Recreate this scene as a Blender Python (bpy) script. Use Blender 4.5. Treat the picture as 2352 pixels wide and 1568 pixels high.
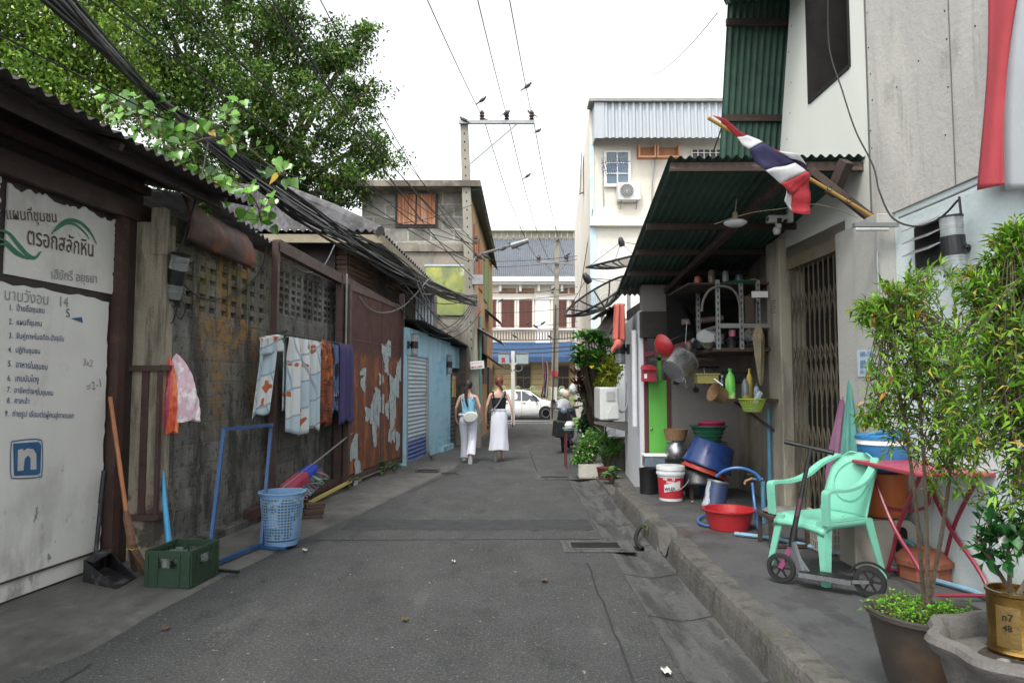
import bpy, bmesh, math, random
import numpy as np
from mathutils import Vector, Matrix, Euler
R = math.radians
sc = bpy.context.scene
col = sc.collection
for o_ in list(bpy.data.objects): bpy.data.objects.remove(o_)
random.seed(7); RNG = np.random.default_rng(7)

CAMH = 1.55; FPX = 1600.0; TH = math.atan(101/1600)
cam = bpy.data.cameras.new('camera'); camo = bpy.data.objects.new('camera', cam); col.objects.link(camo)
camo.location = (0, 0, CAMH); camo.rotation_euler = (R(90)+TH, 0, 0)
cam.sensor_width = 36; cam.lens = 36*FPX/2352; cam.clip_end = 600; cam.clip_start = .05
sc.camera = camo
w = bpy.data.worlds.new('World'); sc.world = w; w.use_nodes = True
wn = w.node_tree; wn.nodes.clear()
SUN_EL, SUN_AZ = R(58), R(205)      # azimuth measured clockwise from +Y
sky = wn.nodes.new('ShaderNodeTexSky'); sky.sky_type = 'NISHITA'; sky.sun_disc = False
sky.sun_elevation = SUN_EL; sky.sun_rotation = SUN_AZ
sky.air_density = 1.0; sky.dust_density = 2.5; sky.ozone_density = 1.0
hs = wn.nodes.new('ShaderNodeHueSaturation'); hs.inputs['Saturation'].default_value = .12
bg = wn.nodes.new('ShaderNodeBackground'); bg.inputs['Strength'].default_value = .15
wo = wn.nodes.new('ShaderNodeOutputWorld')
wn.links.new(sky.outputs[0], hs.inputs['Color']); wn.links.new(hs.outputs[0], bg.inputs[0]); wn.links.new(bg.outputs[0], wo.inputs[0])
sl = bpy.data.lights.new('sun', 'SUN'); sl.energy = 0.8; sl.angle = R(14); sl.color = (1, .94, .85)
so = bpy.data.objects.new('sun', sl); col.objects.link(so)
sd = Vector((math.sin(SUN_AZ)*math.cos(SUN_EL), math.cos(SUN_AZ)*math.cos(SUN_EL), math.sin(SUN_EL)))
so.rotation_euler = sd.to_track_quat('Z', 'Y').to_euler(); so.location = (0, 0, 30)
sc.view_settings.view_transform = 'Standard'; sc.view_settings.look = 'None'
sc.view_settings.exposure = 1.45; sc.view_settings.gamma = 1

CT, ST = math.cos(TH), math.sin(TH)
def ray(px, py):
    a, b = (px-1176)/FPX, (784-py)/FPX
    return Vector((a, CT-b*ST, ST+b*CT))
def P(px, py, Y):
    d = ray(px, py); t = Y/d.y
    return Vector((d.x*t, Y, CAMH+d.z*t))
def G(px, py, z=0.0):
    d = ray(px, py); t = (z-CAMH)/d.z
    return Vector((d.x*t, d.y*t, z))
ML = .1125; MR = -.0225
def W(px, py, X0, m=ML):               # point on the street wall plane x = X0 + m*y
    d = ray(px, py); t = X0/(d.x-m*d.y)
    return Vector((d.x*t, d.y*t, CAMH+d.z*t))
def gz(y):                             # the lane falls a little towards the main road
    return -0.3*min(max((y-15)/20, 0), 1)

MATS = {}
ROOT = {}
def tag(o, label=None, cat=None, group=None, kind=None):
    if label: o['label'] = label
    if cat: o['category'] = cat
    if group: o['group'] = group
    if kind: o['kind'] = kind
    return o
def thing(name, label, cat, loc=(0, 0, 0), rz=0, group=None):
    o = bpy.data.objects.new(name, None); col.objects.link(o)
    o.empty_display_size = .1
    o.location = loc; o.rotation_euler = (0, 0, rz)
    ROOT[o.name] = Matrix.LocRotScale(Vector(loc), Euler((0, 0, rz)), Vector((1, 1, 1)))
    return tag(o, label, cat, group)
def copy_tree(o, parent=None):
    c = o.copy(); col.objects.link(c)
    if parent: c.parent = parent
    for ch in list(o.children): copy_tree(ch, c)
    return c
def relabel(o, label=None, loc=None, rz=None, group=None):
    if label: o['label'] = label
    if loc is not None: o.location = loc
    if rz is not None: o.rotation_euler = (0, 0, rz)
    if group: o['group'] = group
    return o

class MB:
    def __init__(s): s.v = []; s.f = []; s.m = []; s.sm = []
    def add(s, vs, fs, mi=0, smooth=False):
        b = len(s.v); s.v += [tuple(v) for v in vs]
        for f in fs: s.f.append(tuple(i+b for i in f)); s.m.append(mi); s.sm.append(smooth)
        return s
    def hexa(s, p, mi=0):               # p: 4 bottom (ccw) + 4 top
        return s.add(p, [(3, 2, 1, 0), (4, 5, 6, 7), (0, 1, 5, 4), (1, 2, 6, 5), (2, 3, 7, 6), (3, 0, 4, 7)], mi)
    def box(s, c, d, rz=0, mi=0, rot=None):
        x, y, z = d[0]/2, d[1]/2, d[2]/2
        q = [(-x, -y, -z), (x, -y, -z), (x, y, -z), (-x, y, -z), (-x, -y, z), (x, -y, z), (x, y, z), (-x, y, z)]
        M = rot.to_matrix() if rot is not None else Euler((0, 0, rz)).to_matrix()
        return s.hexa([Vector(c)+M@Vector(a) for a in q], mi)
    def bb(s, x0, x1, y0, y1, z0, z1, mi=0):
        return s.hexa([(x0, y0, z0), (x1, y0, z0), (x1, y1, z0), (x0, y1, z0), (x0, y0, z1), (x1, y0, z1), (x1, y1, z1), (x0, y1, z1)], mi)
    def bar(s, a, b, wd, hg=None, mi=0, up=(0, 0, 1)):   # rectangular bar a->b
        a, b = Vector(a), Vector(b); hg = hg or wd; d = (b-a).normalized(); u = Vector(up)
        if abs(d.dot(u)) > .98: u = Vector((0, 1, 0))
        r = d.cross(u).normalized(); u = r.cross(d).normalized(); r *= wd/2; u *= hg/2
        return s.hexa([a-r-u, a+r-u, b+r-u, b-r-u, a-r+u, a+r+u, b+r+u, b-r+u], mi)
    def tube(s, pts, rad, n=8, mi=0, cap=True, flat=1.0, smooth=True):
        pts = [Vector(p) for p in pts]; k = len(pts)
        rs = rad if isinstance(rad, (list, tuple)) else [rad]*k
        vs = []; prev = None
        for i, p in enumerate(pts):
            d = (pts[min(i+1, k-1)]-pts[max(i-1, 0)])
            d = d.normalized() if d.length > 1e-9 else Vector((0, 0, 1))
            if prev is None:
                u = Vector((0, 0, 1)) if abs(d.z) < .9 else Vector((1, 0, 0))
            else: u = prev
            u = (u-d*u.dot(d)).normalized(); prev = u; r = d.cross(u)
            for j in range(n):
                a = 2*math.pi*j/n
                vs.append(p+u*math.cos(a)*rs[i]*flat+r*math.sin(a)*rs[i])
        fs = [(i*n+j, i*n+(j+1) % n, (i+1)*n+(j+1) % n, (i+1)*n+j) for i in range(k-1) for j in range(n)]
        s.add(vs, fs, mi, smooth)
        if cap:
            b = len(s.v)-len(vs)
            s.f.append(tuple(b+j for j in range(n))[::-1]); s.m.append(mi); s.sm.append(False)
            s.f.append(tuple(b+(k-1)*n+j for j in range(n))); s.m.append(mi); s.sm.append(False)
        return s
    def lathe(s, prof, c=(0, 0, 0), n=24, mi=0, M=None, smooth=True, ell=(1, 1), wob=None):
        vs = []; c = Vector(c)
        for (r, z) in prof:
            for j in range(n):
                a = 2*math.pi*j/n
                rr = r*(1+(wob(a, z) if wob else 0))
                v = Vector((rr*math.cos(a)*ell[0], rr*math.sin(a)*ell[1], z))
                vs.append(c+(M@v if M is not None else v))
        k = len(prof)
        fs = [(i*n+j, i*n+(j+1) % n, (i+1)*n+(j+1) % n, (i+1)*n+j) for i in range(k-1) for j in range(n)]
        s.add(vs, fs, mi, smooth)
        b = len(s.v)-len(vs)
        if prof[0] == prof[-1]: return s
        if prof[0][0] > 1e-4: s.f.append(tuple(b+j for j in range(n))[::-1]); s.m.append(mi); s.sm.append(False)
        if prof[-1][0] > 1e-4: s.f.append(tuple(b+(k-1)*n+j for j in range(n))); s.m.append(mi); s.sm.append(False)
        return s
    def grid(s, fn, nu, nv, mi=0, smooth=True):
        vs = [fn(i/nu, j/nv) for j in range(nv+1) for i in range(nu+1)]
        fs = [(j*(nu+1)+i, j*(nu+1)+i+1, (j+1)*(nu+1)+i+1, (j+1)*(nu+1)+i) for j in range(nv) for i in range(nu)]
        return s.add(vs, fs, mi, smooth)
    def prism(s, pts, d, mi=0):         # planar polygon extruded by vector d
        pts = [Vector(p) for p in pts]; d = Vector(d); n = len(pts)
        vs = pts+[p+d for p in pts]
        fs = [tuple(range(n))[::-1], tuple(range(n, 2*n))]+[(i, (i+1) % n, n+(i+1) % n, n+i) for i in range(n)]
        return s.add(vs, fs, mi)
    def ball(s, c, r, mi=0, n=12, sc3=(1, 1, 1)):
        prof = [(math.sin(math.pi*i/n), -math.cos(math.pi*i/n)) for i in range(n+1)]
        M = Matrix.Diagonal(Vector((r*sc3[0], r*sc3[1], r*sc3[2])))
        return s.lathe(prof, c, n+4, mi, M)
    def corr(s, p00, p10, p11, p01, waves, amp=.012, th=.004, mi=0, sub=1, per=6, square=False):
        # corrugated sheet: waves run across p00->p10, ridges along p00->p01
        p00, p10, p11, p01 = map(Vector, (p00, p10, p11, p01))
        nrm = (p10-p00).cross(p01-p00).normalized(); nu = int(waves*per)
        def wv(u):
            t = math.sin(2*math.pi*waves*u)
            if square: t = max(-1, min(1, t*2.2))
            return t*amp
        for off in (0, th):
            s.grid(lambda u, v: (p00.lerp(p10, u)).lerp(p01.lerp(p11, u), v)+nrm*(wv(u)+off), nu, sub, mi)
        return s
    def build(s, name, mat, parent=None, label=None, cat=None, group=None, kind=None, bev=0, world=True, solid=0, recalc=True):
        me = bpy.data.meshes.new(name)
        v = s.v
        if parent is not None and world and parent.name in ROOT:
            inv = ROOT[parent.name].inverted(); v = [tuple(inv@Vector(a)) for a in v]
        me.from_pydata(v, [], s.f); me.polygons.foreach_set('material_index', s.m); me.polygons.foreach_set('use_smooth', s.sm)
        for m_ in (mat if isinstance(mat, (list, tuple)) else [mat]): me.materials.append(m_)
        if recalc:
            bm = bmesh.new(); bm.from_mesh(me); bmesh.ops.recalc_face_normals(bm, faces=bm.faces); bm.to_mesh(me); bm.free()
        if any(s.sm): me.set_sharp_from_angle(angle=R(42))
        o = bpy.data.objects.new(name, me); col.objects.link(o)
        if parent is not None:
            o.parent = parent
            if world: ROOT[o.name] = ROOT.get(parent.name, Matrix.Identity(4))
        if bev:
            b = o.modifiers.new('bevel', 'BEVEL'); b.width = bev; b.segments = 2; b.limit_method = 'ANGLE'; b.angle_limit = R(40)
        if solid:
            b = o.modifiers.new('solid', 'SOLIDIFY'); b.thickness = solid
        return tag(o, label, cat, group, kind)
def wb(mb, X0, m, y0, y1, n0, n1, z0, z1, mi=0):    # box lying along a street wall
    f = lambda y, n, z: (X0+m*y+n, y, z)
    return mb.hexa([f(y0, n0, z0), f(y0, n1, z0), f(y1, n1, z0), f(y1, n0, z0), f(y0, n0, z1), f(y0, n1, z1), f(y1, n1, z1), f(y1, n0, z1)], mi)

def lin(h):
    h = h.lstrip('#'); o = []
    for i in (0, 2, 4):
        c = int(h[i:i+2], 16)/255; o.append(c/12.92 if c <= .04045 else ((c+.055)/1.055)**2.4)
    return (*o, 1)
def mat(name, c, rough=.7, metal=0, var=.15, vs=4, bump=.15, bs=40, stains=(), coord='Position', spec=.5, brick=None,
        trans=0, attr=None, coat=0, bd=.01, stretch=None, alpha=1, leaf=0, vs2=None):
    m_ = bpy.data.materials.new(name); m_.use_nodes = True; nt = m_.node_tree; N = nt.nodes; L = nt.links
    N.clear(); out = N.new('ShaderNodeOutputMaterial'); b = N.new('ShaderNodeBsdfPrincipled'); L.new(b.outputs[0], out.inputs[0])
    if coord == 'Position': g = N.new('ShaderNodeNewGeometry'); CO = g.outputs['Position']
    else: g = N.new('ShaderNodeTexCoord'); CO = g.outputs['Object']
    def mp(scale):
        q = N.new('ShaderNodeVectorMath'); q.operation = 'MULTIPLY'; L.new(CO, q.inputs[0])
        q.inputs[1].default_value = scale if isinstance(scale, (tuple, list)) else (scale,)*3
        return q.outputs[0]
    def noise(scale, det=4, ro=.6):
        n_ = N.new('ShaderNodeTexNoise'); L.new(mp(scale), n_.inputs['Vector']); n_.inputs['Scale'].default_value = 1
        n_.inputs['Detail'].default_value = det; n_.inputs['Roughness'].default_value = ro; return n_.outputs['Fac']
    def mrange(x, a, b_, c_=0, d=1):
        r_ = N.new('ShaderNodeMapRange'); L.new(x, r_.inputs[0]); r_.inputs[1].default_value = a; r_.inputs[2].default_value = b_
        r_.inputs[3].default_value = c_; r_.inputs[4].default_value = d; return r_.outputs[0]
    def mul(a, b_):
        q = N.new('ShaderNodeMath'); q.operation = 'MULTIPLY'; L.new(a, q.inputs[0])
        if isinstance(b_, float): q.inputs[1].default_value = b_
        else: L.new(b_, q.inputs[1])
        return q.outputs[0]
    def mix(f, a, b_, mode='MIX'):
        q = N.new('ShaderNodeMix'); q.data_type = 'RGBA'; q.blend_type = mode
        L.new(f, q.inputs[0]) if not isinstance(f, float) else setattr(q.inputs[0], 'default_value', f)
        for i, x in ((6, a), (7, b_)):
            if isinstance(x, tuple): q.inputs[i].default_value = x
            else: L.new(x, q.inputs[i])
        return q.outputs[2]
    c = lin(c) if isinstance(c, str) else c
    ly = .3*c[0]+.6*c[1]+.1*c[2]; c = tuple(x*.87+ly*.13 for x in c[:3])+(1,)
    lo = tuple(max(0, x*(1-var)) for x in c[:3])+(1,); hi = tuple(min(1, x*(1+var)) for x in c[:3])+(1,)
    n1 = noise(stretch if stretch else vs)
    cc = mix(mrange(n1, .3, .7), lo, hi)
    if attr:
        a = N.new('ShaderNodeAttribute'); a.attribute_name = attr; cc = mix(1.0, cc, a.outputs['Color'], 'MULTIPLY') if attr != 'col' else a.outputs['Color']
    H = None
    if brick:                            # (plane, block length, block height, mortar, mortar colour)
        pl, bl, bh, mo, mc = brick[:5]
        sp = N.new('ShaderNodeSeparateXYZ'); L.new(CO, sp.inputs[0]); cb = N.new('ShaderNodeCombineXYZ')
        L.new(sp.outputs[0 if pl[0] == 'x' else 1], cb.inputs[0]); L.new(sp.outputs[2], cb.inputs[1])
        # uneven joints
        nz = N.new('ShaderNodeTexNoise'); L.new(CO, nz.inputs['Vector']); nz.inputs['Scale'].default_value = 5
        ad = N.new('ShaderNodeVectorMath'); ad.operation = 'MULTIPLY_ADD'; L.new(nz.outputs['Color'], ad.inputs[0]); ad.inputs[1].default_value = (bd*2,)*3; L.new(cb.outputs[0], ad.inputs[2])
        br = N.new('ShaderNodeTexBrick'); L.new(ad.outputs[0], br.inputs['Vector']); br.inputs['Scale'].default_value = 1
        br.inputs['Brick Width'].default_value = bl; br.inputs['Row Height'].default_value = bh; br.inputs['Mortar Size'].default_value = mo
        br.inputs['Mortar Smooth'].default_value = .3
        br.inputs['Color1'].default_value = (.72, .72, .72, 1); br.inputs['Color2'].default_value = (1.15, 1.15, 1.15, 1); br.inputs['Mortar'].default_value = (1, 1, 1, 1)
        cc = mix(1.0, cc, br.outputs['Color'], 'MULTIPLY'); cc = mix(mul(br.outputs['Fac'], mrange(noise(3), .35, .6)), cc, lin(mc)); H = br.outputs['Fac']
    for st in stains:
        f = mrange(noise(st.get('s', 2), st.get('det', 6), st.get('ro', .65)), st.get('lo', .5), st.get('hi', .6), 0, 1)
        if 'break' in st: f = mul(f, mrange(noise(st['break'], 4), .4, .6))
        for (ax, a, b_) in st.get('mask', ()):
            sp = N.new('ShaderNodeSeparateXYZ'); L.new(CO, sp.inputs[0]); f = mul(f, mrange(sp.outputs['xyz'.index(ax)], a, b_))
        f = mul(f, float(st.get('k', .8))); cc = mix(f, cc, lin(st['c']))
    L.new(cc, b.inputs['Base Color'])
    rr = mrange(noise(vs*2.3 if not isinstance(vs, tuple) else 5), .3, .7, max(0, rough-.1), min(1, rough+.1)); L.new(rr, b.inputs['Roughness'])
    b.inputs['Metallic'].default_value = metal; b.inputs['Specular IOR Level'].default_value = spec
    if coat: b.inputs['Coat Weight'].default_value = coat; b.inputs['Coat Roughness'].default_value = .1
    if trans: b.inputs['Transmission Weight'].default_value = trans
    if alpha < 1: b.inputs['Alpha'].default_value = alpha
    if bump:
        bu = N.new('ShaderNodeBump'); bu.inputs['Strength'].default_value = 1; bu.inputs['Distance'].default_value = bump*.02
        L.new(noise(bs, 5, .65), bu.inputs['Height']); nrm = bu.outputs[0]
        if H is not None:
            b2 = N.new('ShaderNodeBump'); b2.invert = True; b2.inputs['Strength'].default_value = 1; b2.inputs['Distance'].default_value = .008
            L.new(H, b2.inputs['Height']); L.new(nrm, b2.inputs['Normal']); nrm = b2.outputs[0]
        L.new(nrm, b.inputs['Normal'])
    if leaf:
        tr = N.new('ShaderNodeBsdfTranslucent'); L.new(cc, tr.inputs[0]); ms = N.new('ShaderNodeMixShader'); ms.inputs[0].default_value = leaf
        L.new(b.outputs[0], ms.inputs[1]); L.new(tr.outputs[0], ms.inputs[2]); L.new(ms.outputs[0], out.inputs[0])
    MATS[name] = m_; return m_

def lettering(txt, a, b, mt, parent, up=Vector((0, 0, 1)), lift=.003, nrm=None, shear=0, name='lettering', fat=0.0, hk=1.0, bold=0):
    """flat letters whose baseline runs from a to b"""
    a, b = Vector(a), Vector(b)
    cu = bpy.data.curves.new('txt', 'FONT'); cu.body = txt; cu.size = 1; cu.extrude = 0; cu.offset = fat; cu.resolution_u = 3; cu.shear = shear
    ob = bpy.data.objects.new('txt', cu); col.objects.link(ob)
    dg = bpy.context.evaluated_depsgraph_get(); me = bpy.data.meshes.new_from_object(ob.evaluated_get(dg))
    bpy.data.objects.remove(ob)
    n = len(me.vertices)
    if n == 0: return None
    co = np.empty(n*3); me.vertices.foreach_get('co', co); co = co.reshape(-1, 3)
    x0, x1 = co[:, 0].min(), co[:, 0].max(); k = (b-a).length/max(x1-x0, 1e-6)
    d = (b-a).normalized(); u = (up-d*up.dot(d)).normalized(); nn = d.cross(u) if nrm is None else Vector(nrm)
    inv = ROOT[parent.name].inverted() if parent.name in ROOT else Matrix.Identity(4)
    for i, v in enumerate(me.vertices):
        v.co = inv@(a+d*(co[i, 0]-x0)*k+u*co[i, 1]*k*hk+nn*lift)
    me.materials.clear(); me.materials.append(mt)
    me.name = name; o = bpy.data.objects.new(name, me); col.objects.link(o); o.parent = parent
    ROOT[o.name] = ROOT.get(parent.name, Matrix.Identity(4))
    return o
def stroke(mb, pts, wd, nrm, lift=.003):    # painted ribbon through pts lying on a wall; wd may be a list
    pts = [Vector(p)+Vector(nrm)*lift for p in pts]; n = len(pts); ws = wd if isinstance(wd, list) else [wd]*n; vs = []
    for i, p in enumerate(pts):
        d = (pts[min(i+1, n-1)]-pts[max(i-1, 0)]).normalized(); s_ = Vector(nrm).cross(d).normalized()*ws[i]/2; vs += [p-s_, p+s_]
    return mb.add(vs, [(2*i, 2*i+2, 2*i+3, 2*i+1) for i in range(n-1)])
def smooth_path(pts, k=6):
    pts = [Vector(p) for p in pts]; out = []
    for i in range(len(pts)-1):
        p0, p1, p2, p3 = pts[max(i-1, 0)], pts[i], pts[i+1], pts[min(i+2, len(pts)-1)]
        for j in range(k):
            t = j/k; out.append(.5*((2*p1)+(p2-p0)*t+(2*p0-5*p1+4*p2-p3)*t*t+(3*p1-p0-3*p2+p3)*t*t*t))
    out.append(pts[-1]); return out
def sag(a, b, s, n=16):
    a, b = Vector(a), Vector(b)
    return [a.lerp(b, i/n)-Vector((0, 0, s*4*(i/n)*(1-i/n))) for i in range(n+1)]

def leaf_mesh(name, pos, dirs, nor, ln, wd, cols, mt, parent=None, bend=.15, **kw):
    """numpy arrays; each leaf = pointed blade folded along its midrib (two quads)"""
    n = len(pos); pos = np.asarray(pos, float); d = np.asarray(dirs, float); nr = np.asarray(nor, float)
    d /= np.linalg.norm(d, axis=1, keepdims=True)+1e-9
    s_ = np.cross(d, nr); s_ /= np.linalg.norm(s_, axis=1, keepdims=True)+1e-9; nr = np.cross(s_, d)
    ln = np.broadcast_to(ln, n)[:, None]; wd = np.broadcast_to(wd, n)[:, None]
    base = pos; mid = pos+d*ln*.5+nr*ln*bend*.5; tip = pos+d*ln-nr*ln*bend*.3
    l_ = pos+d*ln*.42+s_*wd*.5+nr*ln*(bend*.5+.06); r_ = pos+d*ln*.42-s_*wd*.5+nr*ln*(bend*.5+.06)
    V = np.stack([base, l_, mid, tip, r_], 1).reshape(-1, 3)
    if parent is not None and parent.name in ROOT:
        inv = np.array(ROOT[parent.name].inverted()); V = V@inv[:3, :3].T+inv[:3, 3]
    k = np.arange(n)*5
    F = np.stack([k, k+1, k+2, k+4, k+1, k+3, k+4, k+2], 1)
    F = np.stack([k, k+1, k+2, k+4, k+4, k+2, k+1, k+3], 1)
    q1 = np.stack([k, k+1, k+3, k+2], 1); q2 = np.stack([k, k+2, k+3, k+4], 1)
    F = np.concatenate([q1, q2]).reshape(-1)
    me = bpy.data.meshes.new(name); me.vertices.add(len(V)); me.vertices.foreach_set('co', V.reshape(-1))
    nf = 2*n; me.loops.add(nf*4); me.loops.foreach_set('vertex_index', F.astype(np.int32))
    me.polygons.add(nf); me.polygons.foreach_set('loop_start', np.arange(nf)*4); me.polygons.foreach_set('loop_total', np.full(nf, 4))
    me.polygons.foreach_set('use_smooth', np.ones(nf, bool))
    me.update(); me.validate()
    ca = me.color_attributes.new('col', 'FLOAT_COLOR', 'POINT')
    C4 = np.ones((n, 5, 4)); C4[:, :, :3] = np.asarray(cols)[:, None, :]; ca.data.foreach_set('color', C4.reshape(-1))
    me.materials.append(mt); o = bpy.data.objects.new(name, me); col.objects.link(o)
    if parent is not None:
        o.parent = parent; ROOT[o.name] = ROOT.get(parent.name, Matrix.Identity(4))
    return tag(o, **kw)
def rnd_unit(n):
    v = RNG.normal(size=(n, 3)); return v/np.linalg.norm(v, axis=1, keepdims=True)
def leafcols(n, c0, c1, c2=None, p2=.0, mul=.25):
    a, b = np.array(lin(c0)[:3]), np.array(lin(c1)[:3]); t = RNG.random((n, 1)); c = a+(b-a)*t
    if c2:
        k = RNG.random(n) < p2; c[k] = np.array(lin(c2)[:3])
    return c*(1+mul*(RNG.random((n, 1))-.5)*2)
# ================================================================ MATERIALS OF THE SETTING
asph = mat('asphalt', '#444646', .78, 0, .2, 1.3, 1.6, 75, [dict(c='#5e605f', s=(1.6, .45, 1), lo=.48, hi=.7, k=.5), dict(c='#3c3d3e', s=(1.3, .5, 1), lo=.55, hi=.66, k=.55), dict(c='#2a2b2c', s=(3.2, 1.4, 3), lo=.58, hi=.64, k=.5), dict(c='#7c7d7b', s=(2.4, .7, 2), lo=.6, hi=.75, k=.5), dict(c='#8b8b88', s=60, lo=.55, hi=.64, k=.4, det=2), dict(c='#1a1b1c', s=38, lo=.56, hi=.63, k=.5, det=3), dict(c='#b0aea6', s=22, lo=.70, hi=.72, k=.8, det=2)])
asph2 = mat('asphalt_patch', '#333537', .78, 0, .2, 3, 1.0, 70, [dict(c='#6a6a6c', s=110, lo=.6, hi=.7, k=.6, det=2), dict(c='#2c2d2f', s=45, lo=.6, hi=.66, k=.6, det=2)])
conc = mat('old_concrete', '#5c5b57', .8, 0, .2, 2.5, .6, 50, [dict(c='#3a3a38', s=(1.6, .9, 1.6), lo=.5, hi=.62, k=.75), dict(c='#73726d', s=5, lo=.58, hi=.7, k=.6), dict(c='#2b2b29', s=25, lo=.63, hi=.68, k=.5)])
conc2 = mat('kerb_concrete', '#55534e', .85, 0, .2, 3, .8, 45, [dict(c='#2e2f2b', s=(9, 9, 3), lo=.5, hi=.62, k=.6), dict(c='#77746c', s=9, lo=.6, hi=.7, k=.5), dict(c='#3f4a2c', s=4, lo=.6, hi=.7, k=.5)])
conc3 = mat('dark_pavement_screed', '#474849', .75, 0, .2, 1.8, .5, 50, [dict(c='#2c2c2c', s=(2.2, 1.2, 2), lo=.52, hi=.6, k=.6), dict(c='#74736f', s=(1.3, .8, 1), lo=.58, hi=.75, k=.6), dict(c='#3a2a22', s=4, lo=.45, hi=.6, k=.8, mask=[('y', 6.3, 6.6), ('y', 7.2, 7.0), ('x', 2.1, 1.9)])])
gutm = mat('gutter_concrete', '#525351', .55, 0, .15, 3, 1.0, 50, [dict(c='#303130', s=(9, 1.1, 5), lo=.47, hi=.58, k=.75), dict(c='#2c2c2a', s=14, lo=.6, hi=.66, k=.6), dict(c='#7c7c7a', s=8, lo=.62, hi=.7, k=.6)])
jointm = mat('joint_tar', '#26272a', .9, 0, .1)
gatew = mat('gate_white_paint', '#d4d4ce', .45, 0, .05, 2, .12, 30, [dict(c='#8f8e86', s=(1.5, 1.5, .9), lo=.52, hi=.75, k=.55), dict(c='#5c4a38', s=(9, 9, 5), lo=.63, hi=.68, k=.7, mask=[('z', .9, .0)]), dict(c='#4b4b48', s=(14, 14, 7), lo=.64, hi=.68, k=.7, mask=[('z', 1.5, .6)]), dict(c='#8b5a34', s=(30, 30, 2.2), lo=.66, hi=.72, k=.7, mask=[('z', .8, .2)]), dict(c='#716d62', s=(3, 3, 2), lo=.5, hi=.62, k=.7, mask=[('z', .55, .1)])])
steel_br = mat('brown_steel', '#46302a', .55, 0, .2, 3, .2, 40, [dict(c='#6d4630', s=8, lo=.6, hi=.68, k=.6), dict(c='#241c1a', s=(3, 3, 6), lo=.55, hi=.65, k=.5)])
steel_dk = mat('dark_brown_steel', '#2f2321', .6, 0, .2, 3, .2, 40)
colm = mat('pillar_concrete', '#9a917d', .85, 0, .15, 3, .6, 60, [dict(c='#4a463c', s=(6, 6, .7), lo=.5, hi=.62, k=.75), dict(c='#b4ad98', s=(8, 8, 1.5), lo=.58, hi=.66, k=.7), dict(c='#35332e', s=3, lo=.5, hi=.6, k=.85, mask=[('z', 1.1, .6)])])
BLK = ('yz', .40, .20, .012, '#77746a')
blockw = mat('mossy_block_wall', '#787770', .92, 0, .25, 3, 1.5, 55, [
    dict(c='#2c2c2a', s=(3, 3, .8), lo=.46, hi=.6, k=.8), dict(c='#8c8a80', s=(9, 9, 3), lo=.57, hi=.66, k=.6), dict(c='#1f1f1c', s=14, lo=.55, hi=.62, k=.6),
    dict(c='#a87a24', s=(2.6, 2.6, 1.3), lo=.5, hi=.57, k=.85, **{'break': 16}, mask=[('y', 6.65, 6.95), ('y', 8.15, 7.9), ('z', 1.0, 1.6)]), dict(c='#c08a2a', s=30, lo=.56, hi=.62, k=.6, mask=[('y', 6.8, 7.0), ('y', 7.7, 7.4), ('z', 1.3, 1.8)]),
    dict(c='#66662f', s=5, lo=.45, hi=.6, k=.7, mask=[('z', 2.2, 2.6), ('y', 9, 8)])], brick=BLK, bd=.012)
blockg = mat('grey_block_front', '#8e8d84', .9, 0, .15, 3, 1.0, 45, [dict(c='#5f5e57', s=(2, 2, 1), lo=.5, hi=.65, k=.7), dict(c='#aeaca0', s=4, lo=.6, hi=.7, k=.5)], brick=('xz', .62, .34, .03, '#b9b6aa'), bd=.02)
plast = mat('stained_plaster', '#8b8478', .9, 0, .15, 1.5, .5, 30, [dict(c='#4c463e', s=(1.2, 1.2, .6), lo=.47, hi=.6, k=.8), dict(c='#a99f8c', s=3, lo=.6, hi=.7, k=.5)])
rustd = mat('rusty_sheet', '#6b3a22', .75, .1, .25, (2.5, 2.5, 1.2), .4, 50, [dict(c='#a4602f', s=(5, 5, 2), lo=.5, hi=.62, k=.7), dict(c='#39221a', s=(3, 3, 1), lo=.52, hi=.64, k=.7), dict(c='#c58a55', s=(20, 20, 5), lo=.62, hi=.68, k=.5), dict(c='#492a25', s=1, lo=.2, hi=.3, k=.95, mask=[('z', 1.98, 2.08)])])
doorbr = mat('brown_painted_sheet', '#4d2a24', .5, 0, .12, (2, 2, .7), .12, 30, [dict(c='#623830', s=(4, 4, .6), lo=.5, hi=.7, k=.6)])
zinc = mat('old_corrugated_cement', '#5e5d60', .85, 0, .2, 3, .5, 40, [dict(c='#3b3a3a', s=(2, 2, 2), lo=.47, hi=.6, k=.8), dict(c='#7b7a78', s=6, lo=.6, hi=.7, k=.6)])
darkz = mat('dark_iron_sheet', '#2b2725', .7, .2, .25, 4, .3, 30, [dict(c='#4b372c', s=3, lo=.55, hi=.65, k=.6)])
woodm = mat('weathered_boards', '#69513f', .8, 0, .2, (9, 9, 14), .4, 40, [dict(c='#3b2e26', s=(1.5, 1.5, 9), lo=.5, hi=.62, k=.7)])
creamw = mat('cream_board', '#8b8169', .7, 0, .15, 3, .3, 30, [dict(c='#6b614c', s=4, lo=.55, hi=.65, k=.6)])
darkin = mat('dark_interior', '#0d0c0b', .9, 0, .1, 3, 0)  # near-black colour carries the shade of rooms, recesses and openings
orshut = mat('orange_shutter_wood', '#a8683f', .75, 0, .2, (12, 12, .8), .3, 30, [dict(c='#c8a58a', s=(10, 10, .7), lo=.48, hi=.6, k=.75), dict(c='#5b4435', s=(14, 14, 1), lo=.58, hi=.66, k=.6)])
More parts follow.
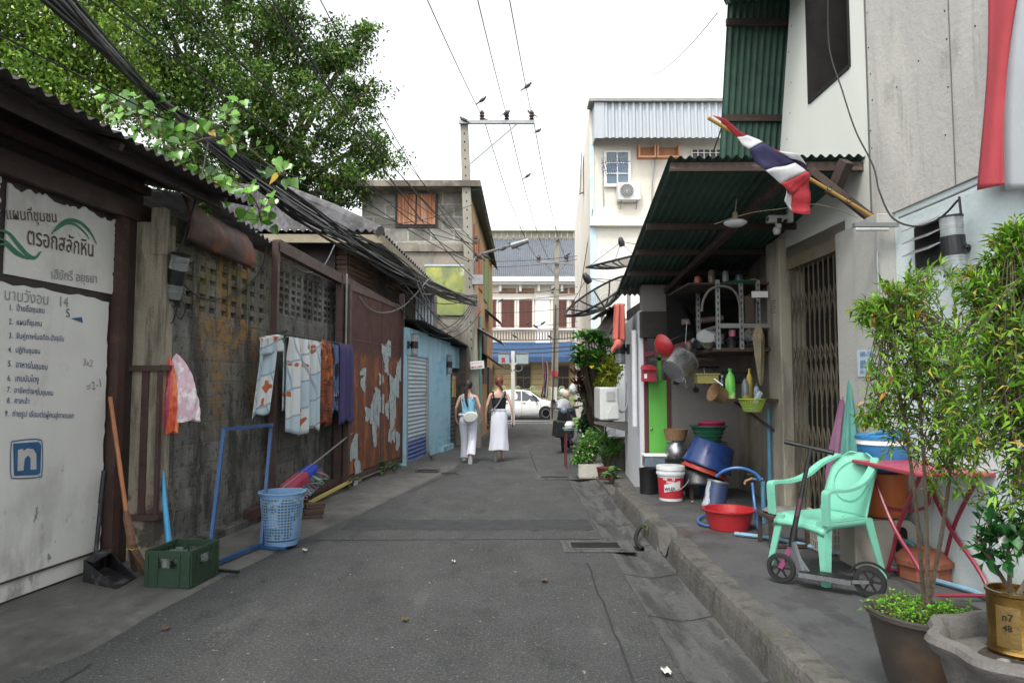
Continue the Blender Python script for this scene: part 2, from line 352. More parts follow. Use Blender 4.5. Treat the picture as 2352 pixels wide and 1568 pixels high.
bluew = mat('light_blue_wall', '#8fbfd4', .7, 0, .08, 2, .3, 30, [dict(c='#4f9dc8', s=(1, .9, 4), lo=.5, hi=.62, k=.7, mask=[('y', 15.2, 16.5)]), dict(c='#6a7476', s=(3, 3, 1), lo=.52, hi=.66, k=.6, mask=[('z', 1.5, 2.6)]), dict(c='#63685f', s=4, lo=.5, hi=.62, k=.7, mask=[('z', .5, .1)])])
shutm = mat('shutter_slats', '#a9bdca', .4, .3, .08, (1, .5, 4), .05, 30, [dict(c='#5e7080', s=(4, .5, 9), lo=.55, hi=.68, k=.5), dict(c='#234a94', s=1, lo=.2, hi=.3, k=.97, mask=[('z', .56, .42)])])
shutb = mat('grey_shutter', '#5f625f', .5, .3, .1, 4, .1, 30)
silver = mat('silver_sheet', '#a8b4bc', .35, .4, .15, 3, .1, 20)
cream2 = mat('ochre_street_wall', '#b99a70', .85, 0, .12, 1.5, .4, 25, [dict(c='#7a6852', s=(2, 1, .5), lo=.5, hi=.65, k=.6), dict(c='#cf8d55', s=(1, .35, .6), lo=.5, hi=.6, k=.6)])
greenw = mat('pale_green_paint', '#8d9a6a', .8, 0, .1)
muralm = mat('mural_field_paint', '#8f9a4a', .6, 0, .2, 1.2, .1, 20, [dict(c='#6c7a5a', s=1.3, lo=.5, hi=.62, k=.8), dict(c='#b9b659', s=(2.2, 2.2, 1.2), lo=.52, hi=.62, k=.8), dict(c='#dfe3dc', s=(1.1, 1, .8), lo=.6, hi=.68, k=.8), dict(c='#4d5c58', s=(3, 1, 3), lo=.6, hi=.66, k=.6)])
# right-hand side
lbwall = mat('pale_blue_paint', '#c3d2d2', .7, 0, .04, 2, .25, 25, [dict(c='#8ea3a3', s=(1, 1, .7), lo=.55, hi=.75, k=.45), dict(c='#7e7c72', s=(3, 3, 1.2), lo=.5, hi=.66, k=.6, mask=[('z', .8, .25)])])
greyclad = mat('grey_cement_board', '#a8a7a2', .8, 0, .07, 1.2, .3, 25, [dict(c='#bab8b0', s=(1.5, 3, .7), lo=.48, hi=.65, k=.6), dict(c='#76746c', s=(3, 6, .5), lo=.56, hi=.7, k=.6), dict(c='#6b6a64', s=(1, 2.5, 1.5), lo=.6, hi=.72, k=.5)])
whclad = mat('white_panel', '#d0d3ca', .5, 0, .03, 1, .05, 20)
pilm = mat('grey_painted_pillar', '#a3a39d', .6, 0, .06, 2, .2, 30, [dict(c='#7b7973', s=(4, 4, .8), lo=.58, hi=.7, k=.6)])
pil2 = mat('yellowed_pillar', '#9c9684', .8, 0, .1, 2, .4, 40, [dict(c='#5d584c', s=(5, 5, .8), lo=.52, hi=.66, k=.7), dict(c='#7a2f2c', s=9, lo=.62, hi=.66, k=.5, mask=[('z', 1.6, 1.1)])])
grcor = mat('green_corrugated', '#365a4c', .55, .1, .12, 3, .08, 20, [dict(c='#1f352f', s=(1, 2, 1), lo=.5, hi=.65, k=.6)])
purl = mat('dark_timber', '#3d2e28', .8, 0, .25, (4, 12, 12), .3, 30, [dict(c='#6b5a50', s=(3, 14, 14), lo=.58, hi=.66, k=.6)])
grill = mat('folding_gate_paint', '#635c4b', .5, .2, .15, 4, .1, 30, [dict(c='#5a4a38', s=7, lo=.58, hi=.66, k=.7)])
kitw = mat('kitchen_wall_plaster', '#7c7568', .85, 0, .1, 2, .4, 30, [dict(c='#55483a', s=(3, 3, .5), lo=.5, hi=.64, k=.7), dict(c='#aaa596', s=3, lo=.6, hi=.7, k=.5), dict(c='#4a4037', s=6, lo=.5, hi=.62, k=.7, mask=[('z', .9, .4)])])
kitb = mat('grey_back_wall', '#787570', .8, 0, .06, 2, .15, 30)
whwall = mat('white_wall', '#c4c8cb', .7, 0, .05, 1.5, .15, 25, [dict(c='#9da1a3', s=(1, 1, .6), lo=.55, hi=.72, k=.5)])
grdoor = mat('bright_green_door', '#4fae2c', .5, 0, .06, 2, .1, 20)
maroon = mat('maroon_paint', '#5a2129', .5, 0, .1, 3, .1, 20)
lightwall = mat('bright_white_render', '#dcd6c8', .8, 0, .06, 1, .2, 20, [dict(c='#a8977c', s=(3, 3, .5), lo=.58, hi=.7, k=.5), dict(c='#bfb29a', s=(1, 1, .7), lo=.5, hi=.7, k=.4)])
whcor = mat('white_corrugated', '#a4acb2', .45, .1, .05, (6, 6, .5), .05, 20, [dict(c='#a89a78', s=(5, 5, .4), lo=.62, hi=.7, k=.6)])
facw = mat('cream_facade', '#d9cfbd', .8, 0, .06, 1, .2, 15, [dict(c='#a89f90', s=(1, 1, .4), lo=.55, hi=.7, k=.4)])
facb = mat('ochre_ground_floor', '#b59d6c', .8, 0, .08, 1, .2, 15)
whitep = mat('white_trim', '#e2e2de', .7, 0, .04, 1, .1, 15)
shutr = mat('brown_louvred_shutter', '#78453a', .6, 0, .12, 3, .1, 15)
roofg = mat('grey_tile_roof', '#717880', .7, 0, .12, 2, .2, 15)
cornm = mat('greenish_cornice', '#c6c7b6', .8, 0, .12, 2, .2, 15)
blueaw = mat('blue_awning_cloth', '#264870', .7, 0, .12, 2, .1, 15)
fencg = mat('pale_green_fence', '#9aab78', .5, 0, .1, 4, 0)
glassd = mat('window_glass', '#5d7484', .12, 0, .1, 2, 0)
glassb = mat('dark_pane', '#2a2420', .3, 0, .1, 2, 0)
polem = mat('utility_pole_concrete', '#8d897c', .85, 0, .1, 2, .3, 30, [dict(c='#514d45', s=(5, 5, .5), lo=.5, hi=.64, k=.7, mask=[('z', 5, 3)])])
galv = mat('galvanised', '#8d9190', .4, .6, .1, 6, .05, 30)
blackp = mat('black_plastic', '#17181a', .45, 0, .1, 6, .05, 30)
blackr = mat('cable_rubber', '#202122', .6, 0, .15, 6, .0, 30)
cblgrey = mat('cable_grey', '#77787a', .6, 0, .15, 6, .0, 30)

# ================================================================ GROUND
def nz(x, y, s=1.0):
    return (math.sin(x*7.1*s+1.3)*math.cos(y*5.3*s+.7)+.5*math.sin(x*17*s+y*13*s)+.3*math.sin(y*31*s-x*23*s))/1.8
b = MB()
ys = [-30, 15, 20, 25, 30, 35, 60, 400]; xs = [-300, -8, 8, 300]
b.add([(x, y, gz(y)-.14) for y in ys for x in xs], [(j*4+i, j*4+i+1, (j+1)*4+i+1, (j+1)*4+i) for j in range(7) for i in range(3)])
b.build('ground', conc, kind='structure')
def lane_z(x, y):
    z = gz(y)+.002*nz(x, y, .6)
    if x > .9 and y < 12.6: z -= .045*max(0, 1-abs(x-1.15)/.25)
    return z
b = MB()
lx = [-7, -4, -3]+[-2.4+.3*i for i in range(12)]+[.92, .98, 1.06, 1.15, 1.25, 1.35, 1.5, 2.2, 3.5]; ly = [-5+.25*i for i in range(156)]
b.add([(x, y, lane_z(x, y)) for y in ly for x in lx], [(j*len(lx)+i, j*len(lx)+i+1, (j+1)*len(lx)+i+1, (j+1)*len(lx)+i) for j in range(len(ly)-1) for i in range(len(lx)-1)], 0, True)
b.build('lane', asph, kind='structure')
b = MB()                                    # gutter skin along the kerb
gy = [-3+.12*i for i in range(130)]
def gut(i, j, y): return
rows = []
for y in gy:
    e = .92+.006*nz(0, y, .7)
    for x in (e, .98, 1.06, 1.15, 1.25, 1.38): rows.append((x, y, lane_z(x, y)+.005+.002*nz(x, y, 3)))
b.add(rows, [(j*6+i, j*6+i+1, (j+1)*6+i+1, (j+1)*6+i) for j in range(len(gy)-1) for i in range(5)], 0, True)
b.build('gutter', gutm, kind='structure')
b = MB()
b.add([(-60, 33.5, -.29), (60, 33.5, -.29), (60, 42.2, -.29), (-60, 42.2, -.29)], [(0, 1, 2, 3)]); b.build('main_road', asph2, kind='structure')
b = MB(); b.bb(-60, 60, 42.2, 44.0, -.44, -.18); b.build('far_pavement', conc, kind='structure')
b = MB(); b.bb(-60, 60, 36.1, 36.22, -.3, -.284); b.bb(-60, 60, 34.2, 34.28, -.3, -.284); b.build('road_marking', whitep, kind='structure')
# repair trench, left apron, joints
b = MB(); n = 60; top = []; bot = []
for i in range(n+1):
    u = i/n; x = -1.84+u*2.72
    top.append((x, 8.14+.05*nz(x, 0, 2)+.035*random.random(), .009)); bot.append((x, 7.62-.045*random.random()+.05*nz(x, 4, 2), .009))
b.add(bot+top, [(i, i+1, n+2+i, n+1+i) for i in range(n)])
b.add([(p[0], p[1], p[2]) for p in bot]+[(p[0], p[1]-.01, -.002) for p in bot], [(i, i+1, n+2+i, n+1+i) for i in range(n)])
b.build('road_patch', asph2, kind='structure')
b = MB()
edge = [(-2.8, 0), (-2.75, 3.5), (-2.5, 4.1), (-2.4, 5.4), (-2.12, 7.3), (-1.85, 8.5), (-1.47, 11), (-1.11, 13), (-.92, 16), (-.88, 19.5), (-.8, 26), (-.75, 33)]
def edgex(y):
    for (x0, y0), (x1, y1) in zip(edge, edge[1:]):
        if y <= y1: return x0+(x1-x0)*(y-y0)/(y1-y0)
    return edge[-1][0]
ay = [0+.12*i for i in range(275)]; rows = []
for y in ay:
    e = edgex(y)+.025*nz(.3, y, 1.2); z = gz(y)
    wl = -3.9+ML*y if y < 19 else -1.6
    for k, (x, zz) in enumerate(((e+.02, -.01), (e, .014), (e-.05, .024), (e*.6+wl*.4, .03), (wl-.5, .05))): rows.append((x, y, z+zz+.004*nz(x, y, 1.5)))
b.add(rows, [(j*5+i, j*5+i+1, (j+1)*5+i+1, (j+1)*5+i) for j in range(len(ay)-1) for i in range(4)], 0, True)
b.build('apron', conc, kind='structure')
b = MB()
def crack(pts, wd): stroke(b, [Vector((x+.012*nz(x, y, 3), y, lane_z(x, y)+.0035)) for x, y in [tuple(p) for p in pts]], wd, (0, 0, 1), 0)
def seg(x0, y0, x1, y1, n=30): return [(x0+(x1-x0)*i/n+random.uniform(-.006, .006), y0+(y1-y0)*i/n+random.uniform(-.006, .006)) for i in range(n+1)]
for a in ((-2.0, 7.1, .95, 7.16), (-1.25, 12.6, .9, 12.6), (.62, 2.2, .66, 6.2), (.45, 12.7, .42, 17), (-.95, 17.2, .6, 17.2), (-1.5, 10.2, -.95, 13), (-1.0, 22, 1.4, 22), (-.8, 27, 1.6, 27), (-2.4, 2.0, -2.35, 4.0)):
    crack(seg(*a), .016)
b.build('road_joints', jointm, kind='structure')
# raised pavement on the right with a worn kerb
b = MB(); kb = MB(); py_ = [-1+.08*i for i in range(131)]; rows = []; kro = []
for y in py_:
    k = 1.42+.008*nz(.2, y, 1.5)+(.02 if 5.9 < y < 6.3 else 0); drop = 0; ins = 0
    if 6.3 < y < 6.62: drop = .13; ins = .06
    if 7.3 < y < 7.42: drop = .04
    kz = .2+.004*nz(4, y, 3)-drop*.9
    for x, z in ((k-.07, -.06), (k-.06+.006*nz(2, y, 5), .06), (k-.045+.006*nz(3, y, 6), .15-drop), (k-.03+.006*nz(1, y, 7), kz-.012), (k-.005, kz), (k+.12, kz+.002), (k+.135, kz-.004)): kro.append((x+(ins if z > .05 else 0), y, z))
    for x, z in ((k+.13, .196-drop*.8), (k+.22, .198), (2.2, .202), (2.8, .2), (3.4, .2)): rows.append((x, y, z))
n = 5; b.add(rows, [(j*n+i, j*n+i+1, (j+1)*n+i+1, (j+1)*n+i) for j in range(len(py_)-1) for i in range(n-1)], 0, True)
b.add([(1.36, 9.4, -.1), (3.4, 9.4, -.1), (3.4, 9.4, .2), (1.42, 9.4, .2)], [(0, 1, 2, 3)]); b.build('pavement', conc3, kind='structure')
n = 7; kb.add(kro, [(j*n+i, j*n+i+1, (j+1)*n+i+1, (j+1)*n+i) for j in range(len(py_)-1) for i in range(n-1)], 0, False); kb.build('kerb', conc2, kind='structure')
b = MB(); b.hexa([(1.52, 9.42, -.1), (3.4, 9.42, -.1), (3.4, 13.5, -.1), (1.55, 13.5, -.1), (1.56, 9.42, .11), (3.4, 9.42, .11), (3.4, 13.5, .11), (1.6, 13.5, .11)])
b.hexa([(1.36, 9.9, -.1), (1.53, 9.9, -.1), (1.55, 12.2, -.1), (1.38, 12.2, -.1), (1.38, 9.9, .05), (1.53, 9.9, .05), (1.55, 12.2, .05), (1.40, 12.2, .05)])
b.build('far_step', conc2, kind='structure', bev=.02)
b = MB()
for k in range(12):
    y = .6+1.05*k
    for x0, x1 in ((.92, 1.06), (1.06, 1.2), (1.2, 1.36)): stroke(b, [Vector((x0, y, lane_z(x0, y)+.009)), Vector((x1, y+.01, lane_z(x1, y)+.009))], .012, (0, 0, 1), 0)
b.build('gutter_joints', jointm, kind='structure')
# drain covers
ironm = mat('grate_iron', '#2b2a29', .6, .5, .2, 10, .1, 40)
def drain(loc, wx, wy, nb, label, tilt=0, group='drain covers', slab=0):
    t = thing('drain_cover', label, 'drain cover', loc, 0, group)
    if slab: q = MB(); q.box((.02, 0, .0), (wx+slab, wy+slab*1.1, .006)); q.build('slab', gutm, t, world=False)
    f = MB(); fr = .03
    for s_ in (-1, 1): f.box((s_*(wx/2-fr/2), 0, .006), (fr, wy, .012)); f.box((0, s_*(wy/2-fr/2), .006), (wx-2*fr, fr, .012))
    f.build('frame', conc2, t, world=False)
    p = MB(); p.box((0, 0, .002), (wx-2*fr, wy-2*fr, .003)); p.build('pit', darkin, t, world=False)
    g_ = MB()
    for i in range(nb): g_.box((0, -wy/2+fr+(wy-2*fr)*(i+.5)/nb, .009), (wx-2*fr, (wy-2*fr)/nb*.45, .008))
    g_.build('grate', ironm, t, world=False)
    return t
drain((.80, 6.82, .008), .52, .30, 6, 'flat slotted drain cover in the lane beside the gutter', slab=.16)
d2 = drain((1.14, 6.82, -.03), .28, .26, 6, 'dipped slotted drain cover lying in the gutter by the kerb')
drain((.72, 11.85, .006), .5, .24, 4, 'far small drain cover left of the foam planter box', slab=.25)
drain((-1.5, 12.5, .04), .42, .26, 3, 'rusty drain cover in front of the blue rolling shutter')
drain((-1.12, 12.35, .006), .36, .2, 3, 'narrow drain slot just behind the walking women, by the lane edge')

# ================================================================ LEFT: gate, pillar, wall
XG = -4.05
g = thing('metal_gate', 'tall white sheet metal gate with brown handwriting and a numbered list in blue', 'gate', (XG+ML*4.2, 4.2, 0))
b = MB(); wb(b, XG, ML, 2.2, 6.2, -.10, -.03, .03, 3.12); b.build('backing_sheet', steel_dk, g)
def jagged(mb, X0, y0, y1, z0, z1, amp=.02, n=40, off=0):
    pts = []
    def e(a, bb_, k): return [a+(bb_-a)*i/k for i in range(k)]
    for y in e(y0, y1, n): pts.append((y, z0))
    for z in e(z0, z1, n): pts.append((y1+random.uniform(-amp, amp*.3)+.012*nz(z, 1, 2), z))
    for y in e(y1, y0, n): pts.append((y, z1+random.uniform(-amp, amp*.2)+.02*nz(y, 2, 2)))
    for z in e(z1, z0, n): pts.append((y0, z))
    mb.prism([(X0+ML*y+off, y, z) for y, z in pts], (.012, 0, 0))
b = MB(); jagged(b, XG, 4.80, 5.91, 2.325, 2.965, .022, off=-.028); b.build('upper_panel', gatew, g)
b = MB(); jagged(b, XG, 2.3, 4.74, 2.325, 2.985, .02, off=-.028); b.build('upper_panel', gatew, g)
b = MB(); jagged(b, XG, 2.3, 5.86, .06, 2.27, .012, off=-.028); b.build('lower_panel', gatew, g)
b = MB(); wb(b, XG, ML, 2.2, 5.92, -.03, .005, .19, .2); wb(b, XG, ML, 5.90, 5.99, -.03, .05, .03, 3.1); b.build('weld_seam', steel_br, g)
b = MB(); wb(b, XG, ML, 2.0, 6.3, -.06, .07, 3.0, 3.16); wb(b, XG, ML, 2.0, 6.3, -.03, .03, 3.28, 3.36); b.build('header_beam', steel_br, g)
b = MB(); wb(b, XG, ML, 6.0, 6.1, -.05, .04, 0, 3.1); b.build('gate_post', steel_dk, g)
ink = mat('brown_brush_paint', '#5b463f', .7, 0, .2, 20, 0); inkb = mat('blue_brush_paint', '#2a4a7c', .7, 0, .2, 20, 0); inkg = mat('faint_pencil', '#8d8c86', .8, 0, .2, 20, 0)
inkgr = mat('green_brush_paint', '#1d7d58', .6, 0, .25, 15, 0); logob = mat('blue_stencil_paint', '#1f5c8c', .7, 0, .15, 8, 0); logog = mat('grey_stencil_paint', '#b9b7b4', .7, 0, .08, 8, 0)
XT = XG-.014; NL = Vector((1, -ML, 0)).normalized()
def gt(txt, x0, y0, x1, y1, m_, **k): return lettering(txt, W(x0, y0, XT), W(x1, y1, XT), m_, g, nrm=NL, **k)
gt('แผนที่ชุมชน', 15, 503, 130, 511, ink, fat=.004, hk=1.15)
gt('ตรอกสลักหิน', 62, 560, 214, 590, ink, fat=.006, hk=1.35)
gt('เฮียักรี่ อยุธยา', 118, 640, 222, 650, inkg, fat=.004, hk=1.1)
gt('นานวังอน   14', 10, 688, 156, 706, inkg, fat=-.004, hk=1.1)
for i, (t_, x0, y0, x1, y1) in enumerate((('1.  ป้ายชื่อชุมชน', 22, 712, 101, 719), ('2.  แผนที่ชุมชน', 20, 744, 95, 749), ('3.  จับคู่ภาพในอดีต-ปัจจุบัน', 20, 776, 146, 783),
        ('4.  ปฏิทินชุมชน', 18, 808, 91, 812), ('5.  อาหารในชุมชน', 17, 841, 108, 849), ('6.  เกมบันไดงู', 16, 874, 88, 877), ('7.  อาชีพต่างๆในชุมชน', 15, 900, 121, 908), ('8.  ศาลเจ้า', 15, 925, 66, 927), ('9.  ถ่ายรูป เชื่อมต่อผู้คนสู่ภายนอก', 10, 955, 168, 960))):
    gt(t_, x0, y0, x1, y1, inkb, fat=.006, hk=1.15)
gt('3x2', 190, 838, 212, 842, inkg, fat=-.006); gt('=2-1', 200, 900, 232, 888, inkg, fat=-.006)
gt('S', 152, 728, 160, 728, inkb, fat=.0)
b = MB()
def gp(pts): return smooth_path([W(x, y, XT) for x, y in pts])
def taper(n, wmx): return [wmx*(.15+.85*math.sin(math.pi*min(1, (i+.5)/n)))*1 for i in range(n)]
for pts, wm in (([(-8, 528), (18, 535), (40, 560), (62, 585), (80, 592), (94, 577)], .035), ([(-8, 548), (12, 553), (32, 572), (58, 592), (76, 594)], .02), ([(-5, 562), (14, 563), (36, 582), (62, 595)], .025), ([(118, 538), (135, 518), (158, 506), (185, 512), (208, 535), (222, 562)], .03), ([(125, 532), (150, 515), (172, 516), (195, 535), (205, 550)], .018)):
    p = gp(pts); stroke(b, p, taper(len(p), wm), NL, .003)
b.build('painted_scroll', inkgr, g)
def gpoly(pts, off): return [W(x, y, XT)+NL*off for x, y in pts]
b = MB(); b.prism(gpoly([(30, 1018), (88, 1014), (94, 1022), (92, 1085), (86, 1090), (32, 1092)], .001), NL*.002)
p = gp([(26, 1014), (60, 1009), (88, 1009), (97, 1020), (96, 1086), (88, 1095), (34, 1098), (25, 1090), (24, 1050), (26, 1014)]); stroke(b, p, .008, NL, .002)
b.build('emblem', logob, g)
b = MB(); b.prism(gpoly([(163, 731), (187, 728), (190, 741)], .001), NL*.002); b.build('compass_arrow', logob, g)
b = MB()
p = [(40, 1033), (50, 1030), (53, 1035), (62, 1029), (75, 1031), (82, 1042), (82, 1077), (69, 1078), (69, 1052), (63, 1045), (55, 1053), (52, 1080), (39, 1081)]
b.prism(gpoly(p, .004), NL*.002); b.build('emblem_letter', logog, g)

# canopy over the gate
cn = thing('gate_canopy', 'dark rusty corrugated canopy sloping out over the white gate', 'canopy', (-3.2, 4.5, 3.3))
b = MB(); b.corr((-3.75-.35, 1.2, 3.55), (-3.75+.28, 6.55, 3.46), (-3.2+ML*6.55, 6.55, 3.25), (-3.2+ML*1.2, 1.2, 3.29), 46, .018, .004, per=5, sub=2); b.build('roof_sheet', darkz, cn)
for y in (2.0, 3.4, 4.8, 6.2): b = MB(); b.bar((-3.9+ML*y, y, 3.42), (-3.28+ML*y, y, 3.22), .05); b.build('rafter', steel_dk, cn)
b = MB(); wb(b, -3.45, ML, 1.4, 6.4, -.02, .03, 3.19, 3.25); b.build('edge_purlin', steel_dk, cn)

b = MB(); wb(b, XG, ML, 1.0, 6.3, -.08, -.04, 3.14, 3.62); b.build('upper_board', steel_dk, cn)
# concrete pillar with steel straps
pl = thing('concrete_pillar', 'stained concrete pillar with brown steel straps beside the white gate', 'pillar', (-3.2, 6.2, 0))
b = MB(); b.hexa([(-3.37, 6.1, 0), (-3.09, 6.1, 0), (-3.07, 6.3, 0), (-3.35, 6.3, 0), (-3.37, 6.1, 3.0), (-3.09, 6.1, 3.0), (-3.07, 6.3, 3.0), (-3.35, 6.3, 3.0)])
b.bb(-3.2, -3.075, 6.09, 6.2, 2.7, 3.13); b.build('shaft', colm, pl, bev=.012)
b = MB()
b.bb(-3.39, -3.355, 6.06, 6.10, 0, 3.05); b.bb(-3.23, -3.17, 6.085, 6.098, .45, 1.72); b.bb(-3.088, -3.06, 6.07, 6.12, .4, 1.72)
for z in (1.70, .42): b.bb(-3.39, -3.06, 6.055, 6.083, z-.025, z+.025); b.bb(-3.06, -3.04, 6.055, 6.31, z-.02, z+.03)
b.build('steel_strap', steel_br, pl)

# block wall with vent blocks
XW = -3.81
wl = thing('block_wall', 'blackened concrete block wall with orange lichen and rows of vent holes', 'wall', (XW+ML*8, 8, 0))
b = MB(); zt = 2.0
wb(b, XW, ML, 6.3, 10.9, -.14, 0, -.1, 2.22); wb(b, XW, ML, 8.15, 8.46, -.139, -.001, 2.22, 2.42); wb(b, XW, ML, 8.46, 10.9, -.14, 0, 2.22, 2.42)
wb(b, XW, ML, 6.3, 8.15, -.14, 0, 2.92, 3.1); wb(b, XW, ML, 8.46, 10.62, -.14, 0, 2.98, 3.08); wb(b, XW, ML, 8.15, 8.46, -.14, .001, 2.42, 3.1); wb(b, XW, ML, 10.62, 10.9, -.14, .02, 2.42, 3.1)
wb(b, XW, ML, 6.4, 10.3, -.02, .12, -.05, .11)
b.build('blocks', blockw, wl, bev=.006)
b = MB()
def lattice(y0, y1, z0, z1, nc, nr, tw, th):      # openings nc x nr
    cw = (y1-y0)/nc; rh = (z1-z0)/nr
    for i in range(nc+1):
        k = 1.6 if i % 2 == 0 else 1; wb(b, XW, ML, y0+i*cw-tw*k/2, y0+i*cw+tw*k/2, -.13+random.uniform(-.004, .004), -.006+random.uniform(-.004, .004), z0, z1)
    for j in range(nr+1):
        k = 1.6 if j % 2 == 0 else 1
        wb(b, XW, ML, y0, y1, -.128, -.012+random.uniform(-.005, .005), z0+j*rh-th*k/2, z0+j*rh+th*k/2)
lattice(8.46, 10.62, 2.42, 2.98, 12, 6, .05, .032)
lattice(6.3, 8.15, 2.22, 2.92, 9, 5, .07, .065)
b.build('vent_blocks', blockw, wl)
# rusted flashing folded over the wall top
fl = thing('rusty_flashing', 'folded rusty metal sheet over the wall beside the pillar', 'metal sheet', (-3.1, 6.8, 3.1))
b = MB(); b.grid(lambda u, v: Vector((-3.78+ML*(6.3+u*1.25)+.03+.10*math.sin(v*2.6)+.015*nz(u, v, 1), 6.3+u*1.25, 3.30-.12*u-v*(.42-.05*u)+.01*nz(u, v, 2))), 18, 10); b.build('rusty_flashing_sheet', mat('rust_flash', '#4b342b', .6, .2, .3, 3, .3, 30, [dict(c='#7a4026', s=3, lo=.55, hi=.65, k=.7)]), fl, solid=.006)
# shed behind the wall
sh = thing('shed', 'low shed behind the block wall with a dark corrugated roof', 'shed', (-4.6, 8, 0))
b = MB(); b.corr((-5.6, 6.6, 3.75), (-5.0, 8.4, 3.6), (-3.86+ML*8.4+.1, 8.4, 3.2), (-3.86+ML*6.6+.22, 6.6, 3.36), 14, .022, .005, per=5, sub=2); b.build('roof', zinc, sh)
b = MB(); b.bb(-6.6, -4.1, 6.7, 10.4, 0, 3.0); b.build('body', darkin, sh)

# brown steel drying frame in front of the wall
sf = thing('drying_frame', 'brown steel post and beam frame standing against the block wall', 'frame', (-3.7+ML*8.14, 8.14, 0))
XF = -3.70
b = MB(); b.bar((XF+ML*8.14, 8.14, 0), (XF+ML*8.14, 8.14, 3.24), .075, .075); b.build('post', steel_br, sf)
b = MB(); b.bar((XF+ML*10.25, 10.25, .1), (XF+ML*10.25, 10.25, 3.2), .1, .1); b.build('post', steel_br, sf)
b = MB(); b.bar((XF+ML*8.14, 8.14, 3.2), (XF+ML*13.3, 13.3, 3.0), .1, .14); b.build('top_beam', steel_br, sf)
b = MB(); b.bar((XF+ML*7.6, 7.6, .16), (XF+ML*13.3, 13.3, .16), .1, .1); b.build('bottom_rail', steel_br, sf)
b = MB(); b.bar((XF+ML*10.25+.1, 10.25, 2.05), (XF+ML*10.25+.1, 10.25, 3.2), .02, .02); b.build('conduit', galv, sf)

# rusty sheet door
XD = -3.60
rd = thing('rusty_sheet_door', 'rusty brown sheet metal double door with torn paper scraps stuck on it', 'door', (XD+ML*11.8, 11.8, 0))
for a, c_ in ((10.4, 12.0), (12.02, 13.25)):
    b = MB(); wb(b, XD, ML, a, c_, -.04, 0, .22, 2.98); b.build('door_leaf', rustd, rd)
b = MB(); wb(b, XD, ML, 10.32, 10.4, -.05, .03, .1, 3.05); wb(b, XD, ML, 13.25, 13.33, -.05, .04, .1, 3.3); wb(b, XD, ML, 10.3, 13.3, -.05, .02, .12, .2); wb(b, XD, ML, 10.3, 13.3, -.05, .02, 2.98, 3.06)
wb(b, XD, ML, 11.98, 12.04, -.02, .012, .2, 2.1); wb(b, XD, ML, 10.4, 12.8, -.01, .006, 2.24, 2.255); b.build('door_frame', steel_br, rd)
paperm = mat('torn_paper', '#a3adae', .85, 0, .15, 12, .1, 30, [dict(c='#6f8b96', s=9, lo=.5, hi=.6, k=.6), dict(c='#7b5a3c', s=25, lo=.58, hi=.62, k=.7)])
b = MB()
for (px, py, wd, hg) in ((868, 905, 9, 30), (884, 810, 8, 45), (893, 805, 9, 40), (905, 915, 12, 100), (912, 885, 12, 60), (846, 950, 9, 30), (858, 945, 8, 75), (866, 945, 9, 65), (877, 930, 10, 45), (902, 945, 10, 70), (917, 850, 8, 50), (914, 1010, 7, 40), (895, 1000, 4, 35), (834, 880, 6, 35), (835, 855, 8, 18), (860, 985, 6, 70), (888, 840, 5, 40), (815, 1030, 10, 60), (822, 1085, 9, 60), (903, 1000, 6, 28), (876, 870, 7, 24), (889, 940, 5, 40)):
    c_ = W(px, py, XD); s_ = c_.y/1600; n = 30; pts = []; wd *= .8; ph_ = random.random()*6
    for k in range(n):
        a = 2*math.pi*k/n; rr = .72+.22*math.sin(a*3+ph_)+.22*random.random()
        cx = max(-1, min(1, math.cos(a)*1.3))*rr; cz = max(-1, min(1, math.sin(a)*1.3))*rr
        pts.append((c_.x+ML*cx*wd*s_*3.2+.003, c_.y+cx*wd*s_*3.2*.5*3, c_.z+cz*hg*s_*.55))
    b.prism(pts, NL*.002)
b.build('paper_scraps', paperm, rd)

# blue shop house with rolling shutter
XS = -3.5
bh = thing('blue_shophouse', 'low light blue shop house with a blue and silver rolling shutter', 'house', (XS+ML*16, 16, 0))
b = MB(); wb(b, XS, ML, 15.02, 17.45, -.2, 0, -.05, 2.62); wb(b, XS, ML, 13.33, 15.02, -.2, 0, 2.14, 2.66); wb(b, XS, ML, 17.45, 19.0, -.2, 0, 2.0, 2.55); wb(b, XS, ML, 18.85, 19.3, -.2, 0, -.2, 2.55); wb(b, XS, ML, 13.27, 13.33, -.2, 0, 0, 2.66)
wb(b, XS, ML, 16.2, 17.4, -.02, .1, -.1, .12); b.build('wall', bluew, bh)
b = MB(); b.bb(-7, -2.2, 13.4, 19.3, -.2, 2.45); b.build('interior', darkin, bh)
b = MB()
def slat(u, v):
    y = 13.33+u*1.69; z = .05+v*2.09; return Vector((XS+ML*y-.03+.014*math.sin(v*2*math.pi*26), y, z))
b.grid(slat, 2, 26*6); b.build('rolling_shutter', shutm, bh)
b = MB(); wb(b, XS, ML, 13.33, 15.02, -.04, .015, .02, .07); wb(b, XS, ML, 13.3, 13.34, -.04, .02, .02, 2.14); wb(b, XS, ML, 15.0, 15.04, -.04, .02, .02, 2.14); b.build('shutter_frame', galv, bh)
b = MB(); b.grid(lambda u, v: Vector((XS+ML*(17.5+u*.9)-.05+.012*math.sin(v*2*math.pi*18), 17.5+u*.9, -.05+v*1.95)), 2, 18*6); b.build('side_shutter', shutb, bh)
b = MB(); wb(b, XS, ML, 18.4, 18.85, -.3, -.2, 0, 2.0); b.build('doorway', darkin, bh)
b = MB(); wb(b, XS, ML, 17.75, 18.25, -.03, -.02, 1.25, 1.8); b.build('poster', mat('poster_paper', '#b7a95c', .7, 0, .3, 7, 0, 20, [dict(c='#c46a5a', s=6, lo=.5, hi=.55, k=.9), dict(c='#e7e2cf', s=9, lo=.55, hi=.6, k=.8)]), bh)
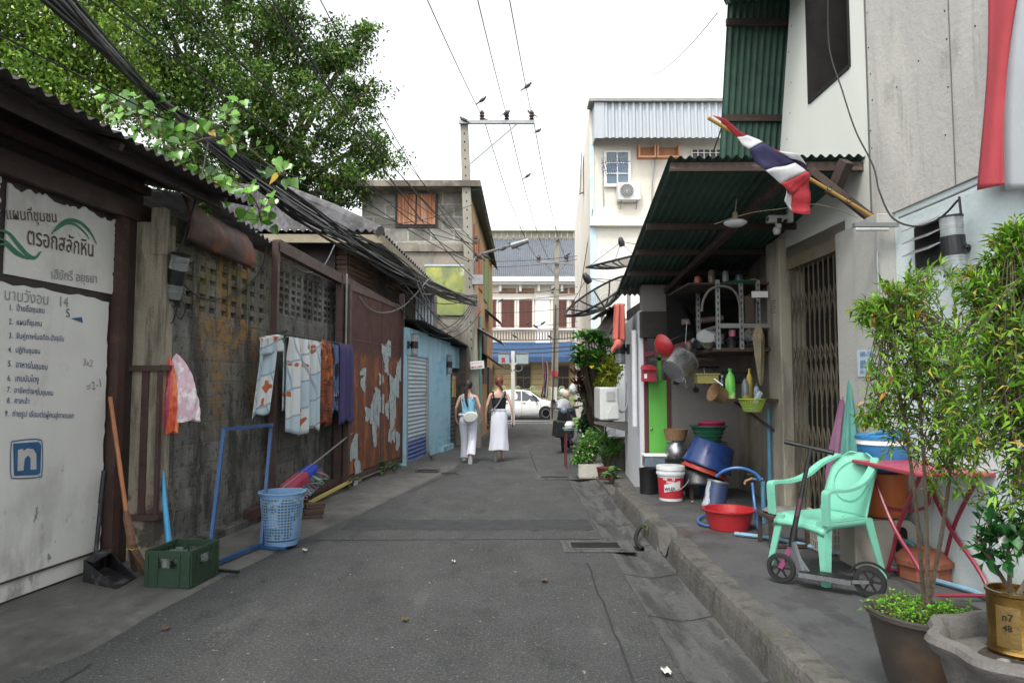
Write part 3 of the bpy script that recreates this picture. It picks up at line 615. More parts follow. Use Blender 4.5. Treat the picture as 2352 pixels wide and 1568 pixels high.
b = MB(); b.corr((-4.5, 13.3, 3.15), (-3.9+.5, 19.4, 3.05), (XS+ML*19.4+.35, 19.4, 2.5), (XS+ML*13.3+.3, 13.3, 2.78), 40, .03, .006, per=5); b.build('roof', darkz, bh)
b = MB(); M_ = Matrix.Rotation(R(90), 3, 'Y'); b.lathe([(.001, 0), (.13, 0), (.14, .02), (.11, .035), (.001, .035)], W(960, 822, XS+.0)+Vector((0, .8, .0)), 16, 0, M_); b.build('wall_plate', creamw, bh)

# brown wooden house behind
wh = thing('wooden_house', 'old brown wooden house with a grey corrugated hipped roof and cream eave board', 'house', (-3.6, 12.5, 0))
b = MB(); b.hexa([(-8, 12.2, 0), (-2.9, 12.2, 0), (-2.35, 16.5, 0), (-8, 16.5, 0), (-8, 12.2, 4.3), (-2.9, 12.2, 4.3), (-2.35, 16.5, 4.3), (-8, 16.5, 4.3)]); b.build('body', woodm, wh)
b = MB()
for i in range(15):
    z = 2.95+i*.085
    b.bar((-4.3, 12.17, z), (-2.9, 12.17, z), .03, .07); b.bar((-2.88, 12.2, z), (-2.33, 16.5, z), .03, .07)
b.build('clapboards', woodm, wh)
b = MB(); b.bb(-3.75, -3.1, 12.1, 12.16, 3.3, 4.1); b.build('window', steel_dk, wh)
b = MB(); b.bar((-2.74, 13.3, 3.45), (-2.6, 14.3, 3.45), .02, .9); b.build('window', steel_dk, wh)
c0, c1, c2, c3, c4 = (-2.2, 11.5, 4.12), (-6.4, 11.5, 4.14), (-4.3, 13.3, 5.3), (-5.6, 13.4, 5.4), (-1.65, 15.2, 3.72)
b = MB(); b.corr(c1, c0, c2, c3, 30, .03, .01, per=5, sub=4); b.corr(c0, c4, (-3.9, 16.6, 4.7), c2, 26, .03, .01, per=5, sub=4); b.build('roof', zinc, wh)
b = MB(); b.tube([c3, c2, (-3.9, 16.6, 4.8)], .1); b.tube([c2, (-3.2, 12.4, 4.72), c0], .09); b.build('ridge_cap', zinc, wh)
b = MB(); b.bar((-6.4, 11.55, 4.02), (-2.2, 11.55, 4.0), .04, .14); b.bar((-2.2, 11.55, 4.0), (-1.66, 15.2, 3.6), .04, .16); b.build('eave_board', creamw, wh)
b = MB(); b.hexa([(-6.4, 11.6, 4.06), (-2.25, 11.6, 4.04), (-2.3, 12.2, 4.1), (-6.4, 12.2, 4.1), (-6.4, 11.6, 4.08), (-2.25, 11.6, 4.06), (-2.3, 12.2, 4.12), (-6.4, 12.2, 4.12)]); b.hexa([(-2.3, 11.7, 4.02), (-2.24, 11.7, 4.02), (-1.7, 15.1, 3.66), (-2.4, 15.1, 3.8), (-2.9, 11.7, 4.14), (-2.24, 11.7, 4.04), (-1.7, 15.1, 3.68), (-2.4, 15.1, 3.95)]); b.build('soffit', steel_dk, wh)
# silver tank box and wall stub beyond the door
st = thing('narrow_annex', 'narrow stained annex with a pale blue metal sheet above the blue shop roof', 'annex', (-2.2, 16.5, 2.6))
b = MB(); b.hexa([(-3.2, 15.4, 2.6), (-2.1, 15.4, 2.6), (-1.9, 17.6, 2.6), (-3.2, 17.6, 2.6), (-3.2, 15.4, 3.8), (-2.1, 15.4, 3.8), (-1.9, 17.6, 3.8), (-3.2, 17.6, 3.8)]); b.build('wall', plast, st)
b = MB(); b.corr((-2.14, 15.3, 2.75), (-1.72, 15.3, 2.75), (-1.72, 15.3, 3.55), (-2.14, 15.3, 3.55), 6, .012, .004, per=5); b.build('metal_sheet', silver, st)
b = MB(); b.hexa([(-2.3, 15.0, 3.62), (-1.35, 15.0, 3.55), (-1.35, 15.9, 3.6), (-2.3, 15.9, 3.7), (-2.3, 15.0, 3.66), (-1.35, 15.0, 3.57), (-1.35, 15.9, 3.63), (-2.3, 15.9, 3.74)]); b.build('rain_hood', darkz, st)

# block building with orange shutters
bb_ = thing('block_house', 'tall unplastered grey block house with weathered orange shutters', 'house', (-2.6, 18, 0))
YB = 18.6
def B(px, py, Y=YB): return P(px, py, Y)
xl, xr = B(838, 0).x, B(1078, 0).x; z1, z0, zb = B(0, 440).z, B(0, 562).z, B(0, 578).z
b = MB(); b.bb(xl, xr, YB, 29, z0, z1); b.build('upper_wall', blockg, bb_)
b = MB(); b.bb(xl, xr+.02, YB-.05, 29, zb, z0); b.build('floor_beam', plast, bb_)
b = MB(); b.bb(xl, xr-.05, YB+.02, 29, -.4, zb); b.build('lower_wall', plast, bb_)
b = MB(); ex = P(1106, 425, YB-.6); b.hexa([(xl-.3, YB-.6, z1-.02), (ex.x, YB-.6, z1-.02), (ex.x+.12, 29, z1+.35), (xl-.3, 29, z1+.35), (xl-.3, YB-.6, z1+.14), (ex.x-.03, YB-.6, z1+.14), (ex.x+.1, 29, z1+.5), (xl-.3, 29, z1+.5)]); b.build('roof_slab', plast, bb_)
b = MB(); b.corr((xr+.02, YB-.5, z1-.06), (xr+.02, 27, z1-.1), (xr+.62, 27, z1-.75), (xr+.32, YB-.5, z1-.06), 50, .03, .006, per=5); b.build('side_awning', mat('grey_green_sheet', '#4c5a52', .6, .1, .1, 2), bb_)
b = MB()
x0, x1 = B(977, 0).x, B(1066, 0).x; x0, x1 = B(919, 0).x, B(1004, 0).x; za, zc = B(0, 517).z, B(0, 448).z; xm = B(961, 0).x
f = MB(); f.bb(x0-.06, x1+.06, YB-.06, YB+.02, za-.07, zc); f.build('window_frame', steel_dk, bb_)
for a, c_ in ((x0, xm-.015), (xm+.015, x1)):
    s_ = MB(); n = 5
    for i in range(n): s_.bb(a+(c_-a)*i/n+.006, a+(c_-a)*(i+1)/n-.004, YB-.1, YB-.065, za, zc)
    s_.build('shutter', orshut, bb_)
b = MB(); b.bb(B(983, 0).x, B(1080, 0).x, YB-.04, YB+.0, B(0, 724).z, B(0, 612).z); b.build('mural_board', muralm, bb_)
b = MB(); x_ = B(983, 0).x; b.bb(x_-.03, B(1078, 0).x, YB-.06, YB-.02, B(0, 612).z, B(0, 612).z+.05); b.build('mural_rim', silver, bb_)
# street side of that house
XC = -1.87; MC = .04
ow = thing('ochre_row_house', 'ochre row house wall running to the main road beyond the utility pole', 'house', (XC+MC*24, 24, 0))
b = MB(); wb(b, XC, MC, YB+.03, 27.5, -.12, 0, -.4, z1-.1); b.build('wall', cream2, ow)
for (ya, yb_, za, zc, mm) in ((19.4, 20.4, 4.6, 6.1, orshut), (21, 22.2, 4.5, 6.0, orshut), (19.6, 21.2, 2.0, 3.9, orshut), (22.5, 24, 1.6, 3.4, steel_br), (24.6, 26, 4.2, 5.8, greenw), (23, 24.2, 4.4, 5.9, greenw), (24.8, 26.6, 0, 2.2, steel_br)):
    b = MB(); wb(b, XC, MC, ya, yb_, 0, .05, za, zc); b.build('shutter', mm, ow)
for (ya, yb_, z_, dd, mm) in ((20.2, 22.4, 3.25, .75, silver), (23.5, 25.5, 4.15, .5, steel_br), (21.6, 24.6, 2.6, .6, darkz)):
    b = MB(); b.corr((XC+MC*ya+.02, ya, z_), (XC+MC*yb_+.02, yb_, z_), (XC+MC*yb_+dd, yb_, z_-.42), (XC+MC*ya+dd, ya, z_-.42), 9, .02, .006, per=5); b.build('rain_hood', mm, ow)
b = MB(); b.tube([(XC+MC*20.6+.1, 20.6, 0), (XC+MC*20.6+.1, 20.6, 3.6)], .05); b.build('green_pipe', mat('sea_green_pipe', '#5d9a8e', .5), ow)
b = MB(); b.tube([(XC+MC*19.2+.08, 19.2, 0), (XC+MC*19.2+.08, 19.2, 2.6)], .06); b.build('ochre_pipe', mat('ochre_pipe', '#a8773c', .5), ow)
b = MB()
for i in range(9): wb(b, XC, MC, 21+i*.14, 21.06+i*.14, .02, .05, 0, 1.9)
b.build('striped_panel', mat('pink_boards', '#b98b86', .7, 0, .2, 5), ow)

# ================================================================ FAR END: main road facade
YF = 44.0
fb = thing('shophouse_row', 'long cream shop house across the main road with brown shutters and grey roof', 'building', (0, YF, 0))
def F(px, py, Y=YF): return P(px, py, Y)
def FB(mb, x0, y0, x1, y1, d0, d1, mi=0): a = F(x0, y0); c_ = F(x1, y1); mb.bb(a.x, c_.x, YF-d1, YF-d0, c_.z, a.z, mi)
b = MB(); FB(b, 1000, 640, 1400, 800, -3, 0); b.build('upper_wall', facw, fb)
b = MB(); FB(b, 1000, 800, 1400, 990, -3, 0); b.build('ground_floor_wall', facb, fb)
b = MB()
for y in (846, 858, 870, 882, 894, 906, 918, 930): FB(b, 1000, y, 1400, y+1.2, 0, .03)
b.build('rustication', mat('ochre_groove', '#8d7850', .8), fb)
b = MB(); a = F(990, 640); c_ = F(1410, 548)
b.corr((a.x, YF-.8, a.z), (c_.x, YF-.8, a.z), (c_.x, YF+5, a.z+3.6), (a.x, YF+5, a.z+3.6), 95, .05, .02, per=4); b.build('roof', roofg, fb)
b = MB()
for (t, h_) in ((548, 520),):
    A = P(1000, 556, YF+5.2); Cc = P(1400, 521, YF+5.2); b.bb(A.x, Cc.x, YF+5.2, YF+9, A.z-1.5, Cc.z)
b.build('rear_block', facw, fb)
b = MB(); A = P(1000, 530, YF+4.7); Cc = P(1400, 521, YF+4.7); b.bb(A.x, Cc.x, YF+4.6, YF+9.1, A.z, Cc.z)
for i in range(30):
    x_ = A.x+(Cc.x-A.x)*i/29; b.bb(x_-.03, x_+.03, YF+4.9, YF+5.2, A.z-.45, A.z)
b.build('cornice', cornm, fb)
b = MB(); FB(b, 1000, 642, 1400, 650, 0, .8); FB(b, 1000, 650, 1400, 655, 0, .6)
for x in (1149, 1195, 1237, 1269, 1290, 1330): FB(b, x-3, 655, x+3, 670, 0, .35)
FB(b, 1230, 676, 1263, 790, 0, .06); b.build('white_band', whitep, fb)
pcs = []
for (x0, x1) in ((1125, 1139), (1152, 1181), (1193, 1222), (1282, 1301), (1312, 1330)):
    b = MB(); FB(b, x0, 690, x1, 752, 0, .05)
    w_ = b.build('window', shutr, fb)
    b = MB(); n = 14
    for k in range(n):
        y = 692+k*58/n; xm = (x0+x1)/2; FB(b, x0+1.2, y, xm-.8, y+2.2, .05, .08); FB(b, xm+.8, y, x1-1.2, y+2.2, .05, .08)
    b.build('louvres', mat('dark_red_louvre', '#5c352c', .6) if 'dark_red_louvre' not in MATS else MATS['dark_red_louvre'], w_)
b = MB()
for x in (1143, 1148, 1184, 1190, 1225, 1268, 1278, 1305): FB(b, x-1.5, 688, x+1.5, 755, 0, .1)
FB(b, 1100, 684, 1340, 688, 0, .12); FB(b, 1100, 754, 1340, 758, 0, .15); b.build('pilasters', whitep, fb)
b = MB()
for (x0, x1) in ((1147, 1185), (1189, 1227), (1266, 1304), (1308, 1330)): FB(b, x0, 662, x1, 674, 0, .04)
b.build('fretwork_vents', mat('brown_fret', '#8a6a58', .8, 0, .3, 3), fb)
b = MB()
for i in range(34): FB(b, 1110+i*6.4, 762, 1112+i*6.4, 780, 0, .1)
b.build('balustrade', mat('dark_bronze', '#5b4d42', .6), fb)
b = MB(); a = F(1105, 786); c_ = F(1345, 786); zq = F(0, 822).z
b.hexa([(a.x, YF-1.4, zq-.02), (c_.x, YF-1.4, zq-.02), (c_.x, YF, a.z-.02), (a.x, YF, a.z-.02), (a.x, YF-1.4, zq+.02), (c_.x, YF-1.4, zq+.02), (c_.x, YF, a.z+.02), (a.x, YF, a.z+.02)]); b.bb(a.x, c_.x, YF-1.42, YF-1.38, zq-.3, zq); b.build('blue_awning', blueaw, fb)
for (x0, x1) in ((1185, 1220), (1276, 1308), (1118, 1135)):
    b = MB(); FB(b, x0, 838, x1, 950, 0, .06); w_ = b.build('window', mat('window_frame_wood', '#7a6a4e', .6) if 'window_frame_wood' not in MATS else MATS['window_frame_wood'], fb)
    b = MB()
    for r_ in range(4):
        for k in range(2):
            xa = x0+2+k*(x1-x0-3)/2; FB(b, xa, 842+r_*26, xa+(x1-x0-3)/2-1.5, 842+r_*26+23, .06, .09)
    b.build('panes', glassb, w_)
# fence
fe = thing('railing_fence', 'pale green railing with small arches in front of the shop house', 'fence', (0, 43.0, -.18))
b = MB(); YR = 42.9
def RR(px, py): return P(px, py, YR)
for i in range(60):
    x_ = RR(1108+i*4.05, 0).x; zt = RR(0, 893-(6 if i % 8 in (3, 4, 5) else 0)).z; b.bar((x_, YR, -.2), (x_, YR, zt), .04, .04)
for y in (898, 912): z_ = RR(0, y).z; b.bar((RR(1105, 0).x, YR, z_), (RR(1350, 0).x, YR, z_), .05, .05)
for i in range(8):
    xc = RR(1108+(i*8+4)*4.05, 0).x; b.tube([(xc+.15*math.cos(math.pi*k/10), YR, RR(0, 893).z+.15*math.sin(math.pi*k/10)) for k in range(11)], .03, 6)
b.build('railing', fencg, fe)
# ================================================================ RIGHT: corner house
XR = 3.15
def WR(px, py, X0=XR): return W(px, py, X0, MR)
ch = thing('corner_house', 'near house with pale blue lower wall, grey board upper floor and brown folding gate', 'house', (3.2, 5, .2))
zl = 2.91
b = MB(); wb(b, XR, MR, -1, 5.44, 0, .2, .1, zl); b.build('lower_wall', lbwall, ch)
b = MB(); wb(b, XR, MR, -1, 5.73, -.02, .2, zl+.002, 7.5); b.build('grey_cladding', greyclad, ch)
b = MB()
for y in (4.67, 3.4, 2.1): wb(b, XR, MR, y-.004, y+.004, -.024, -.02, zl, 7.5)
wb(b, XR, MR, 5.72, 5.74, -.026, .0, zl, 7.5); b.build('board_joints', mat('joint_grey', '#605f5b', .8), ch)  # board joints drawn as thin grey strips
b = MB()                                    # white cladding with the open window cut out of it
ya, yb_ = W(1956, 154, XR, MR).y, W(1865, 230, XR, MR).y; zw = W(1865, 230, XR, MR).z
wb(b, XR, MR, 5.74, ya, -.02, .2, zl, 7.5); wb(b, XR, MR, yb_, 7.2, -.02, .2, 5.6, 7.5); g3 = lambda y, n, z: (XR+MR*y+n, y, z); b.hexa([g3(yb_, -.02, zl), g3(yb_, .2, zl), g3(7.83, .2, zl), g3(7.83, -.02, zl), g3(yb_, -.02, 5.6), g3(yb_, .2, 5.6), g3(7.2, .2, 5.6), g3(7.2, -.02, 5.6)]); wb(b, XR, MR, ya, yb_, -.02, .2, zl, zw); wb(b, XR, MR, ya, yb_, -.02, .2, 6.9, 7.5)
b.build('white_cladding', whclad, ch)
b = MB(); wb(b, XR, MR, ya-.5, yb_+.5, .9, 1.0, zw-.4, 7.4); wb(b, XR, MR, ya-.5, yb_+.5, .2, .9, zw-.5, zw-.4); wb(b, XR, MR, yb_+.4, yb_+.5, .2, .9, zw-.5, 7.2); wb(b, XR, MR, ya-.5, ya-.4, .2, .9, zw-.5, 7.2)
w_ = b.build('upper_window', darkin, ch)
b = MB(); wb(b, XR, MR, ya-.03, ya, -.03, .1, zw-.03, 6.9); wb(b, XR, MR, yb_-.006, yb_+.03, -.03, .9, zw-.03, 6.9); wb(b, XR, MR, ya, yb_, -.03, .1, zw-.04, zw); b.bar((XR+.1, ya+.1, 4.6), (XR+.25, yb_-.1, 5.6), .03); b.build('window_frame', darkin, w_)  # far frame strip deepened in near-black, painting the pale jamb as shade
b = MB()
for (x, y) in ((1818, 60), (1812, 120), (1817, 190), (1815, 260), (1808, 320), (1992, 30), (1995, 110), (2000, 170), (2004, 230), (2000, 300), (2003, 340), (2170, 25), (2175, 90), (2178, 200), (2172, 310), (2240, 60), (2110, 140), (2060, 200)):
    p = WR(x, y, XR-.02); b.ball(p, .007, 0, 5)
b.build('screws', mat('screw_rust', '#3a3330', .6), ch)
# pillars and header
b = MB(); wb(b, XR, MR, 5.44, 5.81, -.14, .2, .18, 2.91); wb(b, XR, MR, 5.812, 6.17, -.12, .2, .18, 2.9); b.build('grey_pillar', pilm, ch, bev=.008)
b = MB(); b.tube([(XR-.28, 5.42, 2.6), (XR-.28, 5.42, .2)], .012); b.build('conduit', galv, ch)
b = MB(); b.bb(2.88, 3.2, 7.45, 7.84, .18, 3.14); b.build('yellow_pillar', pil2, ch, bev=.015)
b = MB(); wb(b, XR, MR, 6.175, 7.45, -.02, .12, 2.79, 3.03); b.build('gate_header', mat('header_wood', '#776b55', .8, 0, .15, 4, .3), ch)
fg = thing('folding_gate', 'closed brown steel folding gate between the grey pillar and yellowed pillar', 'gate', (XR, 6.8, .2))
b = MB(); y = 6.24; bars = []
while y < 7.42:
    bars.append(y); y += .105
for i, y in enumerate(bars):
    b.bar((XR+MR*y, y, .22), (XR+MR*y, y, 2.77), .008, .018, up=(0, 1, 0))
b.build('uprights', grill, fg)
b = MB()
for i in range(len(bars)-1):
    y0, y1 = bars[i], bars[i+1]
    for (za, zc) in ((.35, .75), (.75, 1.15), (1.35, 1.75), (1.75, 1.95), (2.2, 2.5)):
        b.bar((XR+MR*y0+.01, y0, za), (XR+MR*y1+.01, y1, zc), .003, .011, up=(1, 0, 0)); b.bar((XR+MR*y0+.0, y0, zc), (XR+MR*y1+.0, y1, za), .003, .011, up=(1, 0, 0))
b.build('scissor_bars', grill, fg)
b = MB(); wb(b, XR, MR, 6.175, 6.235, -.03, .06, .2, 2.79); wb(b, XR, MR, 6.235, 7.44, -.03, .05, .2, .225); b.build('track', grill, fg)
b = MB(); b.bb(3.6, 6, 5.5, 9.7, .2, 3.3); b.bb(3.14, 3.6, 6.0, 7.6, .2, 2.9); b.build('dark_hall', darkin, ch)  # solid near-black blocks stand in for the shade behind the gate
# louvred vent
vt = thing('louvred_vent', 'black vent with three grey louvre blades on the pale blue wall', 'vent', WR(2140, 560))
b = MB(); ya_, yb2 = WR(2170, 560).y, WR(2108, 560).y; za, zc = WR(2170, 605).z, WR(2170, 500).z
wb(b, XR, MR, ya_, yb2, -.025, -.001, za, zc); b.build('frame', blackp, vt)
b = MB()
for k in range(3):
    z = za+.1+k*(zc-za-.04)/3; f = lambda y, n, zz: (XR+MR*y+n, y, zz)
    b.hexa([f(ya_, -.12, z), f(yb2, -.12, z), f(yb2, -.03, z+.045), f(ya_, -.03, z+.045), f(ya_, -.12, z+.008), f(yb2, -.12, z+.008), f(yb2, -.03, z+.053), f(ya_, -.03, z+.053)])
b.build('blades', mat('grey_blade', '#7d7f80', .5), vt)

# green corrugated awning
aw = thing('green_awning', 'dark green corrugated awning over the kitchen corner with timber purlins', 'awning', (2, 6, 3.2))
zo = lambda y: 3.475-(y-5.8)*.155
a00, a10, a11, a01 = (1.33, 5.8, zo(5.8)), (3.08, 5.8, zo(5.8)+.02), (3.05, 9.9, zo(9.9)), (1.49, 9.9, zo(9.9))
b = MB(); b.corr(a00, a10, a11, a01, 22, .016, .004, per=6, sub=3); b.build('roof_sheet', grcor, aw)
for (y, s_) in ((5.86, .075), (7.2, .065), (7.98, .06), (8.75, .06), (9.55, .05)):
    xl_ = 1.33+(y-5.8)*.04+.02
    b = MB(); b.bar((xl_, y, zo(y)-.055), (3.02, y, zo(y)-.05), .05, s_); b.build('purlin', purl, aw)
for x in (2.15,):
    b = MB(); b.bar((x+.2, 5.9, zo(5.9)-.13), (x-.1, 9.6, zo(9.6)-.12), .07, .07); b.build('rafter', purl, aw)
b = MB(); b.bar((2.8, 5.72, 3.42), (2.75, 5.9, 3.18), .08, .1); b.bar((2.55, 5.85, 3.38), (3.05, 5.7, 2.87), .08, .06); b.bar((3.05, 5.7, 3.42), (3.05, 5.7, 2.92), .06, .06); b.build('bracket', purl, aw)
b = MB(); b.bar((3.03, 6.0, 3.15), (3.03, 9.8, 2.55), .04, .22); b.build('fascia_board', purl, aw)
# tall upper side sheet
us = thing('upper_shade_screen', 'tall steep dark green corrugated screen on the upper floor, left of the open window', 'screen', (2.5, 7.3, 4))
f0, f1, f2, f3 = P(1652, 372, 7.84), P(1808, 372, 7.84), P(1842, -60, 7.4), P(1672, 5, 7.4)
b = MB(); b.corr(f3, f2, f1, f0, 11, .014, .004, per=6, sub=3); b.build('sheet', grcor, us)
b = MB(); b.corr(P(1648, -30, 6.6), P(1850, -60, 6.6), P(1850, 0, 7.5), P(1668, 14, 7.5), 10, .015, .004); b.build('eave_sheet', grcor, us)
for (ya, X_, n_) in ((52, 7.4, 0), (272, 7.7, 1)):
    b = MB(); b.bar(P(1662 if n_ else 1668, ya, X_), P(1812 if n_ else 1830, ya, X_), .04, .075); b.build('batten', purl, us)
b = MB(); b.bb(3.1, 5.5, 7.9, 9.7, 2.9, 6.5); b.build('rear_body', greyclad, ch)

# kitchen recess: side wall and back wall belong to the next house
kh = thing('white_house', 'next house with white street wall, grey recess wall and bright green door', 'house', (2.4, 9.3, .2))
b = MB(); b.bb(3.0, 3.4, 7.85, 9.7, .18, 3.2); b.build('side_wall', kitw, kh)
b = MB(); b.bb(2.07, 3.4, 9.3, 9.5, .15, 2.9); b.bb(1.75, 2.07, 9.3, 9.5, 2.2, 2.9); b.build('back_wall', kitb, kh)
b = MB(); b.hexa([(1.70, 9.3, .0), (1.76, 9.3, .0), (1.90, 11.3, .0), (1.84, 11.3, .0), (1.70, 9.3, 2.55), (1.76, 9.3, 2.55), (1.90, 11.3, 2.55), (1.84, 11.3, 2.55)]); b.hexa([(1.84, 11.3, 0), (4, 11.3, 0), (4, 11.4, 0), (1.84, 11.4, 0), (1.84, 11.3, 2.6), (4, 11.3, 2.6), (4, 11.4, 2.6), (1.84, 11.4, 2.6)]); b.build('street_wall', whwall, kh)
b = MB(); b.bb(1.755, 1.80, 9.25, 9.32, .15, 2.5); b.bb(2.05, 2.1, 9.27, 9.31, .15, 1.9); b.build('door_jamb', maroon, kh)
dr = MB(); dr.bb(1.81, 2.05, 9.26, 9.30, .2, 1.62); dr.build('green_door', grdoor, kh)
b = MB(); b.bb(1.93, 1.98, 9.24, 9.28, 1.62, 2.2); b.build('green_post', grdoor, kh)
b = MB(); b.ball((1.84, 9.25, .98), .018); b.build('door_knob', galv, kh)
b = MB(); b.bb(1.70, 2.5, 9.1, 9.26, 2.18, 2.52); b.build('dark_lintel', mat('dark_weathered_board', '#302c2a', .85, 0, .15, (3, 3, 12), .3, 30), kh)
b = MB(); b.bar((1.76, 9.2, 1.95), (2.3, 8.6, 2.1), .05, .06); b.build('maroon_arm', maroon, kh)
b = MB()
for i in range(4): b.bb(1.9+i*.24, 1.94+i*.24, 9.24, 9.29, 1.9, 2.18)
b.bb(1.85, 2.7, 9.24, 9.29, 1.88, 1.92); b.build('transom_bars', creamw, kh)
b = MB(); b.corr((1.28, 9.55, 2.58), (1.46, 9.55, 2.66), (1.9, 13.5, 2.95), (1.5, 13.5, 2.80), 3, .02, .005, per=6); b.hexa([(1.33, 9.5, 2.25), (1.50, 9.45, 2.63), (1.62, 11.5, 2.8), (1.42, 11.5, 2.5), (1.35, 9.5, 2.24), (1.55, 9.45, 2.66), (1.68, 11.5, 2.84), (1.44, 11.5, 2.49)]); b.build('eave_sheet', darkz, kh)
b = MB(); b.bb(1.85, 4, 9.5, 11.2, 2.6, 2.75); b.build('flat_roof', darkz, kh)
b = MB(); b.tube([(1.66, 9.45, 2.3), (1.66, 9.45, 1.0)], .035); b.build('down_pipe', whwall, kh)

# ================================================================ far white building on the right
XW2 = 1.11; MW2 = .061
wb2 = thing('white_building', 'tall white building with white corrugated balcony cladding and a sunlit side', 'building', (3.5, 21, -.1))
YW = 21.0
def Q(px, py): return P(px, py, YW)
zt_ = Q(0, 245).z; xe = XW2+MW2*YW
b = MB(); b.hexa([(xe, YW, -.5), (xe+8, YW, -.5), (xe+9, 37, -.5), (XW2+MW2*37, 37, -.5), (xe, YW, zt_), (xe+8, YW, zt_), (xe+9, 37, zt_), (XW2+MW2*37, 37, zt_)]); b.build('walls', lightwall, wb2)
b = MB(); za, zc = Q(0, 333).z, Q(0, 253).z
b.corr((Q(1380, 0).x, YW-.62, za), (Q(1700, 0).x, YW-.62, za), (Q(1700, 0).x, YW-.55, zc), (Q(1380, 0).x, YW-.55, zc), 21, .03, .006, per=8, square=True); b.bb(Q(1358, 0).x, Q(1380, 0).x, YW-.6, YW-.55, za, zc)
b.hexa([(Q(1358, 0).x, YW-.55, za), (Q(1358, 0).x+.03, YW-.55, za), (Q(1358, 0).x+.03, YW, za), (Q(1358, 0).x, YW, za), (Q(1358, 0).x, YW-.5, zc), (Q(1358, 0).x+.03, YW-.5, zc), (Q(1358, 0).x+.03, YW, zc), (Q(1358, 0).x, YW, zc)])
b.build('corrugated_cladding', whcor, wb2)
b = MB(); b.bb(xe-.08, xe+6, YW-.68, YW, zc+.01, zc+.1); b.build('coping', mat('grey_coping', '#8d8c88', .7), wb2)
b = MB(); b.bb(xe-.03, xe+6, YW-.22, YW-.001, Q(0, 514).z-.1, Q(0, 505).z+.05); b.build('floor_ledge', lightwall, wb2)
b = MB(); b.bb(xe-.01, xe+.18, YW-.05, YW-.002, 0, Q(0, 514).z-.1); b.bb(xe-.01, xe+.12, YW-.04, YW-.002, Q(0, 505).z, za); b.build('blue_corner_strip', mat('faded_blue_strip', '#b9d3df', .7), wb2)
x0, x1, z0_, z1_ = Q(1387, 0).x, Q(1440, 0).x, Q(0, 424).z, Q(0, 352).z
b = MB(); b.bb(x0, x1, YW-.04, YW-.001, z0_, z1_); w_ = b.build('window', glassd, wb2)
b = MB()
for a, c_ in ((x0-.05, x0+.03), (x1-.03, x1+.05)): b.bb(a, c_, YW-.09, YW-.03, z0_-.05, z1_+.05)
b.bb(x0+.03, x1-.03, YW-.088, YW-.03, z1_, z1_+.05); b.bb(x0-.05, x1+.05, YW-.10, YW-.03, z0_-.09, z0_-.001)
xm = (x0+x1)/2; b.bb(xm-.018, xm+.018, YW-.075, YW-.041, z0_, z1_)
for k in (1, 2): z = z0_+(z1_-z0_)*k/3; b.bb(x0+.03, x1-.03, YW-.07, YW-.042, z-.013, z+.013)
b.build('window_frame', whitep, w_)
x0, x1, z0_, z1_ = Q(1582, 0).x, Q(1650, 0).x, Q(0, 364).z, Q(0, 345).z
b = MB(); b.bb(x0, x1, YW-.04, YW-.001, z0_-.3, z1_); w_ = b.build('window', glassb, wb2)
b = MB()
for k in range(6): xx = x0+(x1-x0)*k/5; b.bb(xx-.012, xx+.012, YW-.09, YW-.06, z0_-.3, z1_)
for k in range(3): z = z0_-.3+k*.22; b.bb(x0, x1, YW-.085, YW-.065, z, z+.02)
b.build('window_grille', whitep, w_)
for (xa, xb_) in ((1466, 1498), (1508, 1552)):
    b = MB(); A = Q(xa, 366); Cc = Q(xb_, 340); f = .05
    b.bb(A.x-f, Cc.x+f, YW-.35, YW-.3, A.z-f, A.z); b.bb(A.x-f, A.x, YW-.35, YW, A.z, Cc.z); b.bb(Cc.x, Cc.x+f, YW-.35, YW, A.z, Cc.z); b.bb(A.x, Cc.x, YW-.05, YW-.001, A.z, Cc.z); b.build('bracket_box', mat('faded_orange_board', '#a9714a', .7) if 'faded_orange_board' not in MATS else MATS['faded_orange_board'], wb2)
b = MB(); b.tube([Q(1500, 350)-Vector((0, .1, 0)), Q(1503, 380)-Vector((0, .1, 0)), Q(1497, 420)-Vector((0, .1, 0)), Q(1496, 470)-Vector((0, .1, 0))], .02, 6); b.build('pipe', galv, wb2)
# low roof & clutter wall under the dishes
lr = thing('low_back_house', 'low white back house with a flat roof carrying the satellite dishes', 'house', (3, 15, 0))
b = MB(); b.bb(2.1, 5.5, 14.2, 20, -.2, 2.75); b.build('wall', whwall, lr)
b = MB(); b.bb(2.0, 5.6, 14.0, 20.1, 2.76, 2.9); b.build('roof_slab', galv, lr)
# ================================================================ PROPS, LEFT SIDE
def chaikin(pts, k=2):
    for _ in range(k):
        o = []
        for i in range(len(pts)-1):
            a, c_ = Vector(pts[i]), Vector(pts[i+1]); o += [a.lerp(c_, .25), a.lerp(c_, .75)]
        pts = [Vector(pts[0])]+o+[Vector(pts[-1])]
    return pts
blkplas = mat('black_dustpan_plastic', '#26272b', .55, 0, .2, 8, .1, 40, [dict(c='#777674', s=7, lo=.55, hi=.68, k=.6)])
dp = thing('dustpan', 'black long-handled dustpan on the ground against the white gate', 'dustpan', G(240, 1330, .03))
A, B_, C_, D_ = G(192, 1336, .035), G(268, 1352, .035), G(312, 1328, .035), G(240, 1302, .035)
b = MB(); up = Vector((0, 0, .17)); t_ = Vector((0, 0, .008)); A2, D2 = A+up, D_+up
b.hexa([A, B_, C_, D_, A+t_, B_+t_, C_+t_, D_+t_])
def panel(mb, p, th=.006):
    n = (p[1]-p[0]).cross(p[2]-p[0]).normalized()*th; mb.prism(p, n)
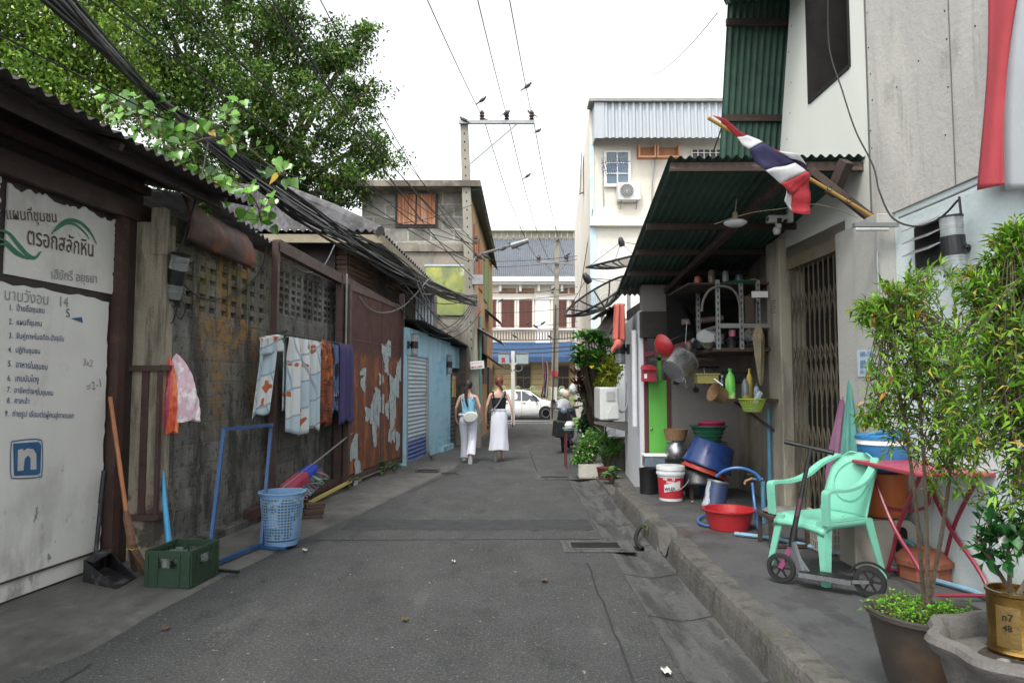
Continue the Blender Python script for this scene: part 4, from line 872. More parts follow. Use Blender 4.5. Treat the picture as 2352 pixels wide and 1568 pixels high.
panel(b, [A, B_, B_+Vector((0, 0, .012)), A2]); panel(b, [D_, C_, C_+Vector((0, 0, .012)), D2]); panel(b, [A, D_, D2, A2]); panel(b, [A2, D2, D2.lerp(C_, .3)+Vector((0, 0, .045)), A2.lerp(B_, .3)+Vector((0, 0, .045))]); b.build('pan', blkplas, dp)
hb = (A2+D2)/2; ht = P(240, 1080, hb.y+.05)
b = MB(); b.tube([hb-Vector((0, 0, .06)), hb.lerp(ht, .6)], .017); b.build('handle', blkplas, dp)
b = MB(); b.tube([hb.lerp(ht, .6)]+[hb.lerp(ht, .6+.4*i/24) for i in range(1, 25)], [.02+.0025*(i % 2) for i in range(25)]); b.build('grip', blackp, dp)
bamb = mat('bamboo_handle', '#a8662f', .5, 0, .15, (20, 20, 3), .1, 30, [dict(c='#4b2d18', s=14, lo=.62, hi=.68, k=.6)])
brist = mat('broom_fibre', '#5d4733', .9, 0, .3, 30, .2, 60)
br = thing('broom', 'coconut fibre broom with a bamboo handle leaning on the brown gate post', 'broom', G(340, 1338, .03))
ht = P(253, 912, 5.83); hm = P(292, 1190, 5.62); hb = P(300, 1228, 5.58)
b = MB(); b.tube([ht.lerp(hm, i/10) for i in range(11)], [.0165+.0015*(i % 3 == 0) for i in range(11)], 8); b.build('handle', bamb, br)
b = MB(); b.tube([hm-(hm-ht).normalized()*.06, hm, hb, P(303, 1260, 5.56)], [.02, .03, .034, .036]); b.build('binding', mat('twine_binding', '#6d4a35', .8, 0, .25, 30, .3, 60), br)
b = MB(); c0 = P(303, 1255, 5.56)
for i in range(170):
    a = random.random(); q = random.uniform(-1, 1); tip = G(292+62*a, 1306+36*a, .03).lerp(G(322+35*a, 1300+45*a, .03), random.random())
    s0 = c0+Vector((random.uniform(-.03, .03), random.uniform(-.03, .03), .02)); md = s0.lerp(tip, .5)+Vector((random.uniform(-.012, .012), random.uniform(-.012, .012), .01))
    b.tube([s0, md, tip+Vector((0, 0, random.uniform(0, .03)))], [.003, .0025, .0015], 3, cap=False)
b.build('bristles', brist, br)
b = MB(); p_ = P(306, 1258, 5.56); b.tube([p_+Vector((math.cos(a*.5)*.045, math.sin(a*.5)*.045, .006*math.sin(a*3))) for a in range(14)], .003, 5); b.build('yellow_tie', mat('yellow_wire', '#b9a93b', .5), br)

# bottle crate
crm = mat('dark_green_crate_plastic', '#25402c', .5, 0, .12, 6, .08, 30, [dict(c='#4a5a40', s=8, lo=.6, hi=.7, k=.5)])
cr = thing('bottle_crate', 'dark green plastic bottle crate holding drinking glasses beside the broom', 'crate', (G(444, 1349, .03)-Vector((.18, -.21, 0))), R(-5))
def slotted(mb, x0, y0, x1, y1, h, t, sl0, sl1, z0s, z1s):   # wall with a hand slot
    a, c_ = Vector((x0, y0, 0)), Vector((x1, y1, 0)); 
    def seg_(u0, u1, za, zc, o=0):
        p0, p1 = a.lerp(c_, u0), a.lerp(c_, u1); mb.bar(p0+Vector((0, 0, (za+zc)/2)), p1+Vector((0, 0, (za+zc)/2)), t+o, zc-za)
    seg_(0, 1, 0, z0s); seg_(0, 1, z1s, h-.03); seg_(0, sl0, z0s, z1s); seg_(sl1, 1, z0s, z1s); seg_(-.01, 1.01, h-.03, h, .012); seg_(0, 1, .0, .015, .01); seg_(0, 1, z0s-.012, z0s, .008)
    for u in (.03, .25, .75, .97): p = a.lerp(c_, u); mb.box((p.x, p.y, h/2-.012), (t+.016, t+.016, h-.036))
hx, hy, hh = .175, .205, .27
for i, (p, q) in enumerate((((-hx, -hy), (hx, -hy)), ((hx, -hy), (hx, hy)), ((hx, hy), (-hx, hy)), ((-hx, hy), (-hx, -hy)))):
    b = MB(); slotted(b, *p, *q, hh, .008, .26, .74, .14, .215); b.build('side', crm, cr, world=False)
b = MB(); b.box((0, 0, .006), (2*hx, 2*hy, .01)); 
for i in range(1, 4): b.box((-hx+2*hx*i/4, 0, .07), (.004, 2*hy-.02, .12))
for i in range(1, 5): b.box((0, -hy+2*hy*i/5, .072), (2*hx-.02, .004, .12))
b.build('dividers', crm, cr, world=False)
glassm = mat('clear_glass', '#dfe8e6', .05, 0, 0, 3, 0, trans=.85)
for i in range(4):
    for j in range(5):
        if (i+j) % 3 == 2: continue
        t = thing('drinking_glass', 'upturned drinking glass in the green bottle crate', 'glass', cr.matrix_basis@Vector((-hx+2*hx*(i+.5)/4, -hy+2*hy*(j+.5)/5, .012)) if False else Matrix.LocRotScale(cr.location, cr.rotation_euler, None)@Vector((-hx+2*hx*(i+.5)/4, -hy+2*hy*(j+.5)/5, .012)), 0, 'glasses in the green crate')
        m_ = MB(); m_.lathe([(.03, .19), (.035, .0), (.033, .0), (.028, .185)], (0, 0, 0), 14); m_.lathe([(.0, .188), (.03, .19), (.03, .2), (.0, .2)], (0, 0, 0), 14); m_.build('bowl', glassm, t, world=False)
# blue rack
blp = mat('blue_painted_steel', '#1a4f84', .4, 0, .12, 8, .05, 30, [dict(c='#7b8a94', s=14, lo=.64, hi=.7, k=.6)])
rk = thing('blue_rack', 'empty bright blue steel clothes rack frame beside the block wall', 'rack', G(540, 1270, .03))
a0, a1 = G(478, 1300, .06), G(600, 1250, .06); t0, t1 = P(515, 986, 6.08), P(623, 975, 6.9)
b = MB(); b.bar(a0, t0, .028, .028); b.bar(a1, t1, .028, .028); b.build('upright', blp, rk)
b = MB(); b.bar(t0-Vector((.012, 0, 0)), t1+Vector((.012, 0, 0)), .028, .028); b.build('top_bar', blp, rk)
b = MB(); b.bar(a0, a1, .028, .028); b.build('bottom_bar', blp, rk)
b = MB(); b.bar(a0+Vector((-.12, .0, -.015)), a0+Vector((.30, -.12, -.015)), .03, .02); b.build('foot', blackp, rk)
b = MB(); b.bar(a1+Vector((-.08, 0, -.015)), a1+Vector((.26, -.1, -.015)), .03, .02); b.build('foot', blp, rk)
# pale blue stick and yellow tube
b = MB(); b.tube([P(374, 1062, 6.25), P(378, 1150, 6.1), P(392, 1290, 5.98)], [.004, .02, .03], 10); tag(b.build('blue_pole', mat('sky_blue_plastic', '#2fa0d8', .4), None), 'sky blue tapered plastic pole standing between pillar and green crate', 'pole')
b = MB(); b.bar(W(695, 1162, -3.55), W(806, 1104, -3.55), .04, .035); tag(b.build('yellow_tube', mat('faded_yellow', '#c2ad52', .5, 0, .1, 9), None), 'faded yellow tube lying on the brown bottom rail', 'tube')
for i in range(3):
    b = MB(); b.box(G(718, 1183, .06)+Vector((0, .04*i, .06*i-.02)), (.22, .11, .055), .3+.1*i); tag(b.build('brick', mat('dark_brick', '#4d3b33', .9, 0, .2, 9, .6) if 'dark_brick' not in MATS else MATS['dark_brick'], None, bev=.004), 'dark brick in the small pile beside the laundry basket', 'brick', 'bricks piled by the basket')

# laundry basket
bkm = mat('light_blue_basket_plastic', '#6f9cc8', .4, 0, .08, 6, .04, 30, [dict(c='#a9b9b0', s=4, lo=.5, hi=.65, k=.5)])
lb = thing('laundry_basket', 'tall light blue slotted laundry basket full of clothes beside the block wall', 'basket', G(646, 1248, .035))
H_ = .50; r0, r1 = .155, .205
b = MB()
rr = lambda z: r0+(r1-r0)*(z/H_)**.9
NR = 15
for i in range(NR+1):
    z = .04+(H_-.09)*i/NR; b.lathe([(rr(z), z-.0042), (rr(z)+.004, z-.0042), (rr(z)+.004, z+.0042), (rr(z), z+.0042), (rr(z), z-.0042)], (0, 0, 0), 40)
for j in range(38):
    a = 2*math.pi*j/38; d_ = Vector((math.cos(a), math.sin(a), 0)); b.bar(d_*rr(.03)+Vector((0, 0, .03)), d_*rr(H_-.04)+Vector((0, 0, H_-.04)), .0062, .004, up=d_)
b.lathe([(rr(0), 0), (rr(.04), .04), (rr(.04)-.004, .04), (rr(0)-.004, .0), (rr(0), 0)], (0, 0, 0), 40); b.lathe([(0, .004), (rr(0), .004), (rr(0), .0), (0, 0)], (0, 0, 0), 40); b.build('slotted_wall', bkm, lb, world=False)
b = MB(); b.lathe([(rr(H_)-.004, H_-.05), (rr(H_), H_-.05), (rr(H_)+.006, H_-.014), (rr(H_)+.02, H_-.01), (rr(H_)+.02, H_), (rr(H_)-.004, H_), (rr(H_)-.004, H_-.05)], (0, 0, 0), 40); b.build('rim', bkm, lb, world=False)
b = MB(); b.lathe([(0, .46), (.08, .46), (.14, .44), (.185, .40), (.18, .3), (.15, .06), (0, .05)], (0, 0, 0), 40, wob=lambda a, z: .03*math.sin(a*5+z*30)+.02*math.sin(a*9)); tag(b.build('washing', mat('basket_clothes', '#566358', .85, 0, .25, 9, .5, 20, [dict(c='#b9c8d6', s=7, lo=.5, hi=.56, k=.8), dict(c='#4e5f52', s=8, lo=.58, hi=.62, k=.7)]), None), 'pale rumpled clothes inside the blue laundry basket', 'clothes'); bpy.data.objects['washing'].location = lb.location
# hanger rod, hangers, cloths
rodm = galv
p0, p1 = W(640, 1128, -3.45), W(816, 988, -3.62)
b = MB(); b.tube([p0, p1], .012, 8); tag(b.build('hanger_rod', galv, None), 'sloping thin steel rod tied between the frame posts, carrying plastic hangers', 'rod')
hc = [mat('hanger_'+n_, c_, .4) for n_, c_ in (('pink', '#d0507c'), ('green', '#3f8a5a'), ('blue', '#4f86b5'), ('white', '#b9bfbd'), ('teal', '#4f9d98'))]
def hanger_mb():
    m_ = MB(); m_.tube(chaikin([(-.2, 0, -.12), (-.19, 0, -.09), (0, 0, 0), (.19, 0, -.09), (.2, 0, -.12), (.18, 0, -.125), (-.18, 0, -.125), (-.2, 0, -.12)], 1), .004, 5); m_.tube([(0, 0, 0), (0, 0, .03), (.018, 0, .045), (.018, 0, .065), (0, 0, .075), (-.018, 0, .065)], .003, 5); return m_
hmesh = [hanger_mb().build('clothes_hanger', m_, None) for m_ in hc]
names = ['pink', 'green', 'blue', 'white', 'teal']
for i in range(18):
    src = hmesh[i % 5]; o = src if i < 5 else src.copy()
    if i >= 5: col.objects.link(o)
    u = .02+.022*i; pp = p0.lerp(p1, u); o.location = pp+Vector((0, 0, -.065)); o.rotation_euler = (random.uniform(-.3, .3), random.uniform(-.25, .25), random.uniform(-.5, .5))
    tag(o, names[i % 5]+' plastic hanger among those bunched on the sloping rod', 'hanger', 'plastic hangers bunched on the steel rod')
def drape(name, a, c_, drop, over, mt, label, cat, folds=5, amp=.035, back=.6, thick=.006, seed=0, nseg=40, skew=0):
    """cloth hung over a line from a to c_"""
    a, c_ = Vector(a), Vector(c_); d_ = (c_-a).normalized(); n_ = Vector((d_.y, -d_.x, 0)).normalized()
    if n_.x < 0: n_ = -n_
    L_ = (c_-a).length; rs = random.Random(seed); ph = [rs.uniform(0, 6) for _ in range(4)]
    def fn(u, v):
        s_ = v*(drop+back)-back; w_ = math.sin(u*folds*6.28+ph[0])+.5*math.sin(u*folds*2.3*6.28+ph[1])
        am = amp*min(1, abs(s_)/.25); base = a.lerp(c_, u)
        if s_ >= 0: p = base+n_*(over+am*w_+.02*math.sin(min(s_/.05, 1)*1.57))+Vector((0, 0, -s_*(1+.03*math.sin(u*9+ph[2]))))+d_*(skew*s_)
        else: p = base-n_*(over+am*w_*.7+.02*math.sin(min(-s_/.05, 1)*1.57))+Vector((0, 0, s_))
        return p
    m_ = MB(); m_.grid(fn, nseg, 36); o = m_.build(name, mt, None, solid=thick); return tag(o, label, cat, 'laundry hung along the wall frame')
LZ = W(632, 770, -3.66).z; ln = lambda y: (-3.62+ML*y+.02, y, 2.15)
b = MB(); b.tube([ln(8.1), ln(10.3)], .012, 8); b.tube([Vector(ln(8.12))+Vector((.05*math.cos(k*.9), .05*math.sin(k*.9), .04-.008*k)) for k in range(16)], .009, 6); tag(b.build('laundry_line', mat('dark_rope', '#3b4238', .9), None), 'dark rod with rope wrapping that carries the wall laundry', 'line')
patchm = mat('pale_blue_patched_fabric', '#a9bfca', .85, 0, .05, 6, .2, 60)
def square_print(m_, c0, c1, ori=((7.3, 11.1, 3.0))):
    nt = m_.node_tree; N = nt.nodes; L = nt.links; b_ = [n for n in N if n.type == 'BSDF_PRINCIPLED'][0]; src = b_.inputs['Base Color'].links[0].from_socket
    g_ = N.new('ShaderNodeNewGeometry'); sp = N.new('ShaderNodeSeparateXYZ'); L.new(g_.outputs['Position'], sp.inputs[0]); cb = N.new('ShaderNodeCombineXYZ'); sk_ = N.new('ShaderNodeMath'); sk_.operation = 'MULTIPLY_ADD'; L.new(sp.outputs[2], sk_.inputs[0]); sk_.inputs[1].default_value = .33; L.new(sp.outputs[1], sk_.inputs[2]); s5 = N.new('ShaderNodeMath'); s5.operation = 'MULTIPLY_ADD'; L.new(sp.outputs[1], s5.inputs[0]); s5.inputs[1].default_value = -.3; L.new(sp.outputs[2], s5.inputs[2]); L.new(sk_.outputs[0], cb.inputs[0]); L.new(s5.outputs[0], cb.inputs[1])
    k = N.new('ShaderNodeTexBrick'); k.inputs['Scale'].default_value = 1; k.inputs['Brick Width'].default_value = .42; k.inputs['Row Height'].default_value = .33; k.inputs['Mortar Size'].default_value = .012; k.inputs['Mortar Smooth'].default_value = 0
    k.inputs['Color1'].default_value = (0, 0, 0, 1); k.inputs['Color2'].default_value = (1, 1, 1, 1); k.inputs['Mortar'].default_value = (.5, .5, .5, 1); L.new(cb.outputs[0], k.inputs['Vector'])
    st_ = N.new('ShaderNodeMath'); st_.operation = 'GREATER_THAN'; st_.inputs[1].default_value = .45; L.new(k.outputs['Color'], st_.inputs[0])
    m1 = N.new('ShaderNodeMix'); m1.data_type = 'RGBA'; L.new(st_.outputs[0], m1.inputs[0]); L.new(src, m1.inputs[6]); m1.inputs[7].default_value = lin(c0)
    n_ = N.new('ShaderNodeTexNoise'); n_.inputs['Scale'].default_value = 6; n_.inputs['Detail'].default_value = 1; L.new(g_.outputs['Position'], n_.inputs['Vector']); s2 = N.new('ShaderNodeMath'); s2.operation = 'GREATER_THAN'; s2.inputs[1].default_value = .64; L.new(n_.outputs['Fac'], s2.inputs[0])
    s3 = N.new('ShaderNodeMath'); s3.operation = 'MULTIPLY'; L.new(s2.outputs[0], s3.inputs[0]); L.new(st_.outputs[0], s3.inputs[1])
    m2 = N.new('ShaderNodeMix'); m2.data_type = 'RGBA'; L.new(s3.outputs[0], m2.inputs[0]); L.new(m1.outputs[2], m2.inputs[6]); m2.inputs[7].default_value = lin(c1); 
    m3 = N.new('ShaderNodeMix'); m3.data_type = 'RGBA'; L.new(k.outputs['Fac'], m3.inputs[0]); L.new(m2.outputs[2], m3.inputs[6]); m3.inputs[7].default_value = lin('#8c9ba3'); L.new(m3.outputs[2], b_.inputs['Base Color'])
square_print(patchm, '#c4cacc', '#a85c30')
checkm = mat('orange_brown_check', '#8e4520', .85, 0, .1, 5, .2, 60, [dict(c='#3d1f14', s=(3, 22, 3), lo=.52, hi=.56, k=.7), dict(c='#3d1f14', s=(3, 3, 22), lo=.54, hi=.58, k=.7), dict(c='#c77a2c', s=(3, 5, 2.5), lo=.62, hi=.64, k=.8)])
navym = mat('navy_print_fabric', '#4a5f85', .85, 0, .1, 5, .2, 60, [dict(c='#15161c', s=(3, 7, 3), lo=.5, hi=.52, k=.95), dict(c='#c9cdd2', s=(9, 12, 5), lo=.6, hi=.62, k=.9), dict(c='#c9b945', s=(5, 9, 7), lo=.66, hi=.67, k=.9)])
purpm = mat('plum_fabric', '#3f3a66', .85, 0, .12, (3, 9, 1), .2, 60)
drape('folded_blanket', (-3.62+ML*7.62+.02, 7.62, 2.08), ln(8.12), .85, -.03, patchm, 'pale blue blanket corner hanging behind the brown post, left end of the laundry', 'blanket', 1.5, .03, .2, seed=3, nseg=16, skew=-.25)
drape('patterned_blanket', ln(8.22), ln(9.2), 1.18, .035, patchm, 'pale blue patterned blanket with white squares, largest of the hung laundry', 'blanket', 3.2, .035, .9, seed=5)
drape('checked_blanket', ln(9.2), ln(9.56), 1.12, .04, checkm, 'orange and brown checked blanket between the pale blue one and the navy one', 'blanket', 2, .03, .8, seed=6, nseg=24)
drape('printed_towel', ln(9.57), ln(9.83), .95, .035, navym, 'navy printed towel with black and white blotches beside the plum cloth', 'towel', 1.5, .02, .7, seed=8, nseg=20)
drape('plum_sheet', ln(9.82), ln(10.36), 1.13, .05, purpm, 'plain dark plum sheet hanging at the right end of the laundry', 'sheet', 3, .022, .9, seed=9, nseg=30)
drape('red_shirt', p0.lerp(p1, .05)+Vector((0, 0, .01)), p0.lerp(p1, .24)+Vector((0, 0, .01)), .13, .06, mat('crimson_cloth', '#a3274a', .85, 0, .1), 'small crimson cloth thrown over the bunch of hangers', 'cloth', 1.5, .02, .1, nseg=12)
drape('blue_cloth', p0.lerp(p1, .24)+Vector((0, 0, .01)), p0.lerp(p1, .36)+Vector((0, 0, .01)), .1, .05, mat('royal_blue_cloth', '#1f3fb0', .85, 0, .1), 'small royal blue cloth beside the crimson one on the hangers', 'cloth', 1.5, .02, .1, nseg=12)
# plastic bag on the pillar
pinkf = mat('pink_white_bag_film', '#d9b6c4', .3, 0, .1, 4, .1, 20, [dict(c='#e9e4e6', s=(7, 7, 4), lo=.48, hi=.52, k=.9), dict(c='#a34b78', s=(9, 9, 2), lo=.6, hi=.66, k=.7)])
orf = mat('red_orange_bag_film', '#d6412a', .3, 0, .1, 4, .1, 20, [dict(c='#e8842c', s=(24, 24, 1.5), lo=.5, hi=.6, k=.8), dict(c='#9c1f52', s=(6, 6, 1.5), lo=.55, hi=.65, k=.8)])
pb = thing('plastic_bag', 'pink and white plastic carrier bag hanging from the strapped pillar', 'bag', P(395, 812, 6.3))
top = P(395, 812, 6.3)
def bagpt(cx, cy, w_, h_, dy=0):
    def fn(u, v):
        a = u*2*math.pi; rad = (math.sin(min(v*1.35, 1)*1.4)**.7)*(1-.25*v*v) if v > 0 else .02
        f = 1+.18*math.sin(a*5+v*6)*(.4+v)+.1*math.sin(a*11+v*13)
        return Vector((cx.x+cy*v*h_+math.cos(a)*w_*rad*f, cx.y+dy+math.sin(a)*w_*.45*rad*f, cx.z-v*h_*(1+.03*math.sin(a*3))))
    return fn
b = MB(); b.grid(bagpt(top+Vector((.04, 0, 0)), .14, .165, .60), 36, 24); b.build('white_bag', pinkf, pb)
b = MB(); b.grid(bagpt(top+Vector((.0, -.03, -.02)), .02, .10, .68, -.03), 36, 24); b.build('red_bag', orf, pb)
b = MB(); b.tube([top-Vector((0, 0, .2)), top+Vector((0, 0, .05)), top+Vector((-.02, .02, .25)), top+Vector((0.02, .05, .45)), top+Vector((.05, .05, .6))], .006, 6); b.build('string', mat('dark_string', '#3a3230', .9), pb)

lampg = mat('lamp_glass', '#aab3b3', .12, 0, .3, (3, 3, 60), .05, 20, trans=.6, coord='Object')
def wall_lamp(p, r, h, tilt, label, arm, group='tube wall lamps'):
    t = thing('wall_lamp', label, 'wall lamp', p, 0, group)
    M_ = Euler(tilt).to_matrix()
    def part(nm, z0, z1, rr_, m_, ribs=0):
        q = MB(); prof = [(0, z0)]+([(rr_*(1+.03*(k % 2)), z0+(z1-z0)*k/ribs) for k in range(ribs+1)] if ribs else [(rr_, z0), (rr_, z1)])+[(0, z1)]
        q.lathe(prof, (0, 0, 0), 20, 0, M_, smooth=False if not ribs else True); q.build(nm, m_, t, world=False)
    part('collar', -h*.16, h*.16, r*1.06, blackp); part('upper_glass', h*.162, h*.47, r, lampg, 10); part('lower_glass', -h*.47, -h*.162, r, lampg, 10); part('cap', h*.472, h*.5, r*1.08, blackp); part('base_cap', -h*.5, -h*.472, r*1.08, blackp)
    q = MB(); q.tube([(0, 0, 0), Vector(arm)*.8], r*.4, 8); q.box(Vector(arm)*.9, (max(.02, abs(arm[0])*.3), max(.05, r*1.4), r*2)); q.build('bracket', blackp, t, world=False)
    return t
wall_lamp(P(405, 635, 6.25), .078, .42, (R(12), R(17), 0), 'tilted tube wall lamp with black band hanging off the left pillar', (-.17, .06, .02))
wall_lamp(P(2190, 565, 4.55), .068, .40, (0, R(-3), 0), 'large tube wall lamp with black band beside the louvred vent', (.26, .1, -.01))
wall_lamp(P(940, 792, 13.3)+Vector((.1, 0, 0)), .07, .42, (0, 0, 0), 'tube wall lamp above the blue rolling shutter, by the rusty door', (-.12, 0, 0))
wall_lamp(P(1028, 837, 17.0)+Vector((.03, 0, 0)), .08, .46, (0, 0, 0), 'tube wall lamp on the light blue wall behind the women', (-.14, 0, 0))
wall_lamp(P(1425, 802, 9.9), .07, .42, (0, 0, 0), 'tube wall lamp on the corner of the white house under the red cloth', (.12, 0, 0))
# ================================================================ PROPS, RIGHT SIDE
PZ = .205
mint = mat('mint_plastic', '#68b89e', .35, 0, .04, 5, .02, 30, [dict(c='#6f8a78', s=14, lo=.5, hi=.62, k=.6, mask=[('z', .25, .02)]), dict(c='#93cdb8', s=(3, 3, 9), lo=.6, hi=.7, k=.4), dict(c='#5c9a86', s=7, lo=.62, hi=.72, k=.5)], coord='Object')
pc = thing('plastic_armchair', 'mint green plastic armchair standing by the scooter on the raised pavement', 'chair', (2.25, 5.1, PZ), R(203)); pc.scale = (.95,)*3
def leg(x, y, sx, sy):
    m_ = MB(); n = 8; vs = []
    for i in range(n+1):
        t = i/n; z = .43*(1-t); e = .06*t; cx, cy = x+sx*e, y+sy*e; w_ = .075-.03*t; k = .012
        vs += [(cx, cy, z), (cx-sx*w_, cy, z), (cx-sx*w_, cy-sy*k, z), (cx-sx*k, cy-sy*k, z), (cx-sx*k, cy-sy*w_, z), (cx, cy-sy*w_, z)]
    m_.add(vs, [(i*6+j, i*6+(j+1) % 6, (i+1)*6+(j+1) % 6, (i+1)*6+j) for i in range(n) for j in range(6)])
    m_.add(vs[-6:], [(0, 1, 2, 3), (0, 3, 4, 5)]); m_.add(vs[:6], [(0, 1, 2, 3), (0, 3, 4, 5)]); return m_
for sx, sy in ((1, 1), (1, -1), (-1, 1), (-1, -1)): leg(.24*sx, .23*sy, sx, sy).build('leg', mint, pc, world=False)
b = MB()
b.grid(lambda u, v: Vector((-.24+.5*u, (v-.5)*.48*(1-.06*(1-u)), .435-.02*math.sin(math.pi*u)*math.sin(math.pi*v)+(-.05*max(0, u-.85)/.15 if u > .85 else 0))), 20, 14)
b.grid(lambda u, v: Vector((-.24+.5*u, (-.24 if v < .5 else .24), .435-.045*abs(((v*2) % 1))-(.05*max(0, u-.85)/.15 if u > .85 else 0))) if False else Vector((-.24+.5*u, -.24*(1-.06*(1-u)), .435-.05*v-(.05*max(0, u-.85)/.15))), 10, 2)
b.grid(lambda u, v: Vector((-.24+.5*u, .24*(1-.06*(1-u)), .435-.05*v-(.05*max(0, u-.85)/.15))), 10, 2)
b.grid(lambda u, v: Vector((.26, (u-.5)*.48, .385-.045*v*(1-.5*math.sin(math.pi*u)))), 10, 2); b.build('seat', mint, pc, world=False, solid=.006)
def bk(u, v):
    hw = .215*(1-.05*v)*(1 if v < .7 else max(.3, math.sqrt(max(.0, 1-((v-.7)/.31)**2)))); y = (u-.5)*2*hw
    return Vector((-.23-.14*v-.05*v*v+.05*(abs(u-.5)*2)**2*.8, y, .43+.46*v))
b = MB(); b.grid(lambda u, v: bk(u, 1-(1-v)**1.7), 18, 34)
b.build('backrest', mint, pc, world=False, solid=.012)
b = MB(); 
ov = [bk(.5+.36*math.sin(a)*1, .55+.33*math.cos(a)) + Vector((.012, 0, 0)) for a in [2*math.pi*i/28 for i in range(29)]]; b.tube(ov, .004, 4); b.build('back_rib', mint, pc, world=False)
for s_ in (1, -1):
    b = MB(); pts = chaikin([(.255, s_*.262, .42), (.262, s_*.268, .63), (.25, s_*.27, .665), (.05, s_*.27, .655), (-.12, s_*.262, .70), (-.25, s_*.24, .80), (-.36, s_*.17, .86)], 2)
    n = len(pts); vs = []
    for i, p in enumerate(pts):
        w_ = .032; th = .011; d_ = (pts[min(i+1, n-1)]-pts[max(i-1, 0)]).normalized(); sd_ = Vector((0, 1, 0)); up_ = d_.cross(sd_).normalized()
        vs += [p-sd_*w_-up_*th, p+sd_*w_-up_*th, p+sd_*w_+up_*th, p-sd_*w_+up_*th]
    b.add(vs, [(i*4+j, i*4+(j+1) % 4, (i+1)*4+(j+1) % 4, (i+1)*4+j) for i in range(n-1) for j in range(4)]); b.add(vs[:4], [(0, 1, 2, 3)]); b.add(vs[-4:], [(0, 1, 2, 3)]); b.build('armrest', mint, pc, world=False)

# kick scooter
sil = mat('scooter_aluminium', '#8d9095', .3, .7, .1, 6, .03, 30); tyre = mat('tyre_rubber', '#1b1b1c', .7, 0, .1, 10, .1, 60); pnk = mat('pink_scooter_paint', '#8c3f66', .4, 0, .1, 6)
ks = thing('kick_scooter', 'small silver and black kick scooter parked in front of the mint chair', 'scooter', (2.0, 4.7, PZ))
wf, wr = G(1795, 1337, PZ), G(1999, 1372, PZ); dirn = (wr-wf).normalized(); rad = .1; side = dirn.cross(Vector((0, 0, 1))).normalized()
Mw = Matrix((side.cross(Vector((0, 0, 1))).normalized(), Vector((0, 0, 1)), side)).transposed()
def wheel(c_, r_):
    t = MB(); t.lathe([(r_*.72, -.014), (r_*.94, -.013), (r_, 0), (r_*.94, .013), (r_*.72, .014), (r_*.72, -.014)], c_, 28, 0, Mw); o = t.build('wheel', tyre, ks)
    t = MB(); t.lathe([(r_*.68, -.012), (r_*.73, -.012), (r_*.73, .012), (r_*.68, .012), (r_*.68, -.012)], c_, 24, 0, Mw); t.lathe([(0, -.016), (r_*.18, -.016), (r_*.18, .016), (0, .016)], c_, 12, 0, Mw)
    for k in range(6): a = k*math.pi/3; d_ = Mw@Vector((math.cos(a), math.sin(a), 0)); t.bar(c_+d_*r_*.15, c_+d_*r_*.7, .012, .012)
    t.build('rim', blackp, o)
cf, c_r = wf+Vector((0, 0, rad)), wr+Vector((0, 0, rad)); wheel(cf, rad); wheel(c_r, rad)
b = MB(); ds, de = wf+dirn*.13+Vector((0, 0, .085)), wr-dirn*.1+Vector((0, 0, .085)); b.bar(ds, de, .115, .03); b.bar(de, c_r, .05, .02); b.build('deck', sil, ks)
b = MB(); b.bar(ds+Vector((0, 0, .018)), de+Vector((0, 0, .018)), .1, .006); b.build('grip_tape', blackp, ks)
hd = P(1818, 1245, 4.85); 
b = MB(); b.bar(ds, hd, .03, .055); b.bar(ds+dirn*.05, hd-Vector((0, 0, .04)), .02, .03); b.build('neck', sil, ks)
ht = P(1862, 1030, 4.86)
b = MB(); b.tube([hd-Vector((0, 0, .03)), hd.lerp(ht, .15)], .024); b.tube([hd.lerp(ht, .15), hd.lerp(ht, .52)], .019); b.tube([hd.lerp(ht, .52), ht], .015); b.build('stem', blackp, ks)
b = MB(); b.tube([hd.lerp(ht, .28), hd.lerp(ht, .47)], .0195); b.build('stem_band', mat('purple_decal', '#4a2a3a', .4), ks)
b = MB(); b.bar(cf+side*.02, hd-Vector((0, 0, .02)), .012, .03); b.bar(cf-side*.02, hd-Vector((0, 0, .02)), .012, .03); b.build('fork', pnk, ks)
g0, g1 = P(1803, 1014, 4.98), P(1915, 1040, 4.76)
b = MB(); b.tube([g0.lerp(g1, .15), g1.lerp(g0, .15)], .012); b.build('handlebar', blackp, ks)
for p, q in ((g0, g0.lerp(g1, .36)), (g1, g1.lerp(g0, .36))): m_ = MB(); m_.tube([p, q], .017); m_.build('grip', blackp, ks)
b = MB(); b.tube([c_r+Mw@Vector((math.cos(a)*(rad+.02), math.sin(a)*(rad+.02), 0)) for a in [R(20+14*i) for i in range(11)]], .018, 6, flat=.4); b.build('mudguard', blackp, ks)

# folding table
redp = mat('crimson_table_plastic', '#a02440', .35, 0, .06, 5, .03, 30); redm = mat('crimson_tube', '#7f1b30', .35, 0, .1, 5, .02, 30)
ft = thing('folding_table', 'crimson folding table with crossed tube legs behind the potted shrub', 'table', (2.8, 4.85, PZ))
tz = 1.0; c4 = [G(1955, 1054, tz), G(2103, 1085, tz)]; c4 += [c4[1]+Vector((.5, -.02, 0)), c4[0]+Vector((.45, -.02, 0))]
b = MB(); b.prism([p-Vector((0, 0, .028)) for p in c4], (0, 0, .028)); b.build('tabletop', redp, ft, bev=.01)
y0, y1 = c4[0].y, c4[1].y; xa = c4[0].x
for s_, x in ((0, 2.62), (1, 3.0)):
    b = MB(); b.tube(chaikin([(x, y0-.12, tz-.03), (x, (y0+y1)/2+.02, .58), (x+.02, y1+.12, .36), (x+.0, y1-.02, PZ)], 2), .014); b.build('leg', redm, ft)
    b = MB(); b.tube(chaikin([(x+.035, y1+.12, tz-.03), (x+.035, (y0+y1)/2, .6), (x+.035, y0-.3, .34), (x+.035, y0-.22, PZ)], 2), .014); b.build('leg', redm, ft)
